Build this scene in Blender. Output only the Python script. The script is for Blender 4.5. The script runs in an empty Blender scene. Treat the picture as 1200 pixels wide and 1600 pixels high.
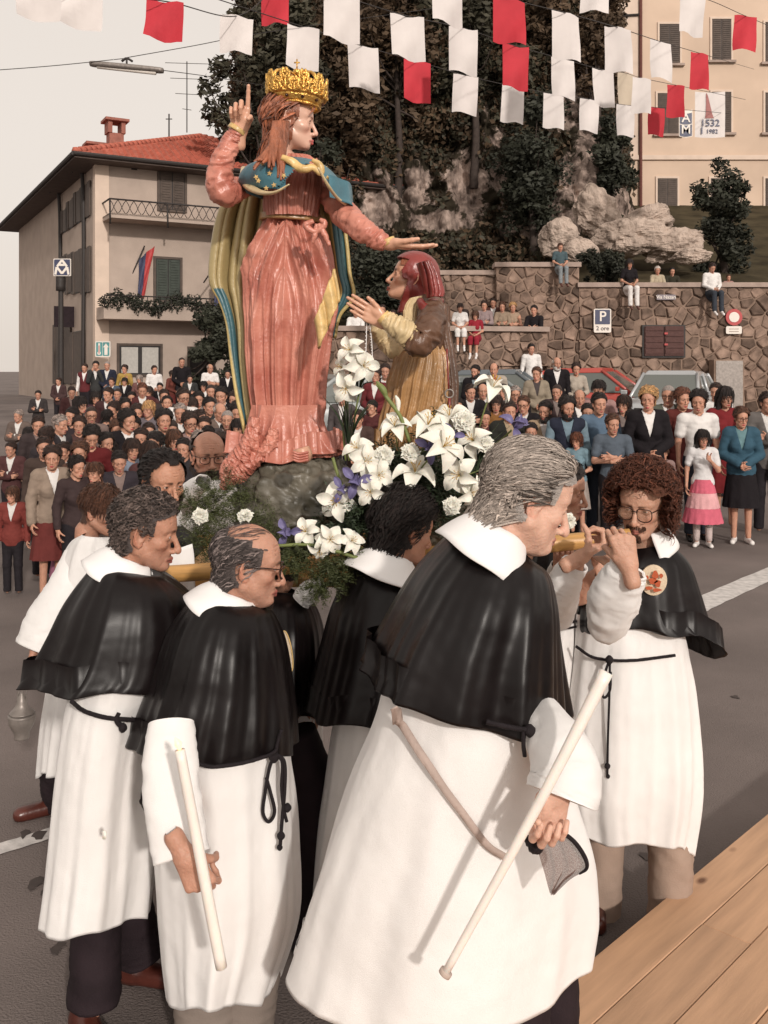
import bpy, math, random
import numpy as np
from mathutils import Vector, Matrix
random.seed(7)
rng = np.random.default_rng(7)
SC = bpy.context.scene
COL = SC.collection
R = math.radians
PI = math.pi
# ---------------------------------------------------------------- camera, world, sun, exposure
FPX, CH, HY = 1500.0, 2.07, 579.0          # focal length in photo pixels, camera height, horizon row
cd = bpy.data.cameras.new('camera'); cam = bpy.data.objects.new('camera', cd); COL.objects.link(cam)
cam.location = (0, 0, CH); cam.rotation_euler = (R(90), 0, 0)
cd.sensor_fit = 'HORIZONTAL'; cd.sensor_width = 36; cd.lens = 36 * FPX / 1200
cd.shift_y = -(800 - HY) / 1200
cd.clip_start = .05; cd.clip_end = 3000
SC.camera = cam
SUN_EL, SUN_AZ = 22.0, 19.0                 # the light comes from behind the camera, from its right
w = bpy.data.worlds.new('World'); SC.world = w; w.use_nodes = True
nt = w.node_tree; nt.nodes.clear()
sky = nt.nodes.new('ShaderNodeTexSky'); sky.sky_type = 'NISHITA'; sky.sun_disc = False
sky.sun_elevation = R(SUN_EL); sky.sun_rotation = R(180 - SUN_AZ); sky.air_density = 1.0; sky.dust_density = 5.0; sky.ozone_density = .6
hs = nt.nodes.new('ShaderNodeHueSaturation'); hs.inputs['Saturation'].default_value = .25
nt.links.new(sky.outputs[0], hs.inputs['Color'])
mx = nt.nodes.new('ShaderNodeMix'); mx.data_type = 'RGBA'; mx.inputs[0].default_value = .72
nt.links.new(hs.outputs[0], mx.inputs[6]); mx.inputs[7].default_value = (11.3, 10.1, 9.0, 1)   # thin high cloud
bg = nt.nodes.new('ShaderNodeBackground'); bg.inputs[1].default_value = .1
nt.links.new(mx.outputs[2], bg.inputs[0])
wo = nt.nodes.new('ShaderNodeOutputWorld'); nt.links.new(bg.outputs[0], wo.inputs[0])
sd = bpy.data.lights.new('sun', 'SUN'); sd.energy = 2.55; sd.angle = R(2.5); sd.color = (1, .92, .84)
so = bpy.data.objects.new('sun', sd); COL.objects.link(so)
_d = Vector((-math.sin(R(SUN_AZ)) * math.cos(R(SUN_EL)), math.cos(R(SUN_AZ)) * math.cos(R(SUN_EL)), -math.sin(R(SUN_EL))))
so.rotation_euler = _d.to_track_quat('-Z', 'Y').to_euler()
SC.view_settings.view_transform = 'Standard'; SC.view_settings.look = 'None'
SC.view_settings.exposure = -.12; SC.view_settings.gamma = 1; SC.view_settings.use_curve_mapping = False

# ---------------------------------------------------------------- helpers
def P(x, y, s):                              # photo pixel at a scale of s pixels per metre -> point in the place
    return Vector(((x - 600) / s, FPX / s, CH - (y - HY) / s))
def gz(Y):                                   # the square rises towards the back
    return float(np.interp(Y, [13, 21, 24.5, 32], [0, .62, .8, .9]))
def tag(o, label=None, cat=None, group=None, kind=None):
    if label: o['label'] = label
    if cat: o['category'] = cat
    if group: o['group'] = group
    if kind: o['kind'] = kind
    return o
def empty(name, loc=(0, 0, 0), rz=0, label=None, cat=None, group=None):
    o = bpy.data.objects.new(name, None); COL.objects.link(o); o.location = loc; o.rotation_euler = (0, 0, rz)
    o.empty_display_size = .1
    return tag(o, label, cat, group)
def link(name, me, parent=None, loc=None, rot=None, scale=None):
    o = bpy.data.objects.new(name, me); COL.objects.link(o)
    if parent is not None: o.parent = parent
    if loc is not None: o.location = loc
    if rot is not None: o.rotation_euler = rot
    if scale is not None: o.scale = scale
    return o
def wparent(o, parent):                      # geometry is in world space, the thing's Empty stands at its base
    o.parent = parent
    o.matrix_parent_inverse = (Matrix.Translation(parent.location) @ parent.rotation_euler.to_matrix().to_4x4()).inverted()
    return o
def mesh(name, V, Fc, mat=None, smooth=True, colors=None):
    V = np.asarray(V, dtype=np.float32).reshape(-1, 3)
    me = bpy.data.meshes.new(name)
    if isinstance(Fc, np.ndarray):
        k = Fc.shape[1]; n = len(Fc)
        me.vertices.add(len(V)); me.vertices.foreach_set('co', V.ravel())
        me.loops.add(n * k); me.loops.foreach_set('vertex_index', Fc.astype(np.int32).ravel())
        me.polygons.add(n); me.polygons.foreach_set('loop_start', np.arange(0, n * k, k, dtype=np.int32))
        me.polygons.foreach_set('loop_total', np.full(n, k, dtype=np.int32))
        me.update(calc_edges=True)
    else:
        me.from_pydata([tuple(v) for v in V], [], Fc); me.update()
    me.polygons.foreach_set('use_smooth', np.full(len(me.polygons), bool(smooth)))
    if colors is not None:
        a = me.color_attributes.new('Col', 'FLOAT_COLOR', 'POINT')
        c = np.ones((len(V), 4), np.float32); c[:, :3] = colors; a.data.foreach_set('color', c.ravel())
    if mat is not None:
        for m in (mat if isinstance(mat, (list, tuple)) else [mat]): me.materials.append(m)
    return me
def join(parts):                             # [(V,F,C|None)] -> one
    Vs, Fs, Cs, off = [], [], [], 0
    for p in parts:
        V, Fq = np.asarray(p[0], dtype=float), p[1]
        Vs.append(V); Fs.append(np.asarray(Fq) + off); off += len(V)
        Cs.append(p[2] if len(p) > 2 and p[2] is not None else np.ones((len(V), 3)))
    return np.concatenate(Vs), np.concatenate(Fs), np.concatenate(Cs)
def box(x0, x1, y0, y1, z0, z1):
    V = np.array([(x, y, z) for z in (z0, z1) for y in (y0, y1) for x in (x0, x1)], float)
    return V, np.array([(0, 2, 3, 1), (4, 5, 7, 6), (0, 1, 5, 4), (2, 6, 7, 3), (0, 4, 6, 2), (1, 3, 7, 5)])
def bevel(o, w_=.01, seg=2):
    m = o.modifiers.new('bevel', 'BEVEL'); m.width = w_; m.segments = seg; m.limit_method = 'ANGLE'; return o
def catmull(pts, n):
    pts = np.asarray(pts, float); m = len(pts); t = np.linspace(0, m - 1, n); i = np.clip(t.astype(int), 0, m - 2); f = (t - i)[:, None]
    p1, p2 = pts[i], pts[i + 1]
    p0 = np.where((i > 0)[:, None], pts[np.maximum(i - 1, 0)], 2 * p1 - p2)
    p3 = np.where((i < m - 2)[:, None], pts[np.minimum(i + 2, m - 1)], 2 * p2 - p1)
    return .5 * (2 * p1 + (p2 - p0) * f + (2 * p0 - 5 * p1 + 4 * p2 - p3) * f**2 + (3 * p1 - p0 - 3 * p2 + p3) * f**3)
def gridfaces(nr, nc, closed=True):
    i = np.arange(nr - 1)[:, None]; j = np.arange(nc if closed else nc - 1)[None, :]
    j2 = (j + 1) % nc
    return np.stack([i * nc + j, i * nc + j2, (i + 1) * nc + j2, (i + 1) * nc + j], -1).reshape(-1, 4)
def vnoise(p, seed=0):                       # fractal value noise
    p = np.asarray(p, float); out = np.zeros(len(p)); r_ = np.random.default_rng(seed); tab = r_.random((32, 32, 32)); a = 1; tot = 0
    for o_ in range(5):
        q = p * 2**o_ + o_ * 7.3; i = np.floor(q).astype(int); f = q - i; f = f * f * (3 - 2 * f); v = 0
        for dx in (0, 1):
            for dy in (0, 1):
                for dz in (0, 1):
                    wt = (f[:, 0] if dx else 1 - f[:, 0]) * (f[:, 1] if dy else 1 - f[:, 1]) * (f[:, 2] if dz else 1 - f[:, 2])
                    v = v + wt * tab[(i[:, 0] + dx) % 32, (i[:, 1] + dy) % 32, (i[:, 2] + dz) % 32]
        out += a * v; tot += a; a *= .5
    return out / tot
def tube(pts, rad, n=10, seg=None, squash=1.0, folds=0, fk=7, cap_=True, seed=0):
    pts = np.array([tuple(p) for p in pts], float); rad = np.atleast_1d(np.asarray(rad, float))
    if len(rad) == 1: rad = np.repeat(rad, len(pts))
    seg = seg or len(pts) * 5
    q = catmull(np.c_[pts, rad], seg); p = q[:, :3]; r = q[:, 3]
    T = np.gradient(p, axis=0); T /= np.linalg.norm(T, axis=1)[:, None] + 1e-9
    N = np.zeros_like(T); a = np.array([0, 0, 1.]) if abs(T[0, 2]) < .9 else np.array([1., 0, 0])
    N[0] = np.cross(T[0], a); N[0] /= np.linalg.norm(N[0])
    for i in range(1, seg):
        v = N[i - 1] - T[i] * (N[i - 1] @ T[i]); N[i] = v / (np.linalg.norm(v) + 1e-9)
    B = np.cross(T, N)
    th = np.linspace(0, 2 * PI, n, endpoint=False)
    t = np.linspace(0, 1, seg)[:, None]
    rr = r[:, None] * np.ones((1, n))
    if folds:
        cth, sth = np.cos(th)[None], np.sin(th)[None]; o1 = np.ones((seg, n))
        q1 = np.stack([(cth * 1.1 + 3 + seed) * o1, (sth * 1.1 + 5) * o1, t * fk * 1.5 * o1 + .8 * sth * o1], -1).reshape(-1, 3)
        g = (1 - 4.2 * np.abs(vnoise(q1, seed + 3) - .5)).reshape(seg, n) - .45 + .5 * (vnoise(q1 * 2.7, seed + 4).reshape(seg, n) - .5)
        rr = rr * (1 + folds * 1.9 * g)
    V = p[:, None] + rr[..., None] * (np.cos(th)[None, :, None] * N[:, None] + squash * np.sin(th)[None, :, None] * B[:, None])
    V = V.reshape(-1, 3); Fq = gridfaces(seg, n)
    if cap_:
        V = np.vstack([V, p[0], p[-1]]); a_, b_ = len(V) - 2, len(V) - 1
        j = np.arange(n); j2 = (j + 1) % n
        Fq = np.vstack([Fq, np.stack([j2, j, np.full(n, a_), np.full(n, a_)], 1), np.stack([(seg - 1) * n + j, (seg - 1) * n + j2, np.full(n, b_), np.full(n, b_)], 1)])
        return V, Fq
    return V, Fq
def fixq(Fq):                                # quads with a doubled corner -> polygon list
    return [tuple(f[:3]) if f[2] == f[3] else tuple(f) for f in np.asarray(Fq).tolist()]
def tmesh(name, parts, mat, smooth=True, colors=False):
    V, Fq, C = join(parts)
    Fq = np.asarray(Fq)
    if (Fq[:, 2] == Fq[:, 3]).any(): Fq = fixq(Fq)
    return mesh(name, V, Fq, mat, smooth, C if colors else None)

# ---- distance fields and a surface-nets mesher
def smin(a, b, k): h = np.clip(.5 + .5 * (b - a) / k, 0, 1); return b * (1 - h) + a * h - k * h * (1 - h)
def smax(a, b, k): return -smin(-a, -b, k)
def ell(p, c, r, rot=None):
    q = p - np.asarray(c)
    if rot is not None: q = q @ rot
    r = np.asarray(r, float); k0 = np.sqrt(((q / r)**2).sum(1)); k1 = np.sqrt(((q / r**2)**2).sum(1)) + 1e-9
    return k0 * (k0 - 1) / k1
def cap(p, a, b, ra, rb=None):
    a = np.asarray(a, float); b = np.asarray(b, float); rb = ra if rb is None else rb
    ba = b - a; t = np.clip(((p - a) @ ba) / (ba @ ba + 1e-12), 0, 1)
    return np.linalg.norm(p - a - t[:, None] * ba, axis=1) - (ra + (rb - ra) * t)
def chain(p, pts, rs, k=.01):
    d = None
    for i in range(len(pts) - 1):
        e = cap(p, pts[i], pts[i + 1], rs[i], rs[i + 1]); d = e if d is None else smin(d, e, k)
    return d
def nets(f, lo, hi, h):
    lo = np.asarray(lo, float); hi = np.asarray(hi, float); C = 4
    nc = np.ceil((hi - lo) / (C * h)).astype(int) + 1
    ax = [lo[i] + np.arange(nc[i]) * C * h for i in range(3)]
    G = np.stack(np.meshgrid(*ax, indexing='ij'), -1).reshape(-1, 3)
    Fc = f(G).reshape(nc)
    near = np.abs(Fc) < C * h * 1.75
    cell = np.zeros(nc - 1, bool)
    for a in (0, 1):
        for b in (0, 1):
            for c in (0, 1): cell |= near[a:nc[0] - 1 + a, b:nc[1] - 1 + b, c:nc[2] - 1 + c]
    nf = (nc - 1) * C + 1
    Ff = np.repeat(np.repeat(np.repeat(Fc, C, 0), C, 1), C, 2)[:nf[0], :nf[1], :nf[2]].copy()
    m = np.zeros(nf, bool)
    cm = np.repeat(np.repeat(np.repeat(cell, C, 0), C, 1), C, 2)
    s_ = cm.shape
    for a in (0, 1):
        for b in (0, 1):
            for c in (0, 1): m[a:a + s_[0], b:b + s_[1], c:c + s_[2]] |= cm
    I = np.argwhere(m); Ff[m] = f(lo + I * h)
    S = Ff < 0
    cnt = np.zeros(nf - 1, np.int8)
    for a in (0, 1):
        for b in (0, 1):
            for c in (0, 1): cnt += S[a:nf[0] - 1 + a, b:nf[1] - 1 + b, c:nf[2] - 1 + c]
    A = np.argwhere((cnt > 0) & (cnt < 8))
    acc = np.zeros((len(A), 3)); n = np.zeros(len(A))
    for ax_ in range(3):
        o1, o2 = [i for i in range(3) if i != ax_]
        for a in (0, 1):
            for b in (0, 1):
                c0 = A.copy(); c0[:, o1] += a; c0[:, o2] += b; c1 = c0.copy(); c1[:, ax_] += 1
                v0 = Ff[tuple(c0.T)]; v1 = Ff[tuple(c1.T)]; x = (v0 < 0) != (v1 < 0)
                t = np.where(x, v0 / (v0 - v1 + 1e-12), 0)
                pt = c0.astype(float); pt[:, ax_] += t
                acc += pt * x[:, None]; n += x
    V = lo + acc / n[:, None] * h
    idx = np.full(nf - 1, -1, np.int64); idx[tuple(A.T)] = np.arange(len(A))
    Q = []
    for ax_ in range(3):
        o1, o2 = (ax_ + 1) % 3, (ax_ + 2) % 3
        s0 = [slice(None)] * 3; s1 = [slice(None)] * 3; s0[ax_] = slice(0, -1); s1[ax_] = slice(1, None)
        s0[o1] = s1[o1] = slice(1, -1); s0[o2] = s1[o2] = slice(1, -1)
        a, b = S[tuple(s0)], S[tuple(s1)]
        E = np.argwhere(a != b)
        if not len(E): continue
        flip = a[tuple(E.T)]
        off = np.ones(3, int); off[ax_] = 0; E = E + off
        q = []
        for da, db in ((-1, -1), (0, -1), (0, 0), (-1, 0)):
            c = E.copy(); c[:, o1] += da; c[:, o2] += db; q.append(idx[tuple(c.T)])
        q = np.stack(q, 1); q[~flip] = q[~flip][:, ::-1]; Q.append(q)
    Q = np.concatenate(Q); Q = Q[(Q >= 0).all(1)]
    return V, Q
def rotm(yaw=0, pitch=0, roll=0):            # yaw about z, pitch > 0 looks down, face along +x
    return np.array(Matrix.Rotation(R(yaw), 3, 'Z') @ Matrix.Rotation(R(pitch), 3, 'Y') @ Matrix.Rotation(R(roll), 3, 'X'))

# ---------------------------------------------------------------- materials
def nodes(name):
    m = bpy.data.materials.new(name); m.use_nodes = True; t = m.node_tree
    return m, t, t.nodes['Principled BSDF']
def mat(name, col, rough=.6, var=.15, scale=8, bump=0, bscale=60, spec=.4, metal=0, vc=False, rand=0, sheen=0, coords='Object', col2=None, stretch=None, bump2=None, sss=0, trans=0):
    m, t, b = nodes(name); L = t.links
    tc = t.nodes.new('ShaderNodeTexCoord'); src = tc.outputs[coords]
    if stretch:
        mp = t.nodes.new('ShaderNodeMapping'); mp.inputs['Scale'].default_value = stretch; L.new(src, mp.inputs[0]); src = mp.outputs[0]
    nz = t.nodes.new('ShaderNodeTexNoise'); nz.inputs['Scale'].default_value = scale; nz.inputs['Detail'].default_value = 5; L.new(src, nz.inputs['Vector'])
    rp = t.nodes.new('ShaderNodeValToRGB')
    c1 = tuple(c * (1 - var) for c in col); c2 = col2 or tuple(min(1, c * (1 + var)) for c in col)
    rp.color_ramp.elements[0].position = .3; rp.color_ramp.elements[1].position = .7
    rp.color_ramp.elements[0].color = (*c1, 1); rp.color_ramp.elements[1].color = (*c2, 1)
    L.new(nz.outputs['Fac'], rp.inputs[0]); out = rp.outputs[0]
    if vc:
        at = t.nodes.new('ShaderNodeAttribute'); at.attribute_name = 'Col'
        mm = t.nodes.new('ShaderNodeMix'); mm.data_type = 'RGBA'; mm.blend_type = 'MULTIPLY'; mm.inputs[0].default_value = 1
        L.new(out, mm.inputs[6]); L.new(at.outputs['Color'], mm.inputs[7]); out = mm.outputs[2]
    if rand:
        oi = t.nodes.new('ShaderNodeObjectInfo'); mr = t.nodes.new('ShaderNodeMapRange')
        mr.inputs['To Min'].default_value = 1 - rand; mr.inputs['To Max'].default_value = 1 + rand; L.new(oi.outputs['Random'], mr.inputs[0])
        h = t.nodes.new('ShaderNodeHueSaturation'); L.new(mr.outputs[0], h.inputs['Value']); L.new(out, h.inputs['Color']); out = h.outputs[0]
    L.new(out, b.inputs['Base Color'])
    b.inputs['Roughness'].default_value = rough; b.inputs['Specular IOR Level'].default_value = spec; b.inputs['Metallic'].default_value = metal
    if sheen: b.inputs['Sheen Weight'].default_value = sheen
    if sss:
        b.inputs['Subsurface Weight'].default_value = sss; b.inputs['Subsurface Scale'].default_value = .012
        b.inputs['Subsurface Radius'].default_value = (1, .35, .2)
    if trans: b.inputs['Transmission Weight'].default_value = trans
    if bump:
        n2 = t.nodes.new('ShaderNodeTexNoise'); n2.inputs['Scale'].default_value = bscale; n2.inputs['Detail'].default_value = 4; L.new(src, n2.inputs['Vector'])
        bp = t.nodes.new('ShaderNodeBump'); bp.inputs['Strength'].default_value = bump; bp.inputs['Distance'].default_value = .01
        L.new(n2.outputs['Fac'], bp.inputs['Height'])
        if bump2:
            n3 = t.nodes.new('ShaderNodeTexNoise'); n3.inputs['Scale'].default_value = bump2[1]; n3.inputs['Detail'].default_value = 2; L.new(src, n3.inputs['Vector'])
            bq = t.nodes.new('ShaderNodeBump'); bq.inputs['Strength'].default_value = bump2[0]; bq.inputs['Distance'].default_value = .03
            L.new(n3.outputs['Fac'], bq.inputs['Height']); L.new(bq.outputs[0], bp.inputs['Normal'])
        L.new(bp.outputs[0], b.inputs['Normal'])
    return m
M = {}
M['skin'] = mat('skin', (1, .97, .95), .5, .12, 26, .2, 160, .35, vc=True, rand=.07, sss=.14, bump2=(.16, 50))
M['statue_skin'] = mat('painted_skin', (1, 1, 1), .3, .05, 12, .05, 60, .5, vc=True)
M['white'] = mat('white_robe_cotton', (.78, .76, .745), .85, .04, 6, .25, 500, .2, bump2=(.35, 7), sheen=.1)
M['satin'] = mat('black_satin', (.006, .004, .0042), .36, .3, 5, .05, 500, .26, bump2=(.28, 8))
M['collar'] = mat('white_collar', (.82, .80, .79), .7, .02, 6, .1, 400, .2)
M['rope'] = mat('black_cord', (.012, .008, .01), .7, .3, 80, .5, 400, .3)
M['wax'] = mat('candle_wax', (.80, .74, .68), .4, .04, 20, .05, 60, .5, sss=.2)
M['trouser_dark'] = mat('dark_trousers', (.022, .014, .017), .8, .25, 10, .2, 200, .2)
M['trouser_tan'] = mat('tan_trousers', (.33, .24, .19), .85, .1, 10, .2, 200, .2, bump2=(.4, 9))
M['trouser_grey'] = mat('grey_trousers', (.22, .18, .155), .85, .12, 10, .2, 200, .2)
M['shoe'] = mat('brown_shoe_leather', (.075, .02, .014), .3, .3, 14, .1, 60, .5)
M['shoe_black'] = mat('black_shoe_leather', (.012, .01, .01), .35, .3, 14)
M['shoe_white'] = mat('white_shoe', (.7, .66, .64), .5, .05, 14)
M['eye'] = mat('eyeball', (1, 1, 1), .15, .02, 10, vc=True)
M['glasses'] = mat('glasses_frame', (.03, .012, .008), .25, .3, 30)
M['gold'] = mat('gilded_metal', (.72, .42, .11), .3, .3, 40, .5, 120, .6, metal=.85)
M['gold_paint'] = mat('gold_paint', (.62, .42, .17), .35, .25, 25, .2, 90, .5)
M['wood_pole'] = mat('varnished_pole_wood', (.50, .27, .09), .35, .2, 6, .1, 60, .5, stretch=(1, 12, 12))
_lens, _t, _b = nodes('tinted_lens')
_b.inputs['Base Color'].default_value = (.45, .28, .2, 1); _b.inputs['Roughness'].default_value = .05; _b.inputs['Alpha'].default_value = .35
M['lens'] = _lens
_cm = {}
def cloth(c, rough=.85):
    k = (c, rough)
    if k not in _cm: _cm[k] = mat('cloth_%02d' % len(_cm), c, rough, .12, 9, .3, 120, .2, bump2=(.3, 14))
    return _cm[k]
HAIRC = dict(black=(.014, .009, .008), dark=(.03, .016, .012), brown=(.075, .034, .02), auburn=(.11, .04, .022), blond=(.42, .25, .11),
             grey=(.27, .23, .21), silver=(.40, .355, .325), white=(.5, .46, .43), saltpepper=(.10, .08, .075))
_hm = {}
def hairmat(c):
    if c not in _hm: _hm[c] = mat('hair_' + c, HAIRC[c], .5, .35, 60, .8, 180, .4, vc=True, stretch=(1, 1, 3))
    return _hm[c]
# ================================================================ SETTING
M['asphalt'] = mat('asphalt', (.165, .136, .126), .9, .28, .7, .9, 110, .25, bump2=(.15, 3))
M['paint'] = mat('road_paint', (.55, .52, .50), .8, .22, 14, .3, 80, .2)
M['plaster'] = mat('house_plaster', (.41, .33, .28), .9, .09, 1.5, .5, 30, .15)
M['plaster2'] = mat('cream_plaster', (.58, .44, .34), .9, .10, .5, .3, 30, .15)
M['trim'] = mat('pale_trim', (.62, .49, .40), .85, .06, 3)
M['soffit'] = mat('eaves_wood', (.085, .06, .05), .8, .2, 4)
M['tile'] = mat('roof_tile', (.42, .125, .085), .8, .22, 3.5, .4, 40, .25)
M['chimney'] = mat('chimney_brick', (.30, .12, .09), .85, .2, 8)
M['shutter'] = mat('brown_shutter', (.085, .062, .05), .7, .2, 6, rand=.1)
M['shutter_g'] = mat('green_shutter', (.045, .055, .045), .7, .2, 6)
M['dark'] = mat('dark_opening', (.02, .016, .015), .5, .2, 4)
M['curtain'] = mat('net_curtain', (.42, .40, .37), .8, .1, 12)
M['iron'] = mat('wrought_iron', (.03, .024, .022), .6, .2, 20)
M['mortar'] = mat('wall_mortar', (.25, .175, .135), .95, .18, 3, .8, 30, .1)
M['stone'] = mat('wall_stone', (.195, .135, .105), .9, .4, 5, .9, 25, .15, rand=.5)
M['coping'] = mat('coping_stone', (.34, .26, .22), .9, .15, 4, .5, 30)
M['cliff'] = None
M['soil'] = mat('hill_grass', (.055, .044, .026), .95, .5, 1.2, .8, 8, .1)
M['leaf'] = mat('tree_leaves', (.045, .040, .024), .7, .45, .8, rand=.1)
M['leaf2'] = mat('bush_leaves', (.028, .030, .019), .7, .4, 1.0, rand=.1)
M['leaf3'] = mat('autumn_leaves', (.080, .050, .028), .75, .4, .8, rand=.1)
M['trunk'] = mat('tree_bark', (.05, .036, .03), .9, .3, 8, .8, 30)
M['plank'] = mat('floor_plank_pine', (.50, .30, .18), .5, .2, 1.6, .12, 20, .4, stretch=(1.2, 14, 14), rand=.08, coords='Object')
def knots(m):
    t = m.node_tree; L = t.links; b = t.nodes['Principled BSDF']; src = b.inputs['Base Color'].links[0].from_socket
    tc = t.nodes.new('ShaderNodeTexCoord'); oi = t.nodes.new('ShaderNodeObjectInfo'); ad = t.nodes.new('ShaderNodeVectorMath'); ad.operation = 'ADD'
    ml = t.nodes.new('ShaderNodeMath'); ml.operation = 'MULTIPLY'; ml.inputs[1].default_value = 37; L.new(oi.outputs['Random'], ml.inputs[0]); L.new(tc.outputs['Object'], ad.inputs[0]); L.new(ml.outputs[0], ad.inputs[1])
    mp = t.nodes.new('ShaderNodeMapping'); mp.inputs['Scale'].default_value = (2.2, 4.2, 1); L.new(ad.outputs[0], mp.inputs[0])
    vo = t.nodes.new('ShaderNodeTexVoronoi'); vo.inputs['Scale'].default_value = 1.15; L.new(mp.outputs[0], vo.inputs['Vector'])
    rp = t.nodes.new('ShaderNodeValToRGB'); rp.color_ramp.elements[0].position = .035; rp.color_ramp.elements[0].color = (.28, .2, .16, 1); rp.color_ramp.elements[1].position = .10; rp.color_ramp.elements[1].color = (1, 1, 1, 1); L.new(vo.outputs['Distance'], rp.inputs[0])
    mm = t.nodes.new('ShaderNodeMix'); mm.data_type = 'RGBA'; mm.blend_type = 'MULTIPLY'; mm.inputs[0].default_value = 1; L.new(src, mm.inputs[6]); L.new(rp.outputs[0], mm.inputs[7]); L.new(mm.outputs[2], b.inputs['Base Color'])
knots(M['plank'])
M['signwhite'] = mat('sign_white', (.72, .66, .60), .5, .03, 10)
M['signblue'] = mat('sign_blue', (.045, .05, .10), .45, .1, 10)
M['signred'] = mat('sign_red', (.42, .05, .05), .45, .1, 10)
M['signgreen'] = mat('sign_teal', (.09, .27, .27), .45, .08, 10)
M['signink'] = mat('sign_ink', (.12, .10, .10), .6, .1, 10)
M['metalgrey'] = mat('grey_metal', (.25, .22, .2), .45, .2, 20, metal=.4)
M['flagw'] = mat('white_flag_cloth', (.66, .61, .59), .8, .05, 4, .2, 200, .2)
M['flagr'] = mat('red_flag_cloth', (.50, .035, .05), .75, .08, 4, .2, 200, .3)
M['flagc'] = mat('cream_flag_cloth', (.5, .42, .33), .8, .05, 4, .2, 200, .2)

def struct(name, me, **k):
    o = link(name, me, **k); o['kind'] = 'structure'; return o
# ground
ys = np.concatenate([np.arange(-12, 60, 1.0), [80, 140, 300, 900]]); xs = np.concatenate([[-600, -150], np.arange(-40, 41, 2.0), [150, 600]])
V = np.array([(x, y, gz(y)) for y in ys for x in xs]); struct('ground', mesh('ground', V, gridfaces(len(ys), len(xs), False)[:, ::-1], M['asphalt']))
def stripe(pts, wd, name='road_marking'):
    pts = np.array(pts, float); n = 24; q = catmull(pts, n); t = np.gradient(q, axis=0); t /= np.linalg.norm(t, axis=1)[:, None]
    nn = np.c_[-t[:, 1], t[:, 0]]; V = []
    for i in range(n):
        for s_ in (-1, 1):
            x, y = q[i, :2] + s_ * nn[i] * wd / 2 * (1 + .04 * math.sin(i * 2.3 + s_)); V.append((x, y, gz(y) + .004))
    struct(name, mesh(name, V, gridfaces(n, 2, False), M['paint'], False))
def gp(x, y):  # pixel on the flat ground
    s = (y - HY) / CH; return ((x - 600) / s, FPX / s)
stripe([gp(1060, 962), gp(1110, 938), gp(1200, 898), gp(1330, 845)], .26)
stripe([gp(-60, 1345), gp(40, 1315), gp(140, 1284), gp(330, 1235)], .10)
# sparse oil spots on the road near the walkers
sp = []
for x, y, r_ in ((55, 1380, 12), (75, 1392, 10), (95, 1480, 14), (110, 1370, 6), (60, 1306, 10), (1150, 1090, 5), (1010, 1340, 8), (40, 1305, 9)):
    gx, gy = gp(x, y); s = (y - HY) / CH; k = 9; th = np.linspace(0, 2 * PI, k, endpoint=False)
    rr = r_ / s * (1 + .3 * rng.standard_normal(k)); V = np.c_[gx + rr * np.cos(th), gy + rr * 1.6 * np.sin(th), np.full(k, .005)]
    sp.append((V, k))
V = np.concatenate([a[0] for a in sp]); Fq = []; o_ = 0
M['oil'] = mat('oil_stain', (.055, .042, .038), .8, .2, 20)
for a, k in sp: Fq.append(tuple(range(o_, o_ + k))); o_ += k
tag(struct('road_stain', mesh('road_stain', V, Fq, M['oil'], False)))

# ---- wooden platform, bottom right
pa, pb = Vector((.376, 2.82, 0)), Vector((1.67, 4.17, 0)); PZ = .15
pu = (pb - pa).normalized(); pn = Vector((pu.y, -pu.x, 0))
plat = empty('wooden_platform', (.9, 2.9, 0), 0, 'low platform of pale pine planks at the lower right corner of the square', 'platform')
def plankbox(a, l, w0, w1, z0, z1):
    c = [a + pn * w0, a + pu * l + pn * w0, a + pu * l + pn * w1, a + pn * w1]
    return [(p.x, p.y, z) for z in (z0, z1) for p in c], [(0, 3, 2, 1), (4, 5, 6, 7), (0, 1, 5, 4), (1, 2, 6, 5), (2, 3, 7, 6), (3, 0, 4, 7)]
for r_ in range(9):
    l0 = -2.2 - (r_ * .77) % 1.3
    while l0 < 3.4:
        ln = 1.9 + .5 * random.random(); w0 = r_ * .172
        a = pa + pu * l0; Vb, Fb = plankbox(Vector((0, 0, 0)), ln - .004, 0, .168, 0, .034)
        ang = math.atan2(pu.y, pu.x)
        Vl = [(x, y, z) for z in (0, .034) for x, y in ((0, 0), (ln - .003, 0), (ln - .003, -.169), (0, -.169))]
        me = mesh('plank', Vl, [(0, 3, 2, 1), (4, 5, 6, 7), (0, 1, 5, 4), (1, 2, 6, 5), (2, 3, 7, 6), (3, 0, 4, 7)], M['plank'], False)
        # texture space differs from plank to plank
        p_ = a + pn * w0
        o = link('plank', me, None, (p_.x, p_.y, PZ + random.uniform(-.002, .002) - .034), (0, 0, ang)); bevel(o, .003, 1)
        wparent(o, plat); l0 += ln
for l0, w0 in ((-1.5, .03), (0.1, .03), (1.9, .03), (0.1, .9), (1.9, .9)):
    Vb, Fb = plankbox(pa + pu * l0, .08, w0, w0 + .08, 0.002, PZ - .035); wparent(link('leg', mesh('leg', Vb, Fb, M['plank'], False)), plat)
Vb, Fb = plankbox(pa + pu * -2.4, 5.6, .02, .05, PZ - .13, PZ - .036); wparent(link('side_board', mesh('side_board', Vb, Fb, M['plank'], False)), plat)

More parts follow.
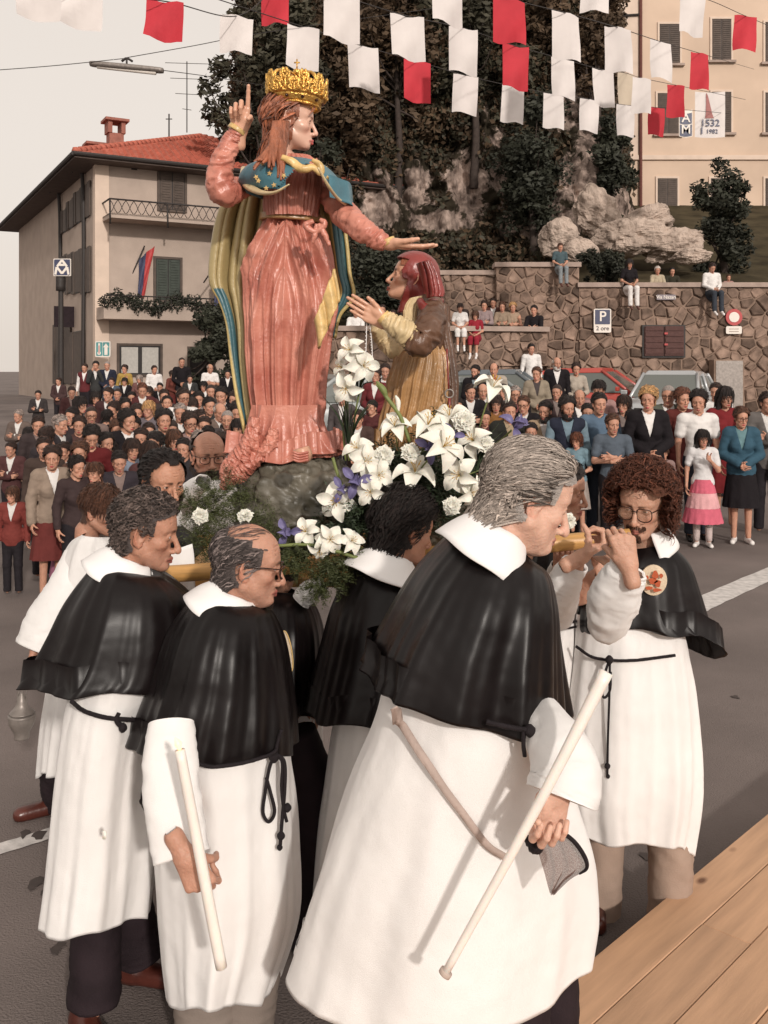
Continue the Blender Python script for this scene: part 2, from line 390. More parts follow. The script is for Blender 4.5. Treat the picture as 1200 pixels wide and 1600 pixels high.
# ---- house with red roof, left
HC = Vector((-9.6, 32, 0)); hu = Vector((.875, .484, 0)).normalized(); hv = Vector((-hu.y, hu.x, 0)); HW, HL, HE, HG = 10.5, 17.0, 8.95, .7
def hp(u, v, z): p = HC + hu * u + hv * v; return (p.x, p.y, z)
def hbox(u0, u1, v0, v1, z0, z1):
    V = [hp(u, v, z) for z in (z0, z1) for v in (v0, v1) for u in (u0, u1)]
    return np.array(V), np.array([(0, 2, 3, 1), (4, 5, 7, 6), (0, 1, 5, 4), (2, 6, 7, 3), (0, 4, 6, 2), (1, 3, 7, 5)])
def fpx(x, y, v=0):  # pixel on the front facade plane -> (u, z)
    dx, dy = (x - 600) / FPX, 1.0; o_ = HC + hv * v; n = hv
    t = (o_.x * n.x + o_.y * n.y) / (dx * n.x + dy * n.y); q = Vector((dx * t, t, 0)) - HC; return q.dot(hu), CH - (y - HY) * t / FPX
def spx(x, y):       # pixel on the left side wall -> (v, z)
    dx, dy = (x - 600) / FPX, 1.0; n = hu
    t = (HC.x * n.x + HC.y * n.y) / (dx * n.x + dy * n.y); q = Vector((dx * t, t, 0)) - HC; return q.dot(hv), CH - (y - HY) * t / FPX
house = empty('house', tuple(HC + hu * 5 + hv * 8 + Vector((0, 0, HG))), 0, 'three storey plastered house with red tiled hip roof and two front balconies', 'house')
def hpart(name, geo, m, smooth=False, parent=None, bev=0):
    o = link(name, tmesh(name, [geo] if isinstance(geo, tuple) else geo, m, smooth)); wparent(o, house)
    if parent is not None:
        mi = o.matrix_parent_inverse.copy(); o.parent = parent; o.matrix_parent_inverse = (Matrix.Translation(house.location)).inverted() if False else Matrix.Identity(4)
    if bev: bevel(o, bev, 1)
    return o
def sub(o, parent):  # world-space sub-part under a world-space part
    o.parent = parent; o.matrix_parent_inverse = Matrix.Identity(4); return o
hpart('wall', hbox(0, HW, 0, HL, HG - .8, HE), M['plaster'])
hpart('corner_trim', hbox(-.04, .42, -.035, .3, HG - .5, HE - .02), M['trim'])
EO = .85
# hip roof: tiles as courses of ribs, one piece of stuff on each face
RZ, RB = 11.5, HE + .10
def rp_(u, v, z): return np.array(hp(u, v, z))
e = [rp_(-EO, -EO, RB), rp_(HW + EO, -EO, RB), rp_(HW + EO, HL + EO, RB), rp_(-EO, HL + EO, RB)]
r0, r1 = rp_(HW / 2, HW * .48, RZ), rp_(HW / 2, HL - HW * .5, RZ)
def roofface(a, b, c, d, nrow, pitch=.24):
    # a-b the eave, d-c the top edge (c==d for a hip)
    Lw = np.linalg.norm(b - a); u = (b - a) / Lw; nrm = np.cross(b - a, d - a); nrm /= np.linalg.norm(nrm)
    if nrm[2] < 0: nrm = -nrm
    Vs, Fs = [], []; off = 0
    for i in range(nrow):
        t0, t1 = i / nrow, (i + 1.12) / nrow; t1 = min(t1, 1)
        l0, r0_ = a + (d - a) * t0, b + (c - b) * t0; l1, r1_ = a + (d - a) * t1, b + (c - b) * t1
        w0 = np.linalg.norm(r0_ - l0); k = max(2, int(w0 / (pitch / 4)))
        s_ = np.linspace(0, 1, k + 1)[:, None]
        bump_ = (.035 * np.cos(np.arange(k + 1) * PI / 2) + .012 * rng.standard_normal(k + 1) * .5)[:, None]
        A = l0 + (r0_ - l0) * s_ + nrm * (.075 + bump_); B_ = l1 + (r1_ - l1) * s_ + nrm * (.025 + bump_ * .8); A0 = l0 + (r0_ - l0) * s_ + nrm * 0
        V = np.concatenate([A0, A, B_]); n = k + 1; j = np.arange(k)
        f = np.concatenate([np.stack([j, j + 1, n + j + 1, n + j], 1), np.stack([n + j, n + j + 1, 2 * n + j + 1, 2 * n + j], 1)])
        Vs.append(V); Fs.append(f + off); off += len(V)
    return np.concatenate(Vs), np.concatenate(Fs)
for q in ((e[0], e[1], r0, r0), (e[3], e[0], r0, r1), (e[1], e[2], r1, r0)):
    o = hpart('roof_tiles', roofface(*q, 22), M['tile'], False); o['kind'] = 'stuff'
for q in ((e[0], r0), (e[1], r0), (r0, r1)):
    n = 30; a, b = q
    for i in range(n):
        t0, t1 = i / n, (i + 1.05) / n
        if i == 0: parts = []
        parts.append(tube([a + (b - a) * t0 + np.array([0, 0, .09]), a + (b - a) * t1 + np.array([0, 0, .05])], [.13, .11], 6, 2))
    hpart('ridge_tiles', parts, M['tile'], True)['kind'] = 'stuff'
hpart('eaves', hbox(-EO, HW + EO, -EO, HL + EO, HE - .02, HE + .09), M['soffit'])
hpart('gutter', [tube([hp(-EO - .06, HL + EO, RB), hp(-EO - .06, -EO - .06, RB)], .07, 8, 12), tube([hp(-EO - .06, -EO - .06, RB), hp(HW + EO, -EO - .06, RB)], .07, 8, 12)], M['iron'])
def drain(v, u=-.10):
    hpart('drainpipe', tube([hp(u, v, HG), hp(u, v, HE - .3), hp(u - .4, v, HE)], .07, 8, 10), M['iron'])
v_, _ = spx(134, 300); drain(v_); v_, _ = spx(97, 400); drain(v_)
# chimneys
for v, u, hgt in ((5.0, 1.6, 1.9), (8.5, 1.6, 1.7)):
    z0 = 9.4
    c = hpart('chimney', [hbox(u, u + .55, v, v + .55, z0, z0 + hgt), hbox(u - .06, u + .1, v - .05, v + .6, z0 + hgt, z0 + hgt + .45), hbox(u + .45, u + .61, v - .05, v + .6, z0 + hgt, z0 + hgt + .45)], M['chimney'])
    sub(link('chimney_cap', tmesh('chimney_cap', [hbox(u - .18, u + .73, v - .18, v + .73, z0 + hgt + .45, z0 + hgt + .55)], M['chimney'], False)), c)
# front openings
def fopen(x0, y0, x1, y1, m, kind='window', leaves=2, frame=True, depth=.05):
    u0, z1 = fpx(x0, y0); u1, z0 = fpx(x1, y1); u1b, _ = fpx(x1, y0)
    w_ = hpart(kind, hbox(u0, u1, -.03, .02, z0, z1), M['dark'])
    if frame:
        f = sub(link('frame', tmesh('frame', [hbox(u0 - .08, u0, -.06, .02, z0 - .06, z1 + .08), hbox(u1, u1 + .08, -.06, .02, z0 - .06, z1 + .08), hbox(u0, u1, -.06, .02, z1, z1 + .08), hbox(u0, u1, -.08, .02, z0 - .07, z0)], M['shutter'], False)), w_)
    lw = (u1 - u0) / leaves
    for i in range(leaves):
        a, b = u0 + i * lw + .02, u0 + (i + 1) * lw - .02
        if m is M['shutter'] or m is M['shutter_g']:
            sl = [hbox(a, b, -.055, -.032, z0 + .02, z1 - .02)]
            k = int((z1 - z0) / .09)
            for j in range(k): sl.append(hbox(a + .05, b - .05, -.075, -.057, z0 + .06 + j * .09, z0 + .12 + j * .09))
            sub(link('shutter', tmesh('shutter', sl, m, False)), w_)
        else:
            sub(link('pane', tmesh('pane', [hbox(a + .05, b - .05, -.045, -.035, z0 + .05, z1 - .05)], m, False)), w_)
    return w_
fopen(249, 258, 288, 330, M['shutter'], 'balcony_door')
fopen(243, 404, 281, 470, M['shutter_g'], 'balcony_door')
fopen(186, 540, 250, 585, M['curtain'], 'window')
fopen(380, 262, 415, 330, M['shutter'], 'balcony_door'); 
fopen(296, 545, 330, 625, M['dark'], 'door', 1)
fopen(205, 262, 214, 266, M['dark'], 'vent', 1, False)
# side openings
def sopen(x0, x1, y0, y1, name='window', m='shutter'):
    v0, za = spx(x1, y0); v1, _ = spx(x0, y0); _, zb = spx((x0 + x1) / 2, y1)
    a, b = min(v0, v1), max(v0, v1); b = max(b, a + .7)
    w_ = hpart(name, hbox(-.03, .02, a, b, zb, za), M['dark'])
    sub(link('shutter', tmesh('shutter', [hbox(-.075, -.035, b, b + .42, zb, za), hbox(-.075, -.035, a - .42, a, zb, za), hbox(-.05, -.032, a + .03, b - .03, zb + .03, za - .03)], M[m], False)), w_)
for x0, x1, y0, y1 in ((122, 127, 295, 348), (111, 115, 310, 356), (101, 105, 325, 362), (136, 139, 285, 340),
                       (118, 125, 390, 458), (108, 113, 395, 458), (133, 139, 386, 458), (99, 103, 398, 456)):
    sopen(x0, x1, y0, y1)
sopen(116, 130, 516, 600, 'shop_door'); sopen(101, 109, 508, 600, 'shop_door'); sopen(88, 98, 505, 600, 'shop_door')
v0, z0 = spx(118, 490)
hpart('shop_sign', [hbox(-.75, -.05, v0 - .04, v0 + .04, z0 - .5, z0 + .25)], M['trouser_dark'])
# balconies
def balcony(x0, y0, x1, y1, parapet, rail):
    ua, za = fpx(x0, y0, -1.1); ub, zb = fpx(x1, y1, -1.1)
    bal = hpart('balcony', [hbox(ua, ub, -1.1, .0, zb, zb + .16), hbox(ua, ub, -1.1, -1.02, zb + .16, za), hbox(ua, ua + .08, -1.02, 0, zb + .16, za), hbox(ub - .08, ub, -1.02, 0, zb + .16, za)], M['plaster'])
    if rail:
        bars = [tube([hp(ua, -1.06, za + rail), hp(ub, -1.06, za + rail)], .03, 6, 3), tube([hp(ua, -1.06, za + .05), hp(ub, -1.06, za + .05)], .02, 6, 3), tube([hp(ua, -1.06, za + rail), hp(ua, 0, za + rail)], .03, 6, 3)]
        n = int((ub - ua) / .26)
        for i in range(n):
            u = ua + i * .26
            for s_ in (0, 1):
                bars.append(tube([hp(u + (.26 if s_ else 0), -1.06, za + .05), hp(u + .13, -1.06, za + rail * .5), hp(u + (.26 if s_ else 0), -1.06, za + rail - .02)], .012, 4, 5))
        for u in np.arange(ua, ub + .01, 1.9): bars.append(tube([hp(u, -1.12, za - .3), hp(u, -1.06, za + rail)], .03, 6, 3))
        sub(link('railing', tmesh('railing', bars, M['iron'], True)), bal)
    return ua, ub, za
balcony(172, 335, 545, 368, .5, .52)
ua, ub, zp = balcony(162, 478, 560, 508, .5, .0)
hpart('planter_rail', [tube([hp(ua, -1.2, zp + .35), hp(ub, -1.2, zp + .35)], .025, 6, 3)] + [tube([hp(u, -1.2, zp), hp(u, -1.2, zp + .35)], .015, 5, 2) for u in np.arange(ua, ub, .2)], M['iron'])

# ---- foliage
def leafcloud(n, centers, radii, size, seed=0, gauss=False):
    r_ = np.random.default_rng(seed); c = np.asarray(centers, float); ra = np.asarray(radii, float)
    if ra.ndim == 1: ra = ra[:, None] * np.ones(3)
    wt = ra.prod(1)**(2 / 3); k = r_.choice(len(c), n, p=wt / wt.sum())
    d = r_.standard_normal((n, 3)); d /= np.linalg.norm(d, axis=1)[:, None]
    rad = r_.random(n)**.4 if not gauss else np.abs(r_.standard_normal(n)) * .42 + .35
    if gauss:   # sprays: leaves line up along thin random sprigs
        m_ = max(1, n // 60); sp_ = r_.integers(0, m_, n); d0 = r_.standard_normal((m_, 3)); d0 /= np.linalg.norm(d0, axis=1)[:, None]; k0 = r_.choice(len(c), m_, p=wt / wt.sum()); k = k0[sp_]; d = d0[sp_] + .09 * r_.standard_normal((n, 3)) + np.array((0, 0, -.12)) * rad[:, None]; rad = .2 + 1.15 * r_.random(n)
    p = c[k] + d * ra[k] * rad[:, None]
    s_ = size * .85 * (.6 + .8 * r_.random(n))
    a = r_.standard_normal((n, 3)); a[:, 2] *= .6; a /= np.linalg.norm(a, axis=1)[:, None]
    b = np.cross(a, d + .5 * r_.standard_normal((n, 3))); b /= np.linalg.norm(b, axis=1)[:, None] + 1e-9
    a *= s_[:, None]; b *= s_[:, None] * (.22 if gauss else .5)
    V = np.stack([p - a, p - b * .9 + a * .1, p + a, p + b * .9 + a * .1], 1).reshape(-1, 3)
    return V, np.arange(4 * n).reshape(n, 4)
def clumps(center, size, n, seed, small=.3):
    r_ = np.random.default_rng(seed); d = r_.standard_normal((n, 3)); d /= np.linalg.norm(d, axis=1)[:, None]
    c = np.asarray(center) + d * np.asarray(size) * (.2 + .95 * r_.random((n, 1))); ra = np.mean(size) * small * (.4 + 1.1 * r_.random(n)); return c, ra
def tree(name, base, center, size, nleaf, lsize, label, cat='tree', group=None, m='leaf', nclump=26, seed=1, small=.3, trunkr=.18):
    t = empty(name, tuple(base), 0, label, cat, group)
    c, ra = clumps(center, size, nclump, seed, small)
    base = np.asarray(base, float); top = np.asarray(center, float)
    parts = [tube([base, base + (top - base) * .35 + np.array([.1, .05, 0]), base + (top - base) * .7, top], [trunkr, trunkr * .8, trunkr * .55, trunkr * .25], 8, 12)]
    fork = base + (top - base) * .55
    for i in range(min(12, nclump)): parts.append(tube([fork + (top - fork) * random.random() * .7, (fork + c[i]) / 2 + np.array([0, 0, .2]), c[i]], [trunkr * .3, trunkr * .18, trunkr * .07], 5, 8))
    wparent(link('trunk', tmesh('trunk', parts, M['trunk'])), t)
    V, Fq = leafcloud(nleaf, c, ra, lsize, seed)
    wparent(link('crown', mesh('crown', V, Fq, M[m], False)), t)
    return t
def pxc(x, y, s): return tuple(P(x, y, s))
def px_tree(x, yc, s, rx, ry, lab, ybase=None, **k):   # crown centre pixel, radii in pixels
    c = P(x, yc, s); zb = k.pop('zb', None)
    base = (c.x, c.y, gz(c.y) if zb is None else zb)
    return tree('tree', base, tuple(c), (rx / s, rx / s * .9, ry / s), k.pop('n', 5000), k.pop('ls', .16), lab, **k)
px_tree(425, 120, 44, 105, 110, 'airy broadleaf tree against the sky between red roof and dark hillside', n=9000, ls=.15, nclump=60, small=.20, seed=3)
px_tree(385, 210, 43, 45, 60, 'smaller leafy tree just right of the red roof ridge', n=3500, ls=.14, nclump=26, seed=4, small=.25)
px_tree(515, 160, 42, 80, 150, 'dark dense tree directly behind the golden crown', n=9000, ls=.17, nclump=50, seed=5, m='leaf3')
px_tree(620, 60, 41, 95, 140, 'brown leaved tree high on the slope behind the first red flag', n=9000, ls=.17, nclump=50, seed=6, m='leaf3', zb=8)
px_tree(740, 50, 41, 80, 130, 'dark tree on the crag behind the stacked red flags', n=8000, ls=.17, nclump=45, seed=7, zb=9)
px_tree(830, 265, 44, 48, 120, 'dark evergreen hanging over the rock face right of the pale crag', n=9000, ls=.12, nclump=60, seed=8, m='leaf2', zb=5)
px_tree(870, 40, 40, 60, 90, 'dark tree on top of the rock spire', n=5000, ls=.15, nclump=30, seed=9, zb=12, m='leaf3')
px_tree(955, 240, 44, 32, 75, 'dark bush growing on the rock beside the cream building', n=4500, ls=.12, nclump=30, seed=10, m='leaf2', zb=6)
px_tree(935, 70, 42, 34, 110, 'narrow dark tree between the rock spire and the cream building', n=4500, ls=.14, nclump=30, seed=11, m='leaf3', zb=6)
px_tree(1128, 350, 52, 36, 110, 'dark conifer standing above the stone wall at the right edge', n=9000, ls=.09, nclump=60, seed=12, m='leaf2', zb=4, small=.22)
px_tree(940, 418, 58, 38, 30, 'small round bush with bare trunk on the stone wall above the parking sign', n=7000, ls=.06, nclump=34, seed=13, m='leaf2', zb=3.6, trunkr=.12)
px_tree(470, 330, 48, 70, 110, 'dark shrubbery behind the statue beside the house wall', n=9000, ls=.13, nclump=50, seed=14, m='leaf2')
px_tree(585, 440, 52, 75, 60, 'dark low bush filling the gap under the outstretched statue arm', n=9000, ls=.10, nclump=50, seed=15, m='leaf2', zb=3)
px_tree(330, 540, 49, 50, 60, 'leafy shrub against the house beside the dark doorway', n=6000, ls=.09, nclump=40, seed=16, m='leaf2')
# planter foliage on the lower balcony
bl = hpart('balcony_plants', leafcloud(6000, [hp(u, -1.15, zp + .12 + .12 * math.sin(u * 3)) for u in np.arange(ua, ub, .22)], np.array([[.2, .12, .2 + .1 * (i % 3)] for i in range(len(np.arange(ua, ub, .22)))]), .07, 5), M['leaf2']); bl['kind'] = 'stuff'
bl.name = 'balcony_plants'
# two flags on the lower balcony
def pennant(x0, y0, x1, y1, lab):
    s = 46.0; a, b = P(x0, y0, s), P(x1, y1, s)
    f = empty('balcony_flag', tuple(a), 0, lab, 'flag')
    wparent(link('flagpole', tmesh('flagpole', [tube([a, b], .025, 6, 3)], M['iron'])), f)
    for nm, m_, sg in (('blue_stripe', M['signblue'], 0), ('red_stripe', M['signred'], 1)):
        V = []
        for i in range(9):
            t = i / 8
            for j in range(5):
                q = sg * .5 + j / 8
                V.append((b.x + (q - .5) * .42 * (1 - .55 * t) * (1 if t > .02 else .9) - .12 * t + .15 * (1 - t) * q, b.y + .06 * math.sin(5 * t + 9 * q), b.z - t * 1.75 - (.45 * (1 - q) * (1 - t))))
        wparent(link(nm, mesh(nm, V, gridfaces(9, 5, False), m_)), f)
pennant(198, 448, 226, 384, 'blue and red flag on a slanted pole on the lower balcony')
pennant(318, 442, 345, 402, 'red and blue flag at the balcony end behind the gold cloak')

# ---- cream building, right
BY = 41.0; bs = FPX / BY
def bx_(x): return (x - 600) / bs
def bz_(y): return CH - (y - HY) / bs
cb = empty('apartment_building', (bx_(1100), BY, 4), 0, 'cream painted building with brown shutters above the rock, top right', 'building')
def cpart(name, geo, m, smooth=False): return wparent(link(name, tmesh(name, geo, m, smooth)), cb)
cpart('wall', [box(bx_(966), bx_(1420), BY, BY + 12, 3.5, 19)], M['plaster2'])
cpart('cornice', [box(bx_(966) - .02, bx_(1420), BY - .10, BY + .01, bz_(250), bz_(243))], M['trim'])
cpart('side_band', [box(bx_(964), bx_(998), BY - .04, BY + .01, bz_(243), 19)], M['trim'])
cpart('drainpipe', [tube([(bx_(1000), BY - .12, bz_(335)), (bx_(1000), BY - .12, 18.5)], .07, 8, 4)], cloth((.13, .05, .04), .5))
cpart('gutter', [tube([(bx_(966), BY - .1, bz_(26)), (bx_(1000), BY - .1, bz_(24))], .05, 6, 4)], M['iron'])
for x0, y0, x1, y1 in ((1030, 38, 1062, 100), (1112, 30, 1142, 95), (1027, 146, 1060, 210), (1112, 144, 1142, 208), (1027, 279, 1058, 343), (1110, 279, 1140, 343), (1195, 35, 1225, 98), (1195, 145, 1225, 208), (1195, 279, 1225, 343)):
    wn = cpart('window', [box(bx_(x0), bx_(x1), BY - .03, BY + .02, bz_(y1), bz_(y0))], M['dark'])
    fr = [box(bx_(x0) - .08, bx_(x0), BY - .06, BY, bz_(y1), bz_(y0)), box(bx_(x1), bx_(x1) + .08, BY - .06, BY, bz_(y1), bz_(y0)), box(bx_(x0) - .08, bx_(x1) + .08, BY - .06, BY, bz_(y0), bz_(y0) + .09)]
    sub(link('frame', tmesh('frame', fr, M['trim'], False)), wn)
    sub(link('sill', tmesh('sill', [box(bx_(x0) - .18, bx_(x1) + .18, BY - .16, BY + .01, bz_(y1) - .1, bz_(y1))], M['coping'], False)), wn)
    xm = (bx_(x0) + bx_(x1)) / 2
    for a, b in ((bx_(x0) + .01, xm - .01), (xm + .01, bx_(x1) - .01)):
        sl = [box(a, b, BY - .05, BY - .032, bz_(y1) + .02, bz_(y0) - .02)]
        for j in range(int((bz_(y0) - bz_(y1)) / .085)): sl.append(box(a + .04, b - .04, BY - .07, BY - .052, bz_(y1) + .05 + j * .085, bz_(y1) + .10 + j * .085))
        sub(link('shutter', tmesh('shutter', sl, M['shutter'], False)), wn)

# ---- cliff and hill
def rockmat(name, dark, light, green, thr=.5, sc=.5):
    m, t, b = nodes(name); L = t.links; N = t.nodes.new
    tc = N('ShaderNodeTexCoord'); n1 = N('ShaderNodeTexNoise'); n1.inputs['Scale'].default_value = sc; n1.inputs['Detail'].default_value = 9; n1.inputs['Roughness'].default_value = .68
    mp = N('ShaderNodeMapping'); mp.inputs['Scale'].default_value = (1.4, 1, .6); L.new(tc.outputs['Object'], mp.inputs[0]); L.new(mp.outputs[0], n1.inputs['Vector'])
    r1 = N('ShaderNodeValToRGB'); e_ = r1.color_ramp.elements; e_[0].position = thr - .14; e_[0].color = (*dark, 1); e_[1].position = thr + .12; e_[1].color = (*light, 1)
    L.new(n1.outputs['Fac'], r1.inputs[0])
    n2 = N('ShaderNodeTexNoise'); n2.inputs['Scale'].default_value = 1.1; n2.inputs['Detail'].default_value = 9; n2.inputs['Roughness'].default_value = .65; L.new(tc.outputs['Object'], n2.inputs['Vector'])
    at = N('ShaderNodeAttribute'); at.attribute_name = 'Col'
    ad = N('ShaderNodeMath'); ad.operation = 'ADD'; L.new(n2.outputs['Fac'], ad.inputs[0]); L.new(at.outputs['Fac'], ad.inputs[1])
    r2 = N('ShaderNodeValToRGB'); r2.color_ramp.elements[0].position = .80; r2.color_ramp.elements[1].position = .86; L.new(ad.outputs[0], r2.inputs[0])
    mx_ = N('ShaderNodeMix'); mx_.data_type = 'RGBA'; L.new(r2.outputs[0], mx_.inputs[0]); mx_.inputs[6].default_value = (*green, 1); L.new(r1.outputs[0], mx_.inputs[7])
    L.new(mx_.outputs[2], b.inputs['Base Color']); b.inputs['Roughness'].default_value = .95; b.inputs['Specular IOR Level'].default_value = .1
    bp = N('ShaderNodeBump'); bp.inputs['Strength'].default_value = 1; bp.inputs['Distance'].default_value = .3; L.new(n1.outputs['Fac'], bp.inputs['Height']); L.new(bp.outputs[0], b.inputs['Normal'])
    return m
M['cliff'] = rockmat('cliff_rock', (.06, .042, .035), (.52, .40, .34), (.035, .028, .019), .50, 1.1)
M['boulder'] = rockmat('pale_rock', (.13, .095, .075), (.55, .44, .37), (.10, .08, .06), .45, 1.1)
# cliff face: rows from the terrace up, leaning back; bare rock where Col is high
nx, nz = 340, 360
gx = np.linspace(-6.6, 10.2, nx); gzv = np.linspace(3.0, 21, nz); X, Z = np.meshgrid(gx, gzv)
Yc = 34.5 + (Z - 3) * .42 + .5 * np.maximum(0, -X - 4.0)**2 + .9 * np.maximum(0, X - 8.3)**2
pts = np.c_[X.ravel() * .22, Z.ravel() * .12, np.zeros(X.size)]
d1 = vnoise(pts, 1).reshape(X.shape); d2 = vnoise(np.c_[X.ravel() * .8, Z.ravel() * .5, np.ones(X.size)], 2).reshape(X.shape)
Yc = Yc - (d1 - .5) * 5 - (np.abs(d2 - .5)) * 3.4 - np.abs(vnoise(np.c_[X.ravel() * 2.3, Z.ravel() * 1.5, np.ones(X.size)], 5).reshape(X.shape) - .5) * 1.5
xp = 600 + FPX * X / Yc; yp = HY - (Z - CH) * FPX / Yc
bare = np.zeros(X.shape)
for cx, cy, rx, ry, a_ in ((600, 320, 50, 55, .5), (650, 300, 40, 60, .45), (730, 290, 50, 70, .5), (690, 345, 80, 25, .5), (580, 270, 25, 40, .35), (760, 200, 20, 70, .3),
                           (905, 230, 35, 70, .4), (880, 300, 30, 60, .5), (920, 290, 50, 60, .5), (860, 360, 50, 40, .45), (900, 120, 20, 100, .4), (955, 330, 40, 50, .5), (810, 350, 60, 30, .4), (780, 260, 25, 90, .4), (880, 180, 30, 60, .45)):
    bare = np.maximum(bare, a_ * np.exp(-(((xp - cx) / rx)**2 + ((yp - cy) / ry)**2)**1.2))
spire = np.exp(-((xp - 895) / 60)**2) * np.clip((yp - 60) / 250, 0, 1); Yc -= spire * 2.4
Vc = np.c_[X.ravel(), Yc.ravel(), Z.ravel()]
cl = struct('hillside', mesh('hillside', Vc, gridfaces(nz, nx, False), M['cliff'], True, np.repeat(bare.reshape(-1, 1), 3, 1)))
# ivy and undergrowth clinging to the cliff wherever the rock is not bare
r_ = np.random.default_rng(12); bf = bare.ravel() + .35 * (vnoise(Vc * 1.3, 9) - .5); cand = np.where((bf < .22) & (Vc[:, 2] < 20))[0]; k_ = r_.choice(cand, 52000); pc_ = Vc[k_] + r_.standard_normal((52000, 3)) * (.12, .05, .12) - (0, .10, 0)
clump_ = vnoise(pc_ * 1.1, 10); pc_[:, 1] -= np.clip(clump_ - .45, 0, 1) * 2.2
a_ = r_.standard_normal((52000, 3)); a_ /= np.linalg.norm(a_, axis=1)[:, None]; b_ = np.cross(a_, r_.standard_normal((52000, 3))); b_ /= np.linalg.norm(b_, axis=1)[:, None]; sz_ = (.07 + .09 * r_.random((52000, 1))); V = np.stack([pc_ - a_ * sz_, pc_ - b_ * sz_ * .6, pc_ + a_ * sz_, pc_ + b_ * sz_ * .6], 1).reshape(-1, 3)
half = 26000
for nm_, sl_, mm_ in (('ivy', slice(0, half * 4), 'leaf3'), ('undergrowth', slice(half * 4, None), 'leaf')):
    tag(link(nm_, mesh(nm_, V[sl_], np.arange(half * 4).reshape(half, 4), M[mm_], False)), 'dark ' + nm_ + ' covering the cliff face around the bare pale rock', 'plants', kind='stuff')
# terrace ground above the retaining walls
xs = np.linspace(-2.6, 26, 80); ys = np.linspace(24.75, 44, 50)
V = []
for y in ys:
    for x in xs:
        z0 = 4.15 if x > 4.85 else (4.6 if x > 1.2 else 2.9)
        z = z0 + (y - 24.7) * .1 + (max(0, y - 27) * .24 * min(1, max(0, (x - 4.8) / 2))); V.append((x, y, z + .25 * (vnoise(np.array([[x * .5, y * .5, 0]]), 3)[0] - .5)))
struct('terrace_ground', mesh('terrace_ground', V, gridfaces(50, 80, False)[:, ::-1], M['soil']))
xs = np.linspace(-2.4, 4.2, 30); V = [(x, y, 2.18) for y in (22.8, 24.6) for x in xs]
struct('walkway', mesh('walkway', V, gridfaces(2, 30, False)[:, ::-1], M['coping']))
def boulder(x, y, s, rx, ry, lab, seed, m='boulder', group=None):
    n1, n2 = 44, 60; th = np.linspace(0, 2 * PI, n2, endpoint=False); ph = np.linspace(.02, PI - .02, n1); T, Ph = np.meshgrid(th, ph)
    D = np.c_[(np.sin(Ph) * np.cos(T)).ravel(), (np.sin(Ph) * np.sin(T)).ravel(), np.cos(Ph).ravel()]
    r_ = 1 + .9 * (vnoise(D * 1.3 + 5, seed) - .5) - .55 * np.abs(vnoise(D * 3.1 + 3, seed + 1) - .5)
    c = P(x, y, s); V = D * r_[:, None] * np.array([rx / s, rx / s * .8, ry / s])
    a = R(-14 + 10 * math.sin(seed)); Rm = np.array([[math.cos(a), 0, math.sin(a)], [0, 1, 0], [-math.sin(a), 0, math.cos(a)]]); V = V @ Rm.T
    o = link('boulder', mesh('boulder', V, gridfaces(n1, n2), M[m], False, np.full((len(V), 3), .5)), None, tuple(c)); tag(o, lab, 'rock', group)
boulder(985, 372, 52, 55, 32, 'long pale limestone boulder above the round bush', 21)
boulder(1050, 383, 52, 48, 26, 'pale weathered boulder right above the seated youth in white trousers', 22)
boulder(1010, 348, 50, 45, 24, 'jagged grey rock below the lowest cream wall window', 23)
boulder(930, 335, 49, 38, 45, 'tall craggy rock leaning against the cliff foot', 24)
boulder(872, 372, 50, 32, 34, 'brown rock behind the youth in a blue top', 25)
boulder(905, 392, 55, 30, 22, 'low rough rock beside the wall top left of the round bush', 26)
boulder(1080, 400, 54, 28, 14, 'small flat rock at the right end of the pale boulders', 27)

# ---- stone retaining walls: every stone a part
def clip(poly, n, d):
    out = []
    for i in range(len(poly)):
        a, b = poly[i], poly[(i + 1) % len(poly)]; da, db = a @ n - d, b @ n - d
        if da <= 0: out.append(a)
        if (da < 0) != (db < 0) and abs(da - db) > 1e-9: out.append(a + (b - a) * (da / (da - db)))
    return out
def stones(W, Hh, cell, seed, joint=.016, holes=()):
    r_ = np.random.default_rng(seed); nx_, nz_ = int(W / cell), max(1, int(Hh / (cell * .8))); S = []
    for j in range(-1, nz_ + 1):
        for i in range(-1, nx_ + 1): S.append(((i + .5 + (j % 2) * .4 + .9 * (r_.random() - .5)) * W / nx_, (j + .5 + .66 * (r_.random() - .5)) * Hh / nz_))
    S = np.array(S); out = []
    for k, p in enumerate(S):
        poly = [np.array(q, float) for q in ((0, 0), (W, 0), (W, Hh), (0, Hh))]
        dd = ((S - p)**2).sum(1); nb = np.argsort(dd)[1:13]
        for q in nb:
            n = S[q] - p; L_ = np.linalg.norm(n); n = n / L_; poly = clip(poly, n, (p + S[q]) @ n / 2 - joint * (.6 + 1.2 * r_.random()))
            if len(poly) < 3: break
        if len(poly) >= 3:
            q = np.array(poly); c = q.mean(0); ar = .5 * abs(np.dot(q[:, 0], np.roll(q[:, 1], 1)) - np.dot(q[:, 1], np.roll(q[:, 0], 1)))
            if ar > cell * cell * .12 and not any(x0 < c[0] < x1 and z0 < c[1] < z1 for x0, x1, z0, z1 in holes): out.append(q)
    return out
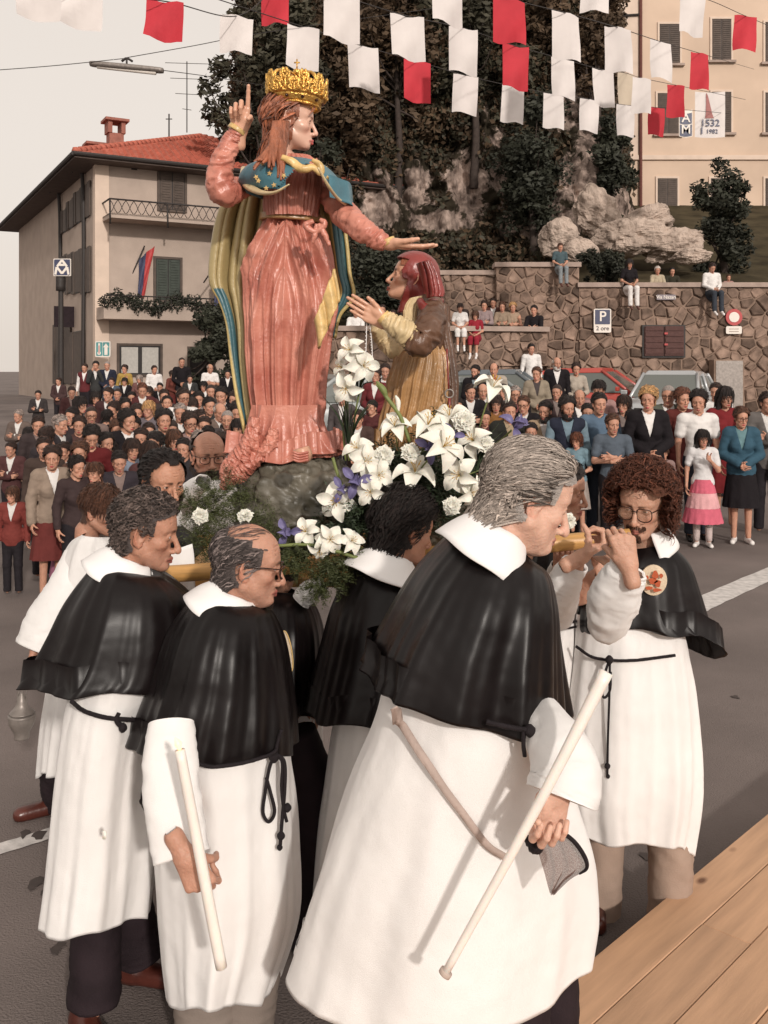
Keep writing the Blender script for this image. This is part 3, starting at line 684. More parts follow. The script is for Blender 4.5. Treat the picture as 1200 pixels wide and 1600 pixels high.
def stonewall(x0, x1, Y, z0, z1, lab, seed, cell=.42, thick=.45, holes=(), curve=0, copw=.09):
    wl = empty('stone_wall', ((x0 + x1) / 2, Y, z0), 0, lab, 'wall'); W, Hh = x1 - x0, z1 - z0
    yy = lambda x: Y + curve * ((x - x0) / W - .35)**2
    n = 24; V = []
    for i in range(n + 1):
        x = x0 + W * i / n
        V += [(x, yy(x), z0), (x, yy(x), z1), (x, yy(x) + thick, z1), (x, yy(x) + thick, z0)]
    wparent(link('mortar_core', mesh('mortar_core', V, np.concatenate([gridfaces(n + 1, 4), [[0, 1, 2, 3], [4 * n + 3, 4 * n + 2, 4 * n + 1, 4 * n]]]), M['mortar'], False)), wl)
    V = []
    for i in range(n + 1):
        x = x0 - .05 + (W + .1) * i / n; V += [(x, yy(x) - copw, z1 + .002), (x, yy(x) - copw, z1 + .12), (x, yy(x) + thick + .06, z1 + .12), (x, yy(x) + thick + .06, z1 + .002)]
    wparent(link('coping', mesh('coping', V, np.concatenate([gridfaces(n + 1, 4), [[0, 1, 2, 3], [4 * n + 3, 4 * n + 2, 4 * n + 1, 4 * n]]]), M['coping'], False)), wl)
    r_ = np.random.default_rng(seed + 50); L_ = stones(W, Hh, cell, seed, holes=holes); L_.sort(key=lambda q: -q[:, 1].mean())
    extra = []
    for k, q in enumerate(L_):
        q = q + np.array([x0, z0]); c = q.mean(0); m_ = len(q); pr = .03 + .05 * r_.random()
        ins = c + (q - c) * .80
        # round the corners a little with an extra ring
        V = [(a[0], yy(a[0]) + .02, a[1]) for a in q] + [(a[0], yy(a[0]) - pr * .7, a[1]) for a in c + (q - c) * .95] + [(a[0], yy(a[0]) - pr + .01 * r_.standard_normal(), a[1]) for a in ins]
        Fq = [(i, (i + 1) % m_, m_ + (i + 1) % m_, m_ + i) for i in range(m_)] + [(m_ + i, m_ + (i + 1) % m_, 2 * m_ + (i + 1) % m_, 2 * m_ + i) for i in range(m_)] + [tuple(range(2 * m_, 3 * m_))]
        if k < 290: wparent(link('stone', mesh('stone', V, Fq, M['stone'], False)), wl)
        else: extra.append((V, Fq))
    if extra:
        VV, FF, o_ = [], [], 0
        for V, Fq in extra: VV += V; FF += [tuple(i + o_ for i in f) for f in Fq]; o_ += len(V)
        wparent(link('stones', mesh('stones', VV, FF, M['stone'], False)), wl)['kind'] = 'stuff'
    return wl
WY = 24.5; ws = FPX / WY
wX = lambda x: (x - 600) / ws
wZ = lambda y: CH - (y - HY) / ws
stonewall(wX(905), wX(1330), WY, .3, wZ(449), 'high stone retaining wall behind the cars carrying the parking sign', 3, .31, holes=((wX(1000) - wX(905), wX(1070) - wX(905), wZ(560) - .3, wZ(508) - .3),))
stonewall(wX(776), wX(905), WY + .05, .5, wZ(417), 'taller stretch of stone wall left of the parking sign', 4, .28)
stonewall(wX(690), wX(776), WY + .3, 1.5, wZ(428), 'broken rubble wall end at the left of the tall stone wall', 5, .25)
stonewall(-2.4, 3.92, 22.6, .3, 3.0, 'low curved stone parapet wall with people leaning over it', 6, .29, curve=1.2, copw=.14)
# metal hatch
ht = empty('metal_hatch', (wX(1035), WY, wZ(558)), 0, 'brown double leaf metal hatch set in the stone wall', 'hatch')
wparent(link('frame', tmesh('frame', [box(wX(1002), wX(1069), WY - .10, WY + .02, wZ(559), wZ(508))], M['iron'], False)), ht)
for a, b in ((1005, 1034.6), (1036, 1066)):
    l_ = [box(wX(a), wX(b), WY - .14, WY - .103, wZ(556), wZ(511))]
    for j in range(5): l_.append(box(wX(a) + .02, wX(b) - .02, WY - .16, WY - .142, wZ(553 - j * 9), wZ(546 - j * 9)))
    wparent(link('door_leaf', tmesh('door_leaf', l_, cloth((.085, .04, .035), .6), False)), ht)
for yq in (520, 537): wparent(link('hinge', tmesh('hinge', [box(wX(1035), wX(1040), WY - .19, WY - .162, wZ(yq + 3), wZ(yq))], M['signred'], False)), ht)

# ---- signs
def text(name, body, size, loc, m, parent, rot=(R(90), 0, 0), ext=.004, align='CENTER'):
    c = bpy.data.curves.new(name, 'FONT'); c.body = body; c.size = size; c.extrude = ext; c.align_x = align; c.align_y = 'CENTER'; c.offset = size * .012
    c.materials.append(m); t_ = bpy.data.objects.new('t', c); COL.objects.link(t_)
    me = bpy.data.meshes.new_from_object(t_.evaluated_get(bpy.context.evaluated_depsgraph_get())); me.name = name
    bpy.data.objects.remove(t_); o = link(name, me, None, loc, rot); wparent(o, parent); return o
def rrect(x0, x1, z0, z1, y0, y1, r_=.04):
    V = []
    for y in (y0, y1):
        for cx, cz, a0 in ((x1 - r_, z1 - r_, 0), (x0 + r_, z1 - r_, 90), (x0 + r_, z0 + r_, 180), (x1 - r_, z0 + r_, 270)):
            for k in range(5): a = R(a0 + k * 22.5); V.append((cx + r_ * math.cos(a), y, cz + r_ * math.sin(a)))
    n = 20; return V, [tuple(range(n)), tuple(range(2 * n - 1, n - 1, -1))] + [(i, n + i, n + (i + 1) % n, (i + 1) % n) for i in range(n)]
def rr(name, a, m, parent): 
    V, Fq = rrect(*a); return wparent(link(name, mesh(name, V, Fq, m, False)), parent)
sg = empty('parking_sign', (wX(939), WY - .12, wZ(521)), 0, 'blue and white parking sign with a white plate on the stone wall', 'sign')
rr('sign_plate', (wX(926), wX(953), wZ(520), wZ(483), WY - .14, WY - .11), M['signwhite'], sg)
rr('blue_field', (wX(928), wX(951), wZ(507), wZ(484.5), WY - .152, WY - .142, .01), M['signblue'], sg)
text('letter', 'P', .36, (wX(939.5), WY - .158, wZ(495.5)), M['signwhite'], sg)
text('lettering', '2 ore', .15, (wX(939.5), WY - .148, wZ(513.5)), M['signink'], sg, ext=.002)
ar = empty('no_entry_sign', (wX(1144), WY - .12, wZ(523)), 0, 'round red ringed traffic sign with a small white plate at the wall end', 'sign')
th = np.linspace(0, 2 * PI, 36, endpoint=False)
def disc(r0, y0, y1):
    V = [(wX(1144) + r0 * math.cos(a), y, wZ(496) + r0 * math.sin(a)) for y in (y0, y1) for a in th]; n = 36
    return V, [tuple(range(n)), tuple(range(2 * n - 1, n - 1, -1))] + [(i, n + i, n + (i + 1) % n, (i + 1) % n) for i in range(n)]
V, Fq = disc(.21, WY - .14, WY - .11); wparent(link('red_ring', mesh('red_ring', V, Fq, M['signred'], False)), ar)
V, Fq = disc(.13, WY - .15, WY - .141); wparent(link('white_centre', mesh('white_centre', V, Fq, M['signwhite'], False)), ar)
rr('lower_plate', (wX(1131.5), wX(1156), wZ(522), wZ(510), WY - .14, WY - .11), M['signwhite'], ar)
for yq in (514, 518):
    wparent(link('plate_line', mesh('plate_line', *[q if i else q for i, q in enumerate(box(wX(1136), wX(1151), WY - .146, WY - .1405, wZ(yq + .8), wZ(yq)))], M['mortar'], False)), ar)
sn = empty('street_name_plate', (wX(1037), WY - .1, wZ(467)), 0, 'small worn blue and white street name plate high on the wall', 'sign')
rr('name_board', (wX(1024), wX(1053), wZ(469), wZ(461), WY - .13, WY - .10, .01), cloth((.24, .21, .23), .5), sn)
text('lettering', 'Via Nazari', .12, (wX(1038.5), WY - .135, wZ(465)), M['signwhite'], sn, ext=.002)
cb_ = empty('grey_cabinet', (wX(1135), WY - .4, gz(24)), 0, 'grey utility cabinet against the foot of the wall by the right edge', 'cabinet')
o = wparent(link('casing', tmesh('casing', [box(wX(1105), wX(1152), WY - .5, WY - .1, .7, wZ(562))], M['mortar'], False)), cb_); bevel(o, .02)
o = wparent(link('door', tmesh('door', [box(wX(1108), wX(1149), WY - .52, WY - .503, .8, wZ(564))], M['metalgrey'], False)), cb_)
# thermometer / arrow sign on the house corner
tsg = empty('pharmacy_sign', pxc(162, 558, 48), 0, 'teal and white sign with thermometer and arrow on the house corner', 'sign')
s_ = 48.6; a = P(150, 558, s_); b = P(174, 533, s_); yq = a.y
rr('sign_plate', (a.x, b.x, a.z, b.z, yq - .10, yq - .03, .05), M['signwhite'], tsg)
rr('teal_field', (a.x + .25, b.x - .035, a.z + .04, b.z - .04, yq - .112, yq - .102, .03), M['signgreen'], tsg)
rr('left_field', (a.x + .035, a.x + .235, a.z + .04, b.z - .04, yq - .112, yq - .102, .03), M['signgreen'], tsg)
rr('thermometer_tube', (a.x + .105, a.x + .165, a.z + .14, b.z - .07, yq - .120, yq - .113, .02), M['signwhite'], tsg)
rr('thermometer_bulb', (a.x + .08, a.x + .19, a.z + .07, a.z + .18, yq - .123, yq - .114, .05), M['signwhite'], tsg)
rr('thermometer_liquid', (a.x + .122, a.x + .148, a.z + .11, b.z - .14, yq - .13, yq - .124, .01), M['signred'], tsg)
cx = (a.x + .25 + b.x - .035) / 2
V = [(cx - .09, yq - .12, b.z - .2), (cx, yq - .12, b.z - .07), (cx + .09, yq - .12, b.z - .2), (cx + .05, yq - .12, b.z - .2), (cx + .05, yq - .12, a.z + .07), (cx - .05, yq - .12, a.z + .07), (cx - .05, yq - .12, b.z - .2)]
wparent(link('arrow', mesh('arrow', V, [(6, 5, 4, 3), (0, 6, 3, 2, 1)], M['signwhite'], False)), tsg)
# monogram sign on a pole, left
def monogram(c, w_, h_, y, parent, m):   # letter A over letter M in strokes
    def st(a, b, t=.13):
        a = np.array(a); b = np.array(b); d = (b - a) / np.linalg.norm(b - a); n = np.array([-d[1], d[0]]) * t / 2
        return [a - n, b - n, b + n, a + n]
    V, Fq = [], []
    for a, b in (((-.28, .05), (0, .42)), ((0, .42), (.28, .05)), ((-.15, .14), (.15, .14)), ((-.38, -.42), (-.30, .02)), ((-.30, .02), (0, -.36)), ((0, -.36), (.30, .02)), ((.30, .02), (.38, -.42))):
        k = len(V)
        for q in st(a, b): V.append((c[0] + q[0] * w_, y - .0002 * k, c[1] + q[1] * h_))
        Fq.append((k, k + 1, k + 2, k + 3))
    return wparent(link('monogram', mesh('monogram', V, Fq, m, False)), parent)
s_ = 56.0; a = P(86, 432, s_); b = P(113, 405, s_)
ms = empty('monogram_sign', (a.x + .2, a.y, gz(a.y)), 0, 'square blue sign with a white letter monogram on a dark post', 'sign')
wparent(link('post', tmesh('post', [tube([(a.x + .16, a.y, gz(a.y)), (a.x + .17, a.y, b.z + .05)], [.09, .06], 8, 6), tube([(a.x + .15, a.y, a.z - .4), (a.x + .15, a.y, a.z)], [.13, .13], 8, 4)], M['iron'])), ms)
rr('sign_plate', (a.x, b.x, a.z, b.z, a.y - .13, a.y - .09, .02), M['signwhite'], ms)
rr('blue_field', (a.x + .02, b.x - .02, a.z + .02, b.z - .02, a.y - .137, a.y - .131, .02), M['signblue'], ms)
monogram(((a.x + b.x) / 2, (a.z + b.z) / 2), b.x - a.x, b.z - a.z, a.y - .142, ms, M['signwhite'])

# ---- hanging street lamp, wires, aerials
s_ = 78.0
lamp = empty('hanging_street_lamp', pxc(198, 104, s_), 0, 'long tube street lamp hanging on wires over the square', 'street lamp')
a, b = P(146, 100, s_), P(250, 110, s_)
wparent(link('reflector', tmesh('reflector', [tube([a, a + (b - a) * .03, a + (b - a) * .97, b], [.03, .10, .10, .03], 10, 14, squash=.6)], M['metalgrey'])), lamp)
wparent(link('tube_light', tmesh('tube_light', [tube([a + Vector((.08, 0, -.05)), b + Vector((-.08, 0, -.05))], .045, 8, 4)], M['signwhite'])), lamp)
wparent(link('bracket', tmesh('bracket', [tube([P(198, 104, s_), P(198, 90, s_)], .02, 6, 3), tube([P(190, 96, s_), P(198, 91, s_), P(207, 96, s_)], .025, 6, 6)], M['iron'])), lamp)
def wire(pts, lab, r_=.008, name='overhead_wire', cat='wire', n=16):
    o = link(name, tmesh(name, [tube(pts, r_, 4, n)], M['iron'])); tag(o, lab, cat)
wire([P(198, 90, s_), P(300, 72, 76), P(420, 50, 74), P(700, 10, 66)], 'thin wire running from the hanging lamp up to the right')
wire([P(-40, 112, 80), P(80, 103, 79), P(198, 91, s_)], 'thin wire running from the hanging lamp to the left frame edge')
wire([P(240, 108, s_), P(330, 120, 70), P(420, 135, 60)], 'thin wire sagging right behind the raised hand')
an = empty('tv_aerial', pxc(292, 205, 40), 0, 'tall television aerial mast on the roof ridge', 'aerial')
wparent(link('mast', tmesh('mast', [tube([P(292, 207, 40), P(292, 96, 40)], .022, 5, 4)], M['iron'])), an)
for y0, hw in ((98, 34), (122, 26), (146, 18), (170, 7)):
    wparent(link('rod', tmesh('rod', [tube([P(292 - hw, y0, 40), P(292 + hw, y0 + 2, 40)], .012, 4, 3)], M['iron'])), an)
an = empty('short_aerial', pxc(264, 214, 40), 0, 'short aerial stub on the roof left of the tall mast', 'aerial')
wparent(link('mast', tmesh('mast', [tube([P(264, 214, 40), P(264, 178, 40)], .03, 5, 4)], M['iron'])), an)
wparent(link('rod', tmesh('rod', [tube([P(259, 186, 40), P(269, 186, 40)], .02, 4, 3)], M['iron'])), an)

# ---- bunting
FL = {
 'bunting line with a big red flag over the house and pale flags by the tree': [(62, -30, 66, 62, 'w'), (128, -10, 62, 55, 'w'), (258, 2, 60, 61, 'r'), (370, 25, 52, 58, 'w'), (430, -20, 46, 58, 'r')],
 'longest bunting line passing over the crown and down to the right': [(474, 42, 50, 68, 'w'), (567, 72, 48, 68, 'w'), (652, 96, 42, 64, 'r'), (728, 118, 39, 60, 'w'), (802, 135, 36, 56, 'w'), (865, 147, 33, 53, 'w'), (921, 155, 30, 51, 'w'), (977, 164, 27, 49, 'w'), (1026, 168, 25, 44, 'r')],
 'middle bunting line with a red flag above a white one': [(534, -6, 56, 70, 'w'), (636, 25, 53, 67, 'w'), (724, 44, 45, 70, 'w'), (806, 72, 41, 66, 'r'), (879, 92, 37, 62, 'w'), (942, 109, 33, 58, 'w'), (977, 114, 26, 54, 'c'), (1003, 122, 29, 54, 'w'), (1056, 133, 26, 50, 'r')],
 'upper bunting line ending in a red flag on the cream building': [(698, -34, 50, 70, 'w'), (795, -2, 51, 68, 'r'), (883, 20, 47, 72, 'w'), (965, 43, 41, 70, 'w'), (1032, 65, 36, 60, 'w'), (1093, 83, 28, 56, 'r')],
 'topmost bunting line cut by the upper frame edge': [(930, -40, 42, 60, 'w'), (1083, -8, 40, 62, 'w'), (1165, 25, 34, 55, 'r'), (1225, 50, 30, 50, 'w')]}
for li, (lab, fl) in enumerate(FL.items()):
    b = empty('bunting_line', tuple(P(fl[0][0], fl[0][1], fl[0][2] / .36)), 0, lab, 'bunting', 'bunting lines over the square')
    pts = [P(x, y, max(60, w_ / .36)) for x, y, w_, h_, c in fl]
    ex0 = pts[0] + (pts[0] - pts[1]) * 1.5; ex1 = pts[-1] + (pts[-1] - pts[-2]) * (3 if li else 0.6)
    wparent(link('string', tmesh('string', [tube([ex0] + pts + [ex1], .006, 4, 60)], M['iron'])), b)
    for k, (x, y, w_, h_, c) in enumerate(fl):
        sc = max(60, w_ / .36); o0 = P(x, y, sc); W, Hh = w_ / sc, h_ / sc; V = []; ph = random.random() * 6; tl = random.uniform(-.05, .05)
        a = R(random.uniform(-18, 18)); n_ = 7
        for i in range(n_):
            for j in range(n_):
                u, v = j / (n_ - 1) - .5, i / (n_ - 1)
                cv = .07 * math.sin(ph + 4.2 * u + 2 * v) * v + .015 * math.sin(9 * u + 6 * v + ph * 3) + .03 * v * v * math.sin(ph * 2)
                du = u * W; V.append((o0.x + du * math.cos(a) + tl * v * .5, o0.y + du * math.sin(a) + cv, o0.z - v * Hh - du * .16 + .01 * math.sin(7 * u + ph)))
        wparent(link('flag', mesh('flag', V, gridfaces(n_, n_, False), M['flag' + c])), b)
# cloth banners on the cream building
bn = empty('monogram_banner', pxc(1072, 192, 58), 0, 'small white and blue monogram banner hanging beside the painted one', 'banner')
s_ = 58.0
def cloth_rect(x0, y0, x1, y1, s, y_off, name, m, parent, wav=.03, nn=8):
    a, b = P(x0, y0, s), P(x1, y1, s); V = []
    for i in range(nn):
        for j in range(nn):
            u, v = j / (nn - 1), i / (nn - 1); V.append((a.x + (b.x - a.x) * u, a.y + y_off + wav * math.sin(5 * u + 2 * v) * v, a.z + (b.z - a.z) * v - .03 * math.sin(PI * u)))
    return wparent(link(name, mesh(name, V, gridfaces(nn, nn, False), m)), parent)
cloth_rect(1061, 171, 1082, 213, s_, 0, 'banner_cloth', M['signwhite'], bn, 0)
for x0, y0, x1, y1 in ((1062, 176, 1081, 193), (1062, 194.5, 1081, 212)):
    cloth_rect(x0, y0, x1, y1, s_, -.008, 'blue_panel', M['signblue'], bn, 0)
a = P(1071.5, 185, s_); text('letter', 'A', .34, (a.x, a.y - .02, a.z), M['signwhite'], bn)
a = P(1071.5, 203, s_); text('letter', 'M', .34, (a.x, a.y - .02, a.z), M['signwhite'], bn)
bn = empty('painted_banner', pxc(1108, 180, 57), 0, 'white banner with a draped reddish figure and date numerals', 'banner')
cloth_rect(1086, 143, 1133, 214, s_, 0, 'banner_cloth', M['flagw'], bn, .02)
V = []; 
for i, (y, wd) in enumerate(((146, .5), (150, 1.5), (156, 2.2), (163, 3), (170, 4), (178, 5), (185, 7))):
    for q in (-1, 1): p = P(1106 + (i - 3) * .8 + q * wd, y, s_); V.append((p.x, p.y - .015, p.z))
wparent(link('printed_figure', mesh('printed_figure', V, gridfaces(7, 2, False), cloth((.35, .16, .15)))), bn)
a = P(1109, 193, s_); text('date', '1532', .26, (a.x, a.y - .035, a.z), M['signblue'], bn)
a = P(1096, 205, s_); text('date', '1', .26, (a.x, a.y - .035, a.z), M['signblue'], bn)
a = P(1112, 206, s_); text('date', '1982', .16, (a.x, a.y - .035, a.z), M['signblue'], bn)
# ================================================================ HEADS, HANDS, BODIES
HP = dict(nose=1.0, nosel=0, jaw=1.0, fem=0, cheek=1.0, brow=1.0, fat=0, age=0, ear=1.0, smooth=0, chin=0, back=0)
def headfield(q, full=True):
    g = lambda k: q.get(k, HP[k])
    def f(p):
        fem, fat = g('fem'), g('fat'); y = np.abs(p[:, 1]); s = np.stack([p[:, 0], y, p[:, 2]], 1)
        d = ell(s, (-.010, 0, .034), (.094 + .004 * g('back'), .077 - .003 * fem, .083))
        d = smin(d, ell(s, (.028, 0, .030), (.060, .066, .060)), .02)
        d = smin(d, ell(s, (.034, 0, -.040), (.050, .054 + .006 * fat, .070)), .03)
        d = smin(d, cap(s, (-.002, .052 * g('jaw') + .006 * fat, -.055), (.068, .018 * g('jaw'), -.098 + .004 * fem), .017 + .005 * fat, .015), .028)
        d = smin(d, cap(s, (.072 + .004 * g('chin'), 0, -.099 + .004 * fem), (.076 + .004 * g('chin'), .010 * (1 - .5 * fem), -.097 + .004 * fem), .0155 - .003 * fem), .014)
        d = smin(d, ell(s, (.066, 0, -.064), (.027, .028, .030)), .014)
        d = smin(d, ell(s, (.050, .044, -.026), (.026, .020, .018)), .018)
        br = (1 - .6 * fem) * g('brow')
        d = smin(d, cap(s, (.080, .010, .020), (.062, .046, .022), .0085 + .003 * br), .012)
        d = smax(d, -ell(s, (.094, .032, .000), (.018, .020, .0125)), .012)
        if full:
            ball = np.linalg.norm(s - np.array((.0715, .0315, .0005)), axis=1) - .0142
            lo_ = .0008 if g('smooth') else .0
            slit = ell(s, (.0865, .0325, -.0005 - lo_), (.010, .0125, .0032 if g('smooth') else .0042))
            d = smin(d, smax(ball, -slit, .0012), .0035)
        nw, nl = g('nose'), g('nosel')
        d = smin(d, cap(s, (.083, 0, .010), (.108 + .006 * nl, 0, -.036 - .004 * nl), .0070 * nw, .0095 * nw), .009)
        d = smin(d, cap(s, (.100 + .005 * nl, 0, -.043 - .004 * nl), (.1085 + .007 * nl, 0, -.0425 - .005 * nl), .0095 * nw, .0100 * nw), .006)
        d = smin(d, ell(s, (.0955, .0125 * nw, -.0465 - .003 * nl), (.0115, .0072, .0078)), .005)
        if full:
            d = smax(d, -ell(s, (.1015, .0062, -.0555 - .003 * nl), (.006, .0034, .005)), .003)
            # lips
            d = smin(d, cap(s, (.0960, 0, -.0712), (.0825, .0240, -.0755), .0062, .003), .004)
            d = smin(d, cap(s, (.0945, 0, -.0822), (.0830, .0210, -.0785), .0072, .0035), .004)
            d = smax(d, -cap(s, (.1035, 0, -.0764), (.0885, .0265, -.0768), .0019), .0022)
            d = smax(d, -ell(s, (.094, 0, -.0915), (.006, .014, .0035)), .006)
            a_ = g('age')
            if a_:
                d = smax(d, -cap(s, (.094, .020, -.046), (.082, .036, -.080), .0022 * a_), .006)
                d = smax(d, -cap(s, (.084, .022, -.020), (.074, .044, -.016), .0018 * a_), .006)
                for zz in (.046, .058, .069): d = smax(d, -cap(s, (.0905 - (zz - .04) * .25, 0, zz), (.074 - (zz - .04) * .25, .042, zz - .003), .0012 * a_), .005)
            e_ = g('ear')
            er = ell(s, (-.006, .0765, -.008), (.019 * e_, .0075, .034 * e_), np.array(Matrix.Rotation(R(10), 3, 'Y') @ Matrix.Rotation(R(-16), 3, 'Z')))
            er = smax(er, -ell(s, (-.001, .0850, -.006), (.0105, .0065, .020)), .003)
            er = smin(er, chain(s, [(.006, .076, .012), (-.002, .086, .026), (-.016, .088, .018), (-.021, .087, -.004), (-.014, .083, -.026), (-.003, .077, -.040), (.004, .073, -.034)], [.003, .0034, .0036, .0034, .0036, .0052, .004], .003), .003)
            er = smin(er, cap(s, (.006, .074, -.010), (.004, .076, -.020), .004), .003)
            d = smin(d, er, .004)
        n = cap(p, (-.022, 0, -.050), (-.050, 0, -.20), .053 - .007 * fem + .006 * fat, .060 - .010 * fem + .006 * fat)
        if fat: n = smin(n, ell(s, (.035, 0, -.108), (.040, .036, .022)), .02)
        return smin(d, n, .022)
    return f
def headcolors(V, q, skin=(.52, .275, .19), lip=(.42, .13, .10), brow=None, beard=None, stubble=0, beardf=None, rough=False):
    skin = np.array(skin); C = np.tile(skin, (len(V), 1)); y = np.abs(V[:, 1]); s = np.stack([V[:, 0], y, V[:, 2]], 1)
    def blend(m, c): nonlocal C; C = C * (1 - m[:, None]) + np.array(c) * m[:, None]
    sm = lambda d, a, b: np.clip(1 - (d - a) / (b - a), 0, 1)
    blend(.35 * sm(np.linalg.norm(s - (.068, .042, -.035), axis=1), .008, .03), skin * np.array([1.08, .72, .68]))
    blend(.30 * sm(np.linalg.norm(s - (.108, 0, -.044), axis=1), .004, .016), skin * np.array([1.05, .72, .68]))
    blend(.45 * sm(np.abs(ell(s, (-.006, .080, -.008), (.02, .01, .034))), .0, .006) * (V[:, 0] < .02) * (y > .072), skin * np.array([1.0, .68, .62]))
    if stubble: blend(stubble * sm(np.minimum(ell(s, (.05, 0, -.08), (.055, .062, .042)), 1), -.001, .012) * (s[:, 0] > -.01), skin * np.array([.62, .62, .66]))
    lipd = np.minimum(cap(s, (.0975, 0, -.0712), (.0825, .0230, -.0760), .0045, .0016), cap(s, (.0970, 0, -.0822), (.0840, .0200, -.0790), .0055, .0016))
    blend(sm(lipd, .001, .0035), lip)
    blend(.8 * sm(cap(s, (.099, 0, -.0766), (.0870, .0245, -.0770), .0008), .0003, .0022), np.array(lip) * .3)
    blend(.8 * sm(ell(s, (.1005, .0062, -.0545), (.005, .003, .004)), -.001, .0015), skin * .25)
    eye = ell(s, (.0865, .0325, -.0005), (.012, .0135, .0052))
    blend(.55 * sm(eye, 0, .004), skin * np.array([.55, .42, .40]))
    if rough:   # eyes painted for distant heads
        blend(sm(ell(s, (.0865, .0325, -.001), (.012, .0105, .004)), 0, .002), (.10, .06, .05))
    if brow is not None:
        blend(.9 * sm(cap(s, (.090, .014, .0185), (.070, .048, .022), .0035, .002), 0, .004), brow)
    if beard is not None and beardf is not None: blend(beardf(s), beard)
    return C
def makehead(q, h=.003, **kw):
    f = headfield(q); V, Q = nets(f, (-.13, -.105, -.17), (.135, .105, .135), h)
    C = headcolors(V, q, **kw); return V, Q, C, f
def grad(f, p, e=.002):
    o = np.eye(3) * e; g = np.stack([f(p + o[i]) - f(p - o[i]) for i in range(3)], 1); return g / (np.linalg.norm(g, axis=1)[:, None] + 1e-9)
def scalp(p, line='short'):                  # true where hair grows; face along +x
    x, y, z = p[:, 0], np.abs(p[:, 1]), p[:, 2]
    front = z > (.078 if line != 'reced' else .094) - .02 * (y / .07)**2
    top = (x < .088 - .35 * (y - .03).clip(0)) & (z > .058 - .3 * (y - .045).clip(0)) & front
    side = (x < .034 - .25 * (z < .0) * .08) & (z > .0) & (y > .03)
    back = (x < -.018) & (z > -.075 + .18 * (x + .10).clip(0))
    m = (top & (z > .045)) | side | back
    if line == 'bald': m = (m & ~((z > .078) & (x > -.075)) & ~((z > .06) & (x > .0)))
    if line == 'reced': m &= ~((x > .055) & (y > .022)) 
    m &= ~((np.linalg.norm(np.stack([x + .006, y - .078, z + .008], 1) / np.array([.030, .055, .043]), axis=1) < 1))
    return m
def strands(f, dirf, n, length, steps, width, off, color, seed=0, line='short', curl=0, shade=.35, scalef=scalp, up=0, box_=None):
    r_ = np.random.default_rng(seed); b0, b1 = box_ or ((-.13, -.10, -.10), (.12, .10, .14))
    p = r_.uniform(b0, b1, (n * 8, 3)); d = f(p); p = p[np.abs(d) < .03]
    for _ in range(3): p = p - grad(f, p) * f(p)[:, None]
    p = p[scalef(p, line)]; p = p[:n]; n = len(p)
    N = grad(f, p); L = length * (.6 + .7 * r_.random(n)); path = [p + N * off * .3]; ph = r_.random(n) * 6.28
    o_ = off * (.6 + .8 * r_.random(n)); cur = p.copy()
    tw = r_.standard_normal((n, 3)) * .18
    for k in range(steps):
        D = dirf(cur, k / steps) + tw
        if curl:
            a = ph + k * 1.5; t1 = np.cross(N, D); t1 /= np.linalg.norm(t1, axis=1)[:, None] + 1e-9
            D = D + curl * (np.cos(a)[:, None] * t1 + .6 * np.sin(a)[:, None] * N)
        D /= np.linalg.norm(D, axis=1)[:, None] + 1e-9
        cur = cur + D * (L / steps)[:, None]; dd = f(cur); N = grad(f, cur)
        tgt = o_ * math.sin(PI * min(1, (k + 1.4) / steps * .8)) + up * (k + 1) / steps
        cur = cur + N * (tgt - dd)[:, None] * np.where(dd < tgt, 1, .6)[:, None]; path.append(cur.copy())
    path = np.stack(path, 1); T = np.gradient(path, axis=1); Nn = np.stack([grad(f, path[:, k]) for k in range(steps + 1)], 1)
    S = np.cross(T, Nn + .35 * r_.standard_normal((n, 1, 3))); S /= np.linalg.norm(S, axis=2)[:, :, None] + 1e-9
    wd = width * np.sin(np.linspace(.5, PI - .25, steps + 1))[None, :, None] * (.7 + .6 * r_.random((n, 1, 1)))
    mid = path + Nn * width * .35
    V = np.stack([path - S * wd, mid, path + S * wd], 2)
    k = steps + 1; base = (np.arange(n) * k * 3)[:, None, None]; i = (np.arange(steps) * 3)[None, :, None]
    c = np.arange(2)[None, None, :]; q0 = base + i + c
    Fq = np.stack([q0, q0 + 1, q0 + 4, q0 + 3], -1).reshape(-1, 4)
    cv = (1 + shade * r_.standard_normal((n, 1))).clip(.3, 2)
    col = np.asarray(color)[None] * cv if not callable(color) else color(path[:, 0], r_) * cv
    C = np.repeat(col, k * 3, 0); return V.reshape(-1, 3), Fq, C
def haircap(f, off, line='short', h=.005, lump=0, seed=0, scalef=scalp, drop=0):
    def g(p):
        d = f(p) - off
        if lump: d = d - lump * (vnoise(p * 55 + 9, seed) - .45)
        return d
    V, Q = nets(g, (-.16, -.14, -.17), (.15, .14, .17), h)
    c = V[Q].mean(1); m = scalef(c, line); Q = Q[m]
    u, inv = np.unique(Q, return_inverse=True); return V[u], inv.reshape(Q.shape), np.ones((len(u), 3))
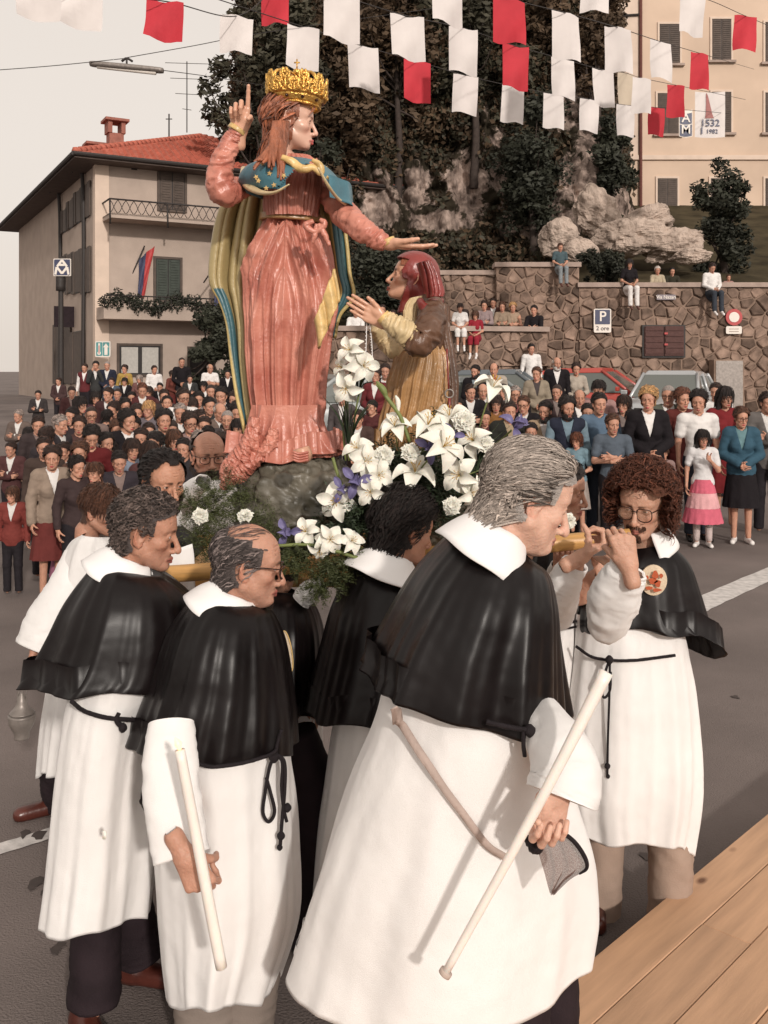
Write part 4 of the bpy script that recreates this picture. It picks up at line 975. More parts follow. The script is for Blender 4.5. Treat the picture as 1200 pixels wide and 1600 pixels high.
# ---- hands: x along the fingers, +y thumb side, palm faces -z
def handmesh(curl=(20, 25, 15), spread=4, thumb=(35, 10), h=.0028, index=None, flat=False, tc=20):
    J = []; L = ((.044, .026, .021), (.048, .030, .022), (.044, .028, .021), (.035, .021, .019)); ky = (.030, .010, -.011, -.030); kx = (.088, .092, .086, .076)
    for i in range(4):
        c = index if (index is not None and i == 0) else curl
        a = R(spread * (1.5 - i)); p = np.array([kx[i], ky[i], 0.]); pts = [p]; b = 0
        for j in range(3):
            b += R(c[j] + (3 * i if not flat else 0)); p = p + L[i][j] * np.array([math.cos(b) * math.cos(a), math.cos(b) * math.sin(a), -math.sin(b)]); pts.append(p)
        J.append(pts)
    a, b = R(thumb[0]), R(thumb[1]); p = np.array([.030, .030, -.008]); tp = [np.array([.012, .018, -.004]), p]
    for j, l in enumerate((.036, .030, .024)):
        p = p + l * np.array([math.cos(a) * math.cos(b), math.sin(a) * math.cos(b), -math.sin(b)]); tp.append(p); b += R(tc); a -= R(6)
    fr = ((.0092, .0085, .0078, .0068), (.0094, .0088, .008, .007), (.0088, .0082, .0076, .0066), (.0078, .0072, .0066, .006))
    def f(p):
        d = None
        for i in range(4):
            m_ = cap(p, (.004, ky[i] * .55, 0), (kx[i], ky[i], 0), .0135, .0115); d = m_ if d is None else smin(d, m_, .012)
        d = smin(d, ell(p, (.040, .020, -.010), (.032, .018, .014)), .01)
        d = smin(d, cap(p, (-.05, 0, 0), (.01, 0, 0), .026, .024) + .0 * p[:, 0], .018)
        for i in range(4): d = smin(d, chain(p, J[i], fr[i], .003), .0035)
        return smin(d, chain(p, tp, (.014, .0135, .0105, .0098, .0078), .004), .008)
    V, Q = nets(f, (-.07, -.075, -.13), (.20, .11, .05), h); return V, Q
def place(V, X, Yv, o, s=1.0):               # fingers along X, thumb side near Yv
    X = Vector(X).normalized(); Z = X.cross(Vector(Yv)).normalized(); Y = Z.cross(X)
    return np.asarray(V) * s @ np.array([tuple(X), tuple(Y), tuple(Z)]) + np.array(tuple(o))
HAND = dict(grip=handmesh((62, 70, 40), 1, (28, 48), tc=22), relax=handmesh((22, 30, 18), 4, (40, 18)), flat=handmesh((5, 8, 5), .3, (22, 8), flat=True, tc=5),
            point=handmesh((70, 85, 50), 1, (35, 45), index=(8, 8, 5), tc=40), bless=handmesh((62, 78, 50), 1, (38, 45), index=(4, 5, 3), tc=35))
HANDLO = handmesh((22, 30, 18), 3, (40, 18), h=.009)

# ---- generic figures for the crowd (1.72 m, feet at the origin, facing +x)
def jt(pose):
    a = dict(hang=(((-.02, .235, 1.14), (.05, .25, .90)),) * 2, fold=(((.05, .245, 1.14), (.20, -.02, 1.20)), ((.05, .245, 1.14), (.21, -.02, 1.15))),
             clasp=(((-.0, .245, 1.13), (.19, .05, 1.02)),) * 2, cam_=(((.10, .22, 1.16), (.20, .10, 1.42)),) * 2, one=(((.06, .235, 1.14), (.22, .10, 1.30)), ((-.02, .24, 1.14), (.05, .25, .90))),
             lean=(((.16, .22, 1.13), (.30, .0, 1.14)),) * 2)[{'sit': 'clasp', 'sitlap': 'hang'}.get(pose, pose)]
    hip = (0, .085, .92)
    if pose.startswith('sit'): leg = ((.42, .10, .90), (.44, .10, .45), (.56, .11, .40)); a = (((.02, .23, 1.14), (.26, .07, 1.02)),) * 2
    else: leg = ((.01, .09, .50), (-.02, .095, .08), (.13, .12, .035))
    return a, hip, leg
def mir(p, s): return (p[0], p[1] * s, p[2])
def fields(pose, fem=0):
    arms, hip, leg = jt(pose)
    sh = .172 if fem else .19
    def torso(p, o=0):
        d = ell(p, (0, 0, 1.22), (.100 + o, .140 + o - .014 * fem, .25 + o))
        d = smin(d, ell(p, (0, 0, .97), (.108 + o, .152 + .01 * fem + o, .13 + o)), .06)
        d = smin(d, cap(p, (0, -sh + .03, 1.40), (0, sh - .03, 1.40), .058 + o), .06)
        d = smin(d, ell(p, (0, 0, .90), (.100 + o, .142 + .012 * fem + o, .17 + o)), .04)
        if fem: d = smin(d, np.minimum(ell(p, (.075, .065, 1.25), (.05, .06, .06)), ell(p, (.075, -.065, 1.25), (.05, .06, .06))) - o, .04)
        return d
    def armf(p, o=0, part=2):
        d = None
        for s, (e, w_) in zip((1, -1), arms):
            e, w_ = mir(e, s), mir(w_, s); c = cap(p, (0, s * sh, 1.40), e, .05 + o, .040 + o)
            if part == 2: c = smin(c, cap(p, e, w_, .038 + o, .026 + o * 1.2), .02)
            if part == 1: c = cap(p, (0, s * sh, 1.40), tuple((np.array((0, s * sh, 1.40)) * .35 + np.array(e) * .65)), .05 + o, .046 + o)
            d = c if d is None else np.minimum(d, c)
        return d
    def legs(p, o=0):
        d = None
        for s in (1, -1):
            h_, k_, a_ = mir(hip, s), mir(leg[0], s), mir(leg[1], s); c = smin(cap(p, h_, k_, .082 + o, .056 + o), cap(p, k_, a_, .055 + o, .038 + o * 1.6), .03)
            d = c if d is None else np.minimum(d, c)
        return d
    return torso, armf, legs, arms, leg
_bd = {}
HEADLO = {}
def headlo(kind):
    if kind not in HEADLO:
        q = dict(m=dict(age=.6), f=dict(fem=1, nose=.85), k=dict(fem=1, nose=.7, jaw=.9), f2=dict(fem=.7, fat=.6, age=.5), m2=dict(nose=1.15, nosel=1, fat=.5, age=1))[kind]
        V, Q = nets(headfield(q), (-.13, -.105, -.17), (.135, .105, .135), .0055)
        lo_ = dict(m=(.40, .12, .10), f=(.45, .08, .08), k=(.45, .14, .12), f2=(.42, .08, .08), m2=(.38, .12, .10))[kind]
        C = headcolors(V, q, lip=lo_, brow=(.05, .028, .02), rough=True, stubble=.35 if kind[0] == 'm' else 0); HEADLO[kind] = (V, Q, C)
    return HEADLO[kind]
HEADPOS = np.array((.045, 0, 1.60))
def body(pose, kind, turn=0, tilt=8):
    key = ('body', pose, kind, turn, tilt)
    if key in _bd: return _bd[key]
    fem = kind[0] != 'm'; torso, armf, legs, arms, leg = fields(pose, fem)
    f = lambda p: smin(smin(smin(torso(p), armf(p), .03), legs(p), .04), cap(p, (-.01, 0, 1.40), (.0, 0, 1.50), .052), .02)
    V, Q = nets(f, (-.25, -.36, .03), (.62, .36, 1.56), .02); C = np.tile((.52, .275, .19), (len(V), 1))
    hv, hq, hc = headlo(kind); parts = [(V, Q, C), (hv @ rotm(turn, tilt).T + HEADPOS, hq, hc)]
    for s, (e, w_) in zip((1, -1), arms):
        e, w_ = np.array(mir(e, s)), np.array(mir(w_, s)); X = (w_ - e) / np.linalg.norm(w_ - e)
        if pose in ('fold', 'lean'): X = np.array((.1, -s, 0.0 if s > 0 else .1))
        HV = place(HANDLO[0], X, (1, 0, .3) if pose == 'hang' else (0, 0, 1), w_); parts.append((HV, HANDLO[1] if s > 0 else HANDLO[1], np.tile((.52, .275, .19), (len(HV), 1))))
    V, Q, C = join(parts); _bd[key] = mesh('body', V, Q, M['skin'], True, C); return _bd[key]
def wr(p, a): return a * (np.sin(p[:, 2] * 60 + 9 * p[:, 1]) * np.sin(p[:, 1] * 34 + 5 * p[:, 2]) + .6 * np.sin(p[:, 2] * 105 + p[:, 0] * 60))
def garment(kind, pose, fem):
    key = (kind, pose, fem)
    if key in _bd: return _bd[key]
    torso, armf, legs, arms, leg = fields(pose, fem); sit = pose.startswith('sit')
    lo, hi = (-.28, -.40, .02), (.62, .40, 1.52)
    if kind in ('shirt', 'tshirt', 'sleeveless'):
        part = {'shirt': 2, 'tshirt': 1, 'sleeveless': 0}[kind]
        def f(p):
            d = torso(p, .016)
            if part: d = smin(d, armf(p, .016, part), .03)
            d = smin(d, cap(p, (-.015, 0, 1.38), (-.01, 0, 1.46), .066), .02)
            return smax(smax(d + wr(p, .0018), .90 - p[:, 2], .01), -cap(p, (.02, 0, 1.43), (.02, 0, 1.60), .055), .005)
        V, Q = nets(f, lo, hi, .013)
    elif kind in ('jacket', 'vest', 'cardigan'):
        def f(p):
            d = torso(p, .030)
            if kind != 'vest': d = smin(d, armf(p, .026, 2), .03)
            d = smax(d + wr(p, .002), (.80 if kind == 'jacket' else .88) - p[:, 2], .01)
            yy = np.abs(p[:, 1]); v = (p[:, 2] - (1.14 if kind != 'cardigan' else 1.0)) * .27 - yy      # V opening
            notch = smin(np.full(len(p), 1.), .012 - v, .001) ; inside = np.maximum(-(p[:, 0] - .02), notch)
            d = smax(d, -inside, .004)
            return smax(d, -cap(p, (.0, 0, 1.44), (.0, 0, 1.62), .062), .005)
        V, Q = nets(f, lo, hi, .013)
    elif kind == 'trousers':
        V, Q = nets(lambda p: smax(smin(legs(p, .016), ell(p, (0, 0, .90), (.120, .168, .20)), .04) + wr(p, .0016), np.maximum(.07 - p[:, 2], p[:, 2] - 1.02) if not sit else p[:, 2] - 1.02, .01), lo, hi, .015)
    elif kind == 'skirt':
        if sit: V, Q = nets(lambda p: smax(smin(legs(p, .03), ell(p, (.1, 0, .94), (.2, .18, .1)), .05), .72 - p[:, 2], .02), lo, hi, .018)
        else:
            rows = []; n = 44; th = np.linspace(0, 2 * PI, n, endpoint=False)
            for t in np.linspace(0, 1, 14):
                z = 1.02 - t * .56; r_ = .135 + .085 * t**.7; fo = 1 + .05 * t * np.cos(11 * th + 1); rows.append(np.c_[r_ * .8 * np.cos(th) * fo, r_ * 1.12 * np.sin(th) * fo, np.full(n, z)])
            V = np.concatenate(rows); Q = gridfaces(14, n)[:, ::-1]
    _bd[key] = mesh(kind, V, Q, None, True); return _bd[key]
def hairlo(style):
    key = ('hair', style)
    if key in _bd: return _bd[key]
    f0 = headfield({}, False); ex = dict(short=(.012, .018), curly=(.019, .036), bob=(.022, .02), bouffant=(.025, .022), bald=(.009, .012), long=(.018, .02), afro=(.05, .05), fringe=(.016, .016), crop=(.007, .01))[style]
    line = 'bald' if style == 'bald' else 'short'
    def sc(p, l):
        m = scalp(p / np.array(1.0 + ex[0] * 2.2), l)
        x, y, z = p[:, 0], np.abs(p[:, 1]), p[:, 2]
        if style in ('bob', 'bouffant', 'long', 'afro', 'curly'): m |= (x < .020) & (z > (-.075 if style != 'curly' else -.04)) & (y > .03)
        if style in ('fringe', 'long', 'bob'): m |= (x > .03) & (z > .034) & (y < .075)
        return m
    def g(p):
        tp = np.clip((.092 - p[:, 0]) / .06, .12, 1) * np.clip((p[:, 2] + .10) / .05, .15, 1)
        d = f0(p) - ex[0] * tp * np.clip(1 + (p[:, 2] - .02) * 6, .4, 1.5) - ex[1] * tp * (vnoise(p * 42 + 9, 4) - .5)
        if style == 'long':
            for s in (1, -1): d = smin(d, cap(p, (-.03, s * .07, .02), (-.02, s * .085, -.20), .04, .03), .03)
            d = smin(d, cap(p, (-.07, 0, .0), (-.09, 0, -.2), .07, .06), .03)
        if style == 'bob':
            for s in (1, -1): d = smin(d, cap(p, (-.03, s * .065, .02), (-.02, s * .07, -.085), .036, .026), .03)
        return d
    V, Q = nets(g, (-.18, -.16, -.24), (.17, .16, .20), .008)
    c = V[Q].mean(1); m = sc(c, line)
    if style in ('long', 'bob'): m |= (c[:, 2] < -.03) & (f0(c) > .006) & (c[:, 0] < .03)
    Q = Q[m]; u, inv = np.unique(Q, return_inverse=True); V = V[u]
    C = np.repeat((.75 + .5 * vnoise(V * 90, 5))[:, None], 3, 1)
    if style not in ('crop',):
        cu = {'curly': 1.3, 'afro': 1.6, 'bouffant': .8}.get(style, .35); ln = {'bob': .10, 'long': .13, 'fringe': .07}.get(style, .05)
        dr = (lambda p, k: np.stack([p[:, 0] * 5, p[:, 1] * 5, -1.1 + 0 * p[:, 0]], 1)) if style in ('bob', 'long', 'fringe') else (lambda p, k: np.stack([-.8 + 0 * p[:, 0], .4 * np.sign(p[:, 1]), -.3 - 3 * (.03 - p[:, 0]).clip(0, .12)], 1))
        sv_, sq_, sc_ = strands(g, dr, 420, ln, 5, .0042, .010, (1.25, 1.15, 1.1), 3, line, curl=cu, shade=.45, box_=((-.16, -.13, -.1), (.14, .13, .17)))
        Va, Qa, Ca = join([(V, inv.reshape(Q.shape), C), (sv_, sq_, sc_)]); _bd[key] = mesh('hair', Va, Qa, None, True, Ca); return _bd[key]
    _bd[key] = mesh('hair', V, inv.reshape(Q.shape), None, True, C); return _bd[key]
def setmat(o, m):
    if len(o.data.materials) == 0: o.data.materials.append(m)
    o.material_slots[0].link = 'OBJECT'; o.material_slots[0].material = m; return o
_sh, _q = nets(lambda p: smax(smin(cap(p, (-.06, 0, .03), (.13, 0, .022), .036, .034), cap(p, (-.05, 0, .04), (-.05, 0, .09), .036), .03), -p[:, 2] - .0, .004), (-.12, -.06, -.02), (.19, .06, .12), .011)
SHOE = mesh('shoe', _sh, _q, None)
def beardmesh(full=True):
    key = ('beard', full)
    if key in _bd: return _bd[key]
    f0 = headfield({}, False)
    def g(p): return f0(p) - .010 - .012 * (vnoise(p * 60, 8) - .5) - .012 * np.clip((-p[:, 2] - .06) / .05, 0, 1)
    V, Q = nets(g, (-.05, -.11, -.16), (.15, .11, .0), .007); c = V[Q].mean(1); y = np.abs(c[:, 1])
    m = (c[:, 2] < -.055) & (c[:, 0] > .0) & (c[:, 2] > -.135) & ~((c[:, 2] > -.09) & (c[:, 2] < -.066) & (y < .026) & (c[:, 0] > .07)) & ~((c[:, 2] > -.062) & (y < .03)) 
    m |= (y > .058) & (c[:, 2] < -.01) & (c[:, 0] > .0) & (c[:, 0] < .045)
    Q = Q[m]; u, inv = np.unique(Q, return_inverse=True); _bd[key] = mesh('beard', V[u], inv.reshape(Q.shape), None, True, np.ones((len(u), 3))); return _bd[key]
def glassesmesh():
    if 'gl' in _bd: return _bd['gl']
    parts = []
    for s in (1, -1):
        th = np.linspace(0, 2 * PI, 13)
        parts.append(tube([(.104 - .25 * abs(.024 * math.cos(a)) , s * (.033 + .024 * math.cos(a)), -.004 + .018 * math.sin(a)) for a in th], .0028, 5, 24, cap_=False))
        parts.append(tube([(.098, s * .056, .004), (.05, s * .079, .004), (-.01, s * .082, .0)], .0026, 5, 8))
    parts.append(tube([(.104, .010, .002), (.106, 0, .005), (.104, -.010, .002)], .0026, 5, 6)); _bd['gl'] = tmesh('glasses', parts, M['glasses']); return _bd['gl']
NP = [0]
def person(x, ytop, s, label, pose='hang', kind='m', hair='short', hc='dark', top='shirt', tc=(.5, .5, .5), inner=None, low='trousers', lc=(.03, .025, .03), yaw=-90, turn=0, tilt=8,
           beard=False, glasses=False, shoes=None, h=None, group=None, ground=None, wide=.93, extra=None):
    dm = lambda q: q if (q is None or min(q) > .42) else tuple(v * .62 for v in q)
    tc, inner, lc = dm(tc), dm(inner), dm(lc)
    c = P(x, ytop, s); g = gz(c.y) if ground is None else ground
    base = 1.735 if not pose.startswith('sit') else 1.735
    if pose.startswith('sit'): sc_ = h or .95; z0 = c.z - 1.735 * sc_
    elif h: sc_ = h; z0 = c.z - 1.735 * sc_
    else: sc_ = (c.z - g) / 1.735; z0 = g
    NP[0] += 1
    t = empty('person', (c.x, c.y, z0), R(yaw), label, 'person', group); t.scale = (sc_, sc_ * wide, sc_)
    fem = kind[0] != 'm'
    link('body', body(pose, kind, turn, tilt), t)
    k = 1.0; hr = (0, R(tilt), R(turn)) 
    def onhead(name, me, m):
        o = link(name, me, t, tuple(HEADPOS), Matrix(rotm(turn, tilt).tolist()).to_euler()); setmat(o, m); return o
    if hair: onhead('hair', hairlo(hair), hairmat(hc))
    if beard: onhead('beard', beardmesh(), hairmat(hc))
    if glasses: onhead('glasses', glassesmesh(), M['glasses'])
    if top in ('jacket', 'vest', 'cardigan'):
        setmat(link('shirt', garment('shirt' if top != 'vest' else 'shirt', pose, fem), t), cloth(inner or (.6, .58, .56)))
        setmat(link(top, garment(top, pose, fem), t), cloth(tc))
    else: setmat(link(top, garment(top, pose, fem), t), cloth(tc))
    if low == 'trousers': setmat(link('trousers', garment('trousers', pose, fem), t), cloth(lc))
    elif low == 'skirt': setmat(link('skirt', garment('skirt', pose, fem), t), cloth(lc))
    if shoes:
        lg = jt(pose)[2]
        for sd_ in (1, -1):
            if pose.startswith('sit'): o = link('shoe', SHOE, t, (.47, sd_ * .10, .36), (0, R(25), 0))
            else: o = link('shoe', SHOE, t, (.0, sd_ * .10, 0), (0, 0, R(sd_ * 12)))
            setmat(o, M[shoes])
    return t
# ================================================================ CROWD
BR, WH, NAVY, BLK, BEI, CRM = (.20, .045, .04), (.68, .65, .63), (.03, .035, .06), (.018, .014, .017), (.42, .32, .25), (.58, .50, .42)
GL = 'onlookers on the left side of the square'; GR = 'onlookers on the right side of the square'
_rp = random.Random(4)
def vary(k):
    k.setdefault('turn', _rp.choice((-22, 0, 16))); k.setdefault('pose', _rp.choice(('hang', 'clasp', 'hang', 'fold')))
def L(*a, **k): vary(k); k.setdefault('group', GL); k.setdefault('yaw', -80 + random.uniform(-12, 12)); return person(*a, **k)
def Rr(*a, **k): vary(k); k.setdefault('group', GR); k.setdefault('yaw', -97 + random.uniform(-10, 6)); return person(*a, **k)
# left side, nearest first
L(80, 697, 172, 'woman in a beige jacket over a cream top at the far left edge', kind='f2', hair='bouffant', hc='dark', top='jacket', tc=BEI, inner=WH, low='skirt', lc=BR, yaw=-55)
L(143, 664, 158, 'woman in a dark red jumper with a white scalloped collar, looking down', kind='f', hair='curly', hc='black', top='shirt', tc=(.16, .02, .022), low='skirt', lc=BLK, tilt=28, turn=8, pose='clasp')
L(104, 758, 168, 'dark haired little girl in pink with a white cardigan, front left', kind='k', hair='fringe', hc='black', top='cardigan', tc=(.46, .38, .36), inner=(.55, .2, .34), low='skirt', lc=(.5, .2, .3), h=.66, ground=0)
L(150, 722, 175, 'small child peering out above the boy server', kind='k', hair='fringe', hc='brown', top='shirt', tc=BEI, h=.72)
L(203, 686, 160, 'boy with long dark fringe in a pale blue shirt behind the bearded bearer', kind='k', hair='bob', hc='dark', top='shirt', tc=(.33, .38, .48), yaw=-35, h=.78)
L(197, 640, 142, 'woman in a black coat with a wide white collar looking right', kind='f', hair='bouffant', hc='black', top='jacket', tc=BLK, inner=WH, low='skirt', lc=BLK, yaw=-50)
L(253, 640, 140, 'woman in a grey tweed jacket and teal blouse looking to the right', kind='f', hair='bouffant', hc='black', top='jacket', tc=(.36, .31, .28), inner=(.16, .30, .30), low='skirt', lc=BLK, yaw=-45, tilt=2)
L(297, 644, 140, 'smiling woman with round dark glasses and a patterned top', kind='f', hair='bouffant', hc='dark', top='cardigan', tc=BLK, inner=(.42, .28, .26), glasses=True, low='skirt', lc=BLK, yaw=-75)
L(90, 648, 132, 'elderly white haired person in profile near the left edge', kind='m2', hair='short', hc='grey', top='jacket', tc=(.06, .05, .055), yaw=-20)
L(74, 668, 140, 'woman with bowed dark head at the left edge', kind='f2', hair='bouffant', hc='dark', top='shirt', tc=(.05, .04, .045), tilt=30)
L(122, 650, 128, 'woman with short dark hair looking right beside the white haired elder', kind='f', hair='curly', hc='dark', top='shirt', tc=(.12, .06, .055), yaw=-55)
L(143, 634, 118, 'man with receding hair in dark spectacles behind the red jumper woman', kind='m', hair='crop', hc='dark', top='shirt', tc=(.28, .2, .18), glasses=True, yaw=-80)
L(122, 620, 108, 'woman in a floral blouse with dark bobbed hair seen side on', kind='f', hair='bob', hc='black', top='shirt', tc=(.25, .22, .22), yaw=-20)
L(233, 626, 120, 'fair haired child with a striped top held above the crowd', kind='k', hair='fringe', hc='blond', top='shirt', tc=(.2, .17, .19), h=.86, ground=.0)
L(285, 606, 112, 'tall man in dark framed glasses and white shirt looking right', kind='m', hair='short', hc='dark', top='shirt', tc=WH, glasses=True, yaw=-60)
L(280, 630, 118, 'fair haired man with a flushed face below the tall man in glasses', kind='m2', hair='short', hc='grey', top='jacket', tc=(.2, .12, .09), yaw=-60)
L(348, 604, 108, 'smiling dark haired man in a dark jacket beside the gold cloak', kind='m', hair='short', hc='black', top='jacket', tc=BLK, yaw=-110)
L(326, 620, 112, 'dark haired man leaning forward behind the bald man', kind='m', hair='short', hc='black', top='shirt', tc=(.05, .05, .05), yaw=-70)
L(341, 628, 118, 'bald old man with a fringe of white hair looking down right', kind='m2', hair='bald', hc='white', top='jacket', tc=(.25, .18, .15), yaw=-45, tilt=18)
L(372, 628, 124, 'man with thick black hair right against the trailing cloak', kind='m', hair='bouffant', hc='black', top='shirt', tc=(.05, .05, .05), yaw=-90, tilt=20)
L(372, 655, 130, 'dark haired person in a white collared top partly behind the cloak', kind='f', hair='bob', hc='black', top='jacket', tc=BLK, inner=WH)
L(170, 605, 95, 'man in dark clothes with a brown face in the middle rows', kind='m', hair='short', hc='dark', top='jacket', tc=(.08, .035, .035))
L(195, 622, 104, 'woman with a flushed face between two black heads', kind='f', hair='curly', hc='black', top='shirt', tc=(.1, .04, .04))
L(165, 640, 112, 'dark haired man seen from behind in a black jacket', kind='m', hair='short', hc='black', top='jacket', tc=BLK, yaw=60)
L(222, 598, 92, 'brown haired man bowing his head in a dark red coat', kind='m', hair='short', hc='auburn', top='jacket', tc=(.12, .035, .035), tilt=20)
L(262, 618, 104, 'person in black with a face turned up to the statue', kind='f', hair='short', hc='black', top='shirt', tc=BLK, tilt=-8)
L(308, 640, 122, 'short person in brown with turned head next to the man in glasses', kind='m', hair='short', hc='dark', top='jacket', tc=(.12, .08, .06), yaw=-30)
L(325, 665, 135, 'dark haired man in black directly behind the bearded priest', kind='m', hair='short', hc='black', top='shirt', tc=BLK)
L(232, 660, 128, 'child in a black jumper between two tall women', kind='k', hair='short', hc='dark', top='shirt', tc=BLK, h=.85)
L(100, 690, 150, 'man with grey temples half hidden behind the red jumper', kind='m', hair='short', hc='dark', top='jacket', tc=(.07, .06, .07))
L(172, 690, 150, 'girl with dark plaits behind the small child', kind='k', hair='bob', hc='black', top='shirt', tc=(.1, .05, .05), h=.8)
for i, (x, y, s_, kd, hr_, hc_, tc_, yw, lab) in enumerate((
    (118, 712, 176, 'f', 'curly', 'black', (.07, .045, .045), -50, 'dark curly haired woman in a brown black coat just behind the boy server'),
    (186, 704, 172, 'm', 'short', 'black', (.05, .04, .05), -70, 'black haired man in a charcoal jacket above the curly grey haired bearer'), (232, 690, 166, 'f', 'bob', 'dark', (.12, .05, .05), -60, 'woman with bobbed hair in a maroon coat behind the bearded bearer'),
    (286, 684, 160, 'm', 'short', 'black', (.04, .035, .04), -75, 'man in a black coat between the bearded bearer and the bald priest'), (346, 676, 156, 'f', 'bouffant', 'dark', (.06, .05, .05), -80, 'dark dressed woman with puffed hair behind the bald priest'),
    (310, 672, 150, 'm2', 'short', 'grey', (.16, .12, .10), -75, 'grey haired man in a brown coat behind the bald priest shoulder'), (220, 668, 148, 'm', 'short', 'dark', (.06, .04, .04), -70, 'man in a dark brown jacket between two women on the left'),
    (165, 676, 152, 'm', 'curly', 'black', (.05, .03, .035), -60, 'curly black haired man right of the red jumper woman'), (58, 650, 125, 'm', 'short', 'dark', (.07, .05, .05), -50, 'dark haired man at the left fringe of the middle rows'),
    (182, 656, 134, 'f2', 'bouffant', 'brown', (.10, .05, .045), -60, 'brown haired woman in a rust coat in the middle rows'), (268, 655, 136, 'm', 'crop', 'dark', (.05, .04, .045), -70, 'close cropped man in a dark jacket in the middle rows'),
    (206, 612, 92, 'm', 'short', 'black', (.05, .045, .05), -80, 'black haired man in a dark coat in the rows before the shop window'), (150, 612, 92, 'f', 'bob', 'black', (.09, .04, .05), -80, 'woman with a black bob in a plum coat before the waistcoated man'),
    (330, 600, 92, 'm', 'crop', 'dark', (.09, .07, .06), -90, 'cropped man in a brown jacket below the white polo shirt'), (112, 604, 84, 'm', 'short', 'dark', (.10, .04, .04), -70, 'dark haired man in a russet jacket near the dark post'),
    (366, 612, 100, 'f', 'curly', 'dark', (.07, .05, .06), -90, 'curly haired woman in grey against the cloak lining'), (300, 622, 104, 'f', 'bob', 'dark', (.10, .06, .06), -80, 'woman with a dark bob between the tall man in glasses and the bald old man'))):
    L(x, y, s_, lab, kind=kd, hair=hr_, hc=hc_, top='jacket' if i % 3 else 'shirt', tc=tc_, yaw=yw, inner=(.3, .22, .2), turn=random.choice((-18, 0, 14)), tilt=random.choice((4, 10, 16)))
for i, (x, y, s_, kd, hr_, hc_, tc_, lab) in enumerate(((70, 682, 158, 'm', 'short', 'dark', (.09, .06, .05), 'man in a brown jacket behind the beige jacketed woman'), (126, 690, 165, 'f', 'bouffant', 'brown', (.14, .07, .05), 'woman with brown puffed hair below the red jumper'),
    (178, 628, 110, 'f', 'curly', 'dark', (.07, .05, .06), 'curly haired woman in slate left of the black coated woman'), (210, 650, 136, 'm', 'short', 'black', (.04, .035, .04), 'black haired man in black right of the black coated woman'),
    (244, 676, 155, 'm', 'bouffant', 'black', (.05, .04, .05), 'thick haired man in charcoal below the tweed jacket'), (272, 672, 152, 'f', 'bob', 'brown', (.16, .09, .07), 'brown bobbed woman in rust below the round dark glasses'),
    (320, 650, 132, 'm', 'short', 'dark', (.08, .05, .05), 'dark haired man in brown right of the round dark glasses'), (356, 640, 128, 'm2', 'crop', 'grey', (.10, .08, .08), 'grey cropped man in slate beside the bald old man'),
    (114, 636, 120, 'm', 'short', 'black', (.05, .035, .04), 'black haired man in black above the short dark haired woman'), (214, 632, 112, 'f', 'bouffant', 'dark', (.08, .05, .05), 'woman with a dark puffed hairdo left of the fair haired child'),
    (256, 608, 96, 'm', 'short', 'dark', (.07, .05, .05), 'dark haired man in umber behind the tall man in glasses'), (310, 612, 100, 'f', 'curly', 'black', (.09, .05, .06), 'black curled woman in plum right of the tall man in glasses'),
    (184, 606, 88, 'm', 'crop', 'dark', (.06, .05, .06), 'cropped man in slate before the small boy with a scarf'), (232, 604, 88, 'f', 'bob', 'dark', (.12, .05, .05), 'dark bobbed woman in wine red before the pink patterned coat'))):
    L(x, y, s_, lab, kind=kd, hair=hr_, hc=hc_, top='jacket' if i % 2 else 'shirt', tc=tc_, inner=(.4, .32, .3))
# left side, far row by the house
L(133, 568, 62, 'man in a burgundy waistcoat with arms on hips near the house corner', kind='m', hair='short', hc='dark', top='vest', tc=(.17, .035, .04), inner=WH, yaw=-95)
L(150, 564, 62, 'man with raised arm and white shirt beside the burgundy waistcoat', kind='m', hair='short', hc='black', top='jacket', tc=(.06, .06, .06), inner=WH, pose='cam_')
L(168, 564, 62, 'man in a navy jacket carrying a blue round bundle by the sign', kind='m', hair='crop', hc='grey', top='jacket', tc=NAVY, pose='clasp')
L(195, 570, 62, 'woman in a mustard yellow jumper below the shop window', kind='f', hair='curly', hc='dark', top='shirt', tc=(.55, .36, .10), low='skirt', lc=BR, pose='one')
L(195, 590, 66, 'small boy with a white scarf in front of the yellow jumper', kind='k', hair='fringe', hc='black', top='jacket', tc=BLK, h=.72)
L(241, 571, 62, 'man in a white shirt holding his hands before the shop window', kind='m', hair='short', hc='dark', top='shirt', tc=WH, pose='clasp')
L(268, 579, 62, 'woman in rust red turned to the right', kind='f', hair='curly', hc='dark', top='shirt', tc=(.2, .06, .045), yaw=-30, low='skirt', lc=BR)
L(284, 558, 62, 'man in black standing tall beside the dark doorway', kind='m', hair='crop', hc='dark', top='shirt', tc=BLK, pose='clasp')
L(297, 586, 66, 'person in a dark coat sitting below the man in black', kind='m', hair='short', hc='black', top='jacket', tc=(.05, .05, .05))
L(328, 568, 64, 'bald man in a white polo shirt with folded arms', kind='m2', hair='bald', hc='grey', top='tshirt', tc=WH, pose='fold', lc=(.08, .05, .04))
L(356, 578, 64, 'man in a dark jacket with white collar points near the cloak', kind='m', hair='short', hc='black', top='jacket', tc=BLK, inner=WH)
L(218, 586, 66, 'woman in a pink patterned coat behind the small boy', kind='f', hair='bob', hc='grey', top='jacket', tc=(.25, .12, .11))
L(175, 590, 70, 'man in a blue jacket standing behind the folded pushchair', kind='m', hair='short', hc='dark', top='jacket', tc=(.10, .13, .18))
L(250, 598, 74, 'dark haired man in a black jacket under the white shirted man', kind='m', hair='short', hc='black', top='jacket', tc=BLK)
L(318, 596, 76, 'woman in a black cardigan in front of the bald man in white', kind='f', hair='bob', hc='black', top='cardigan', tc=BLK, inner=WH)
L(385, 590, 78, 'man in a grey jacket glimpsed between cloak and dress', kind='m', hair='short', hc='dark', top='jacket', tc=(.12, .11, .11))
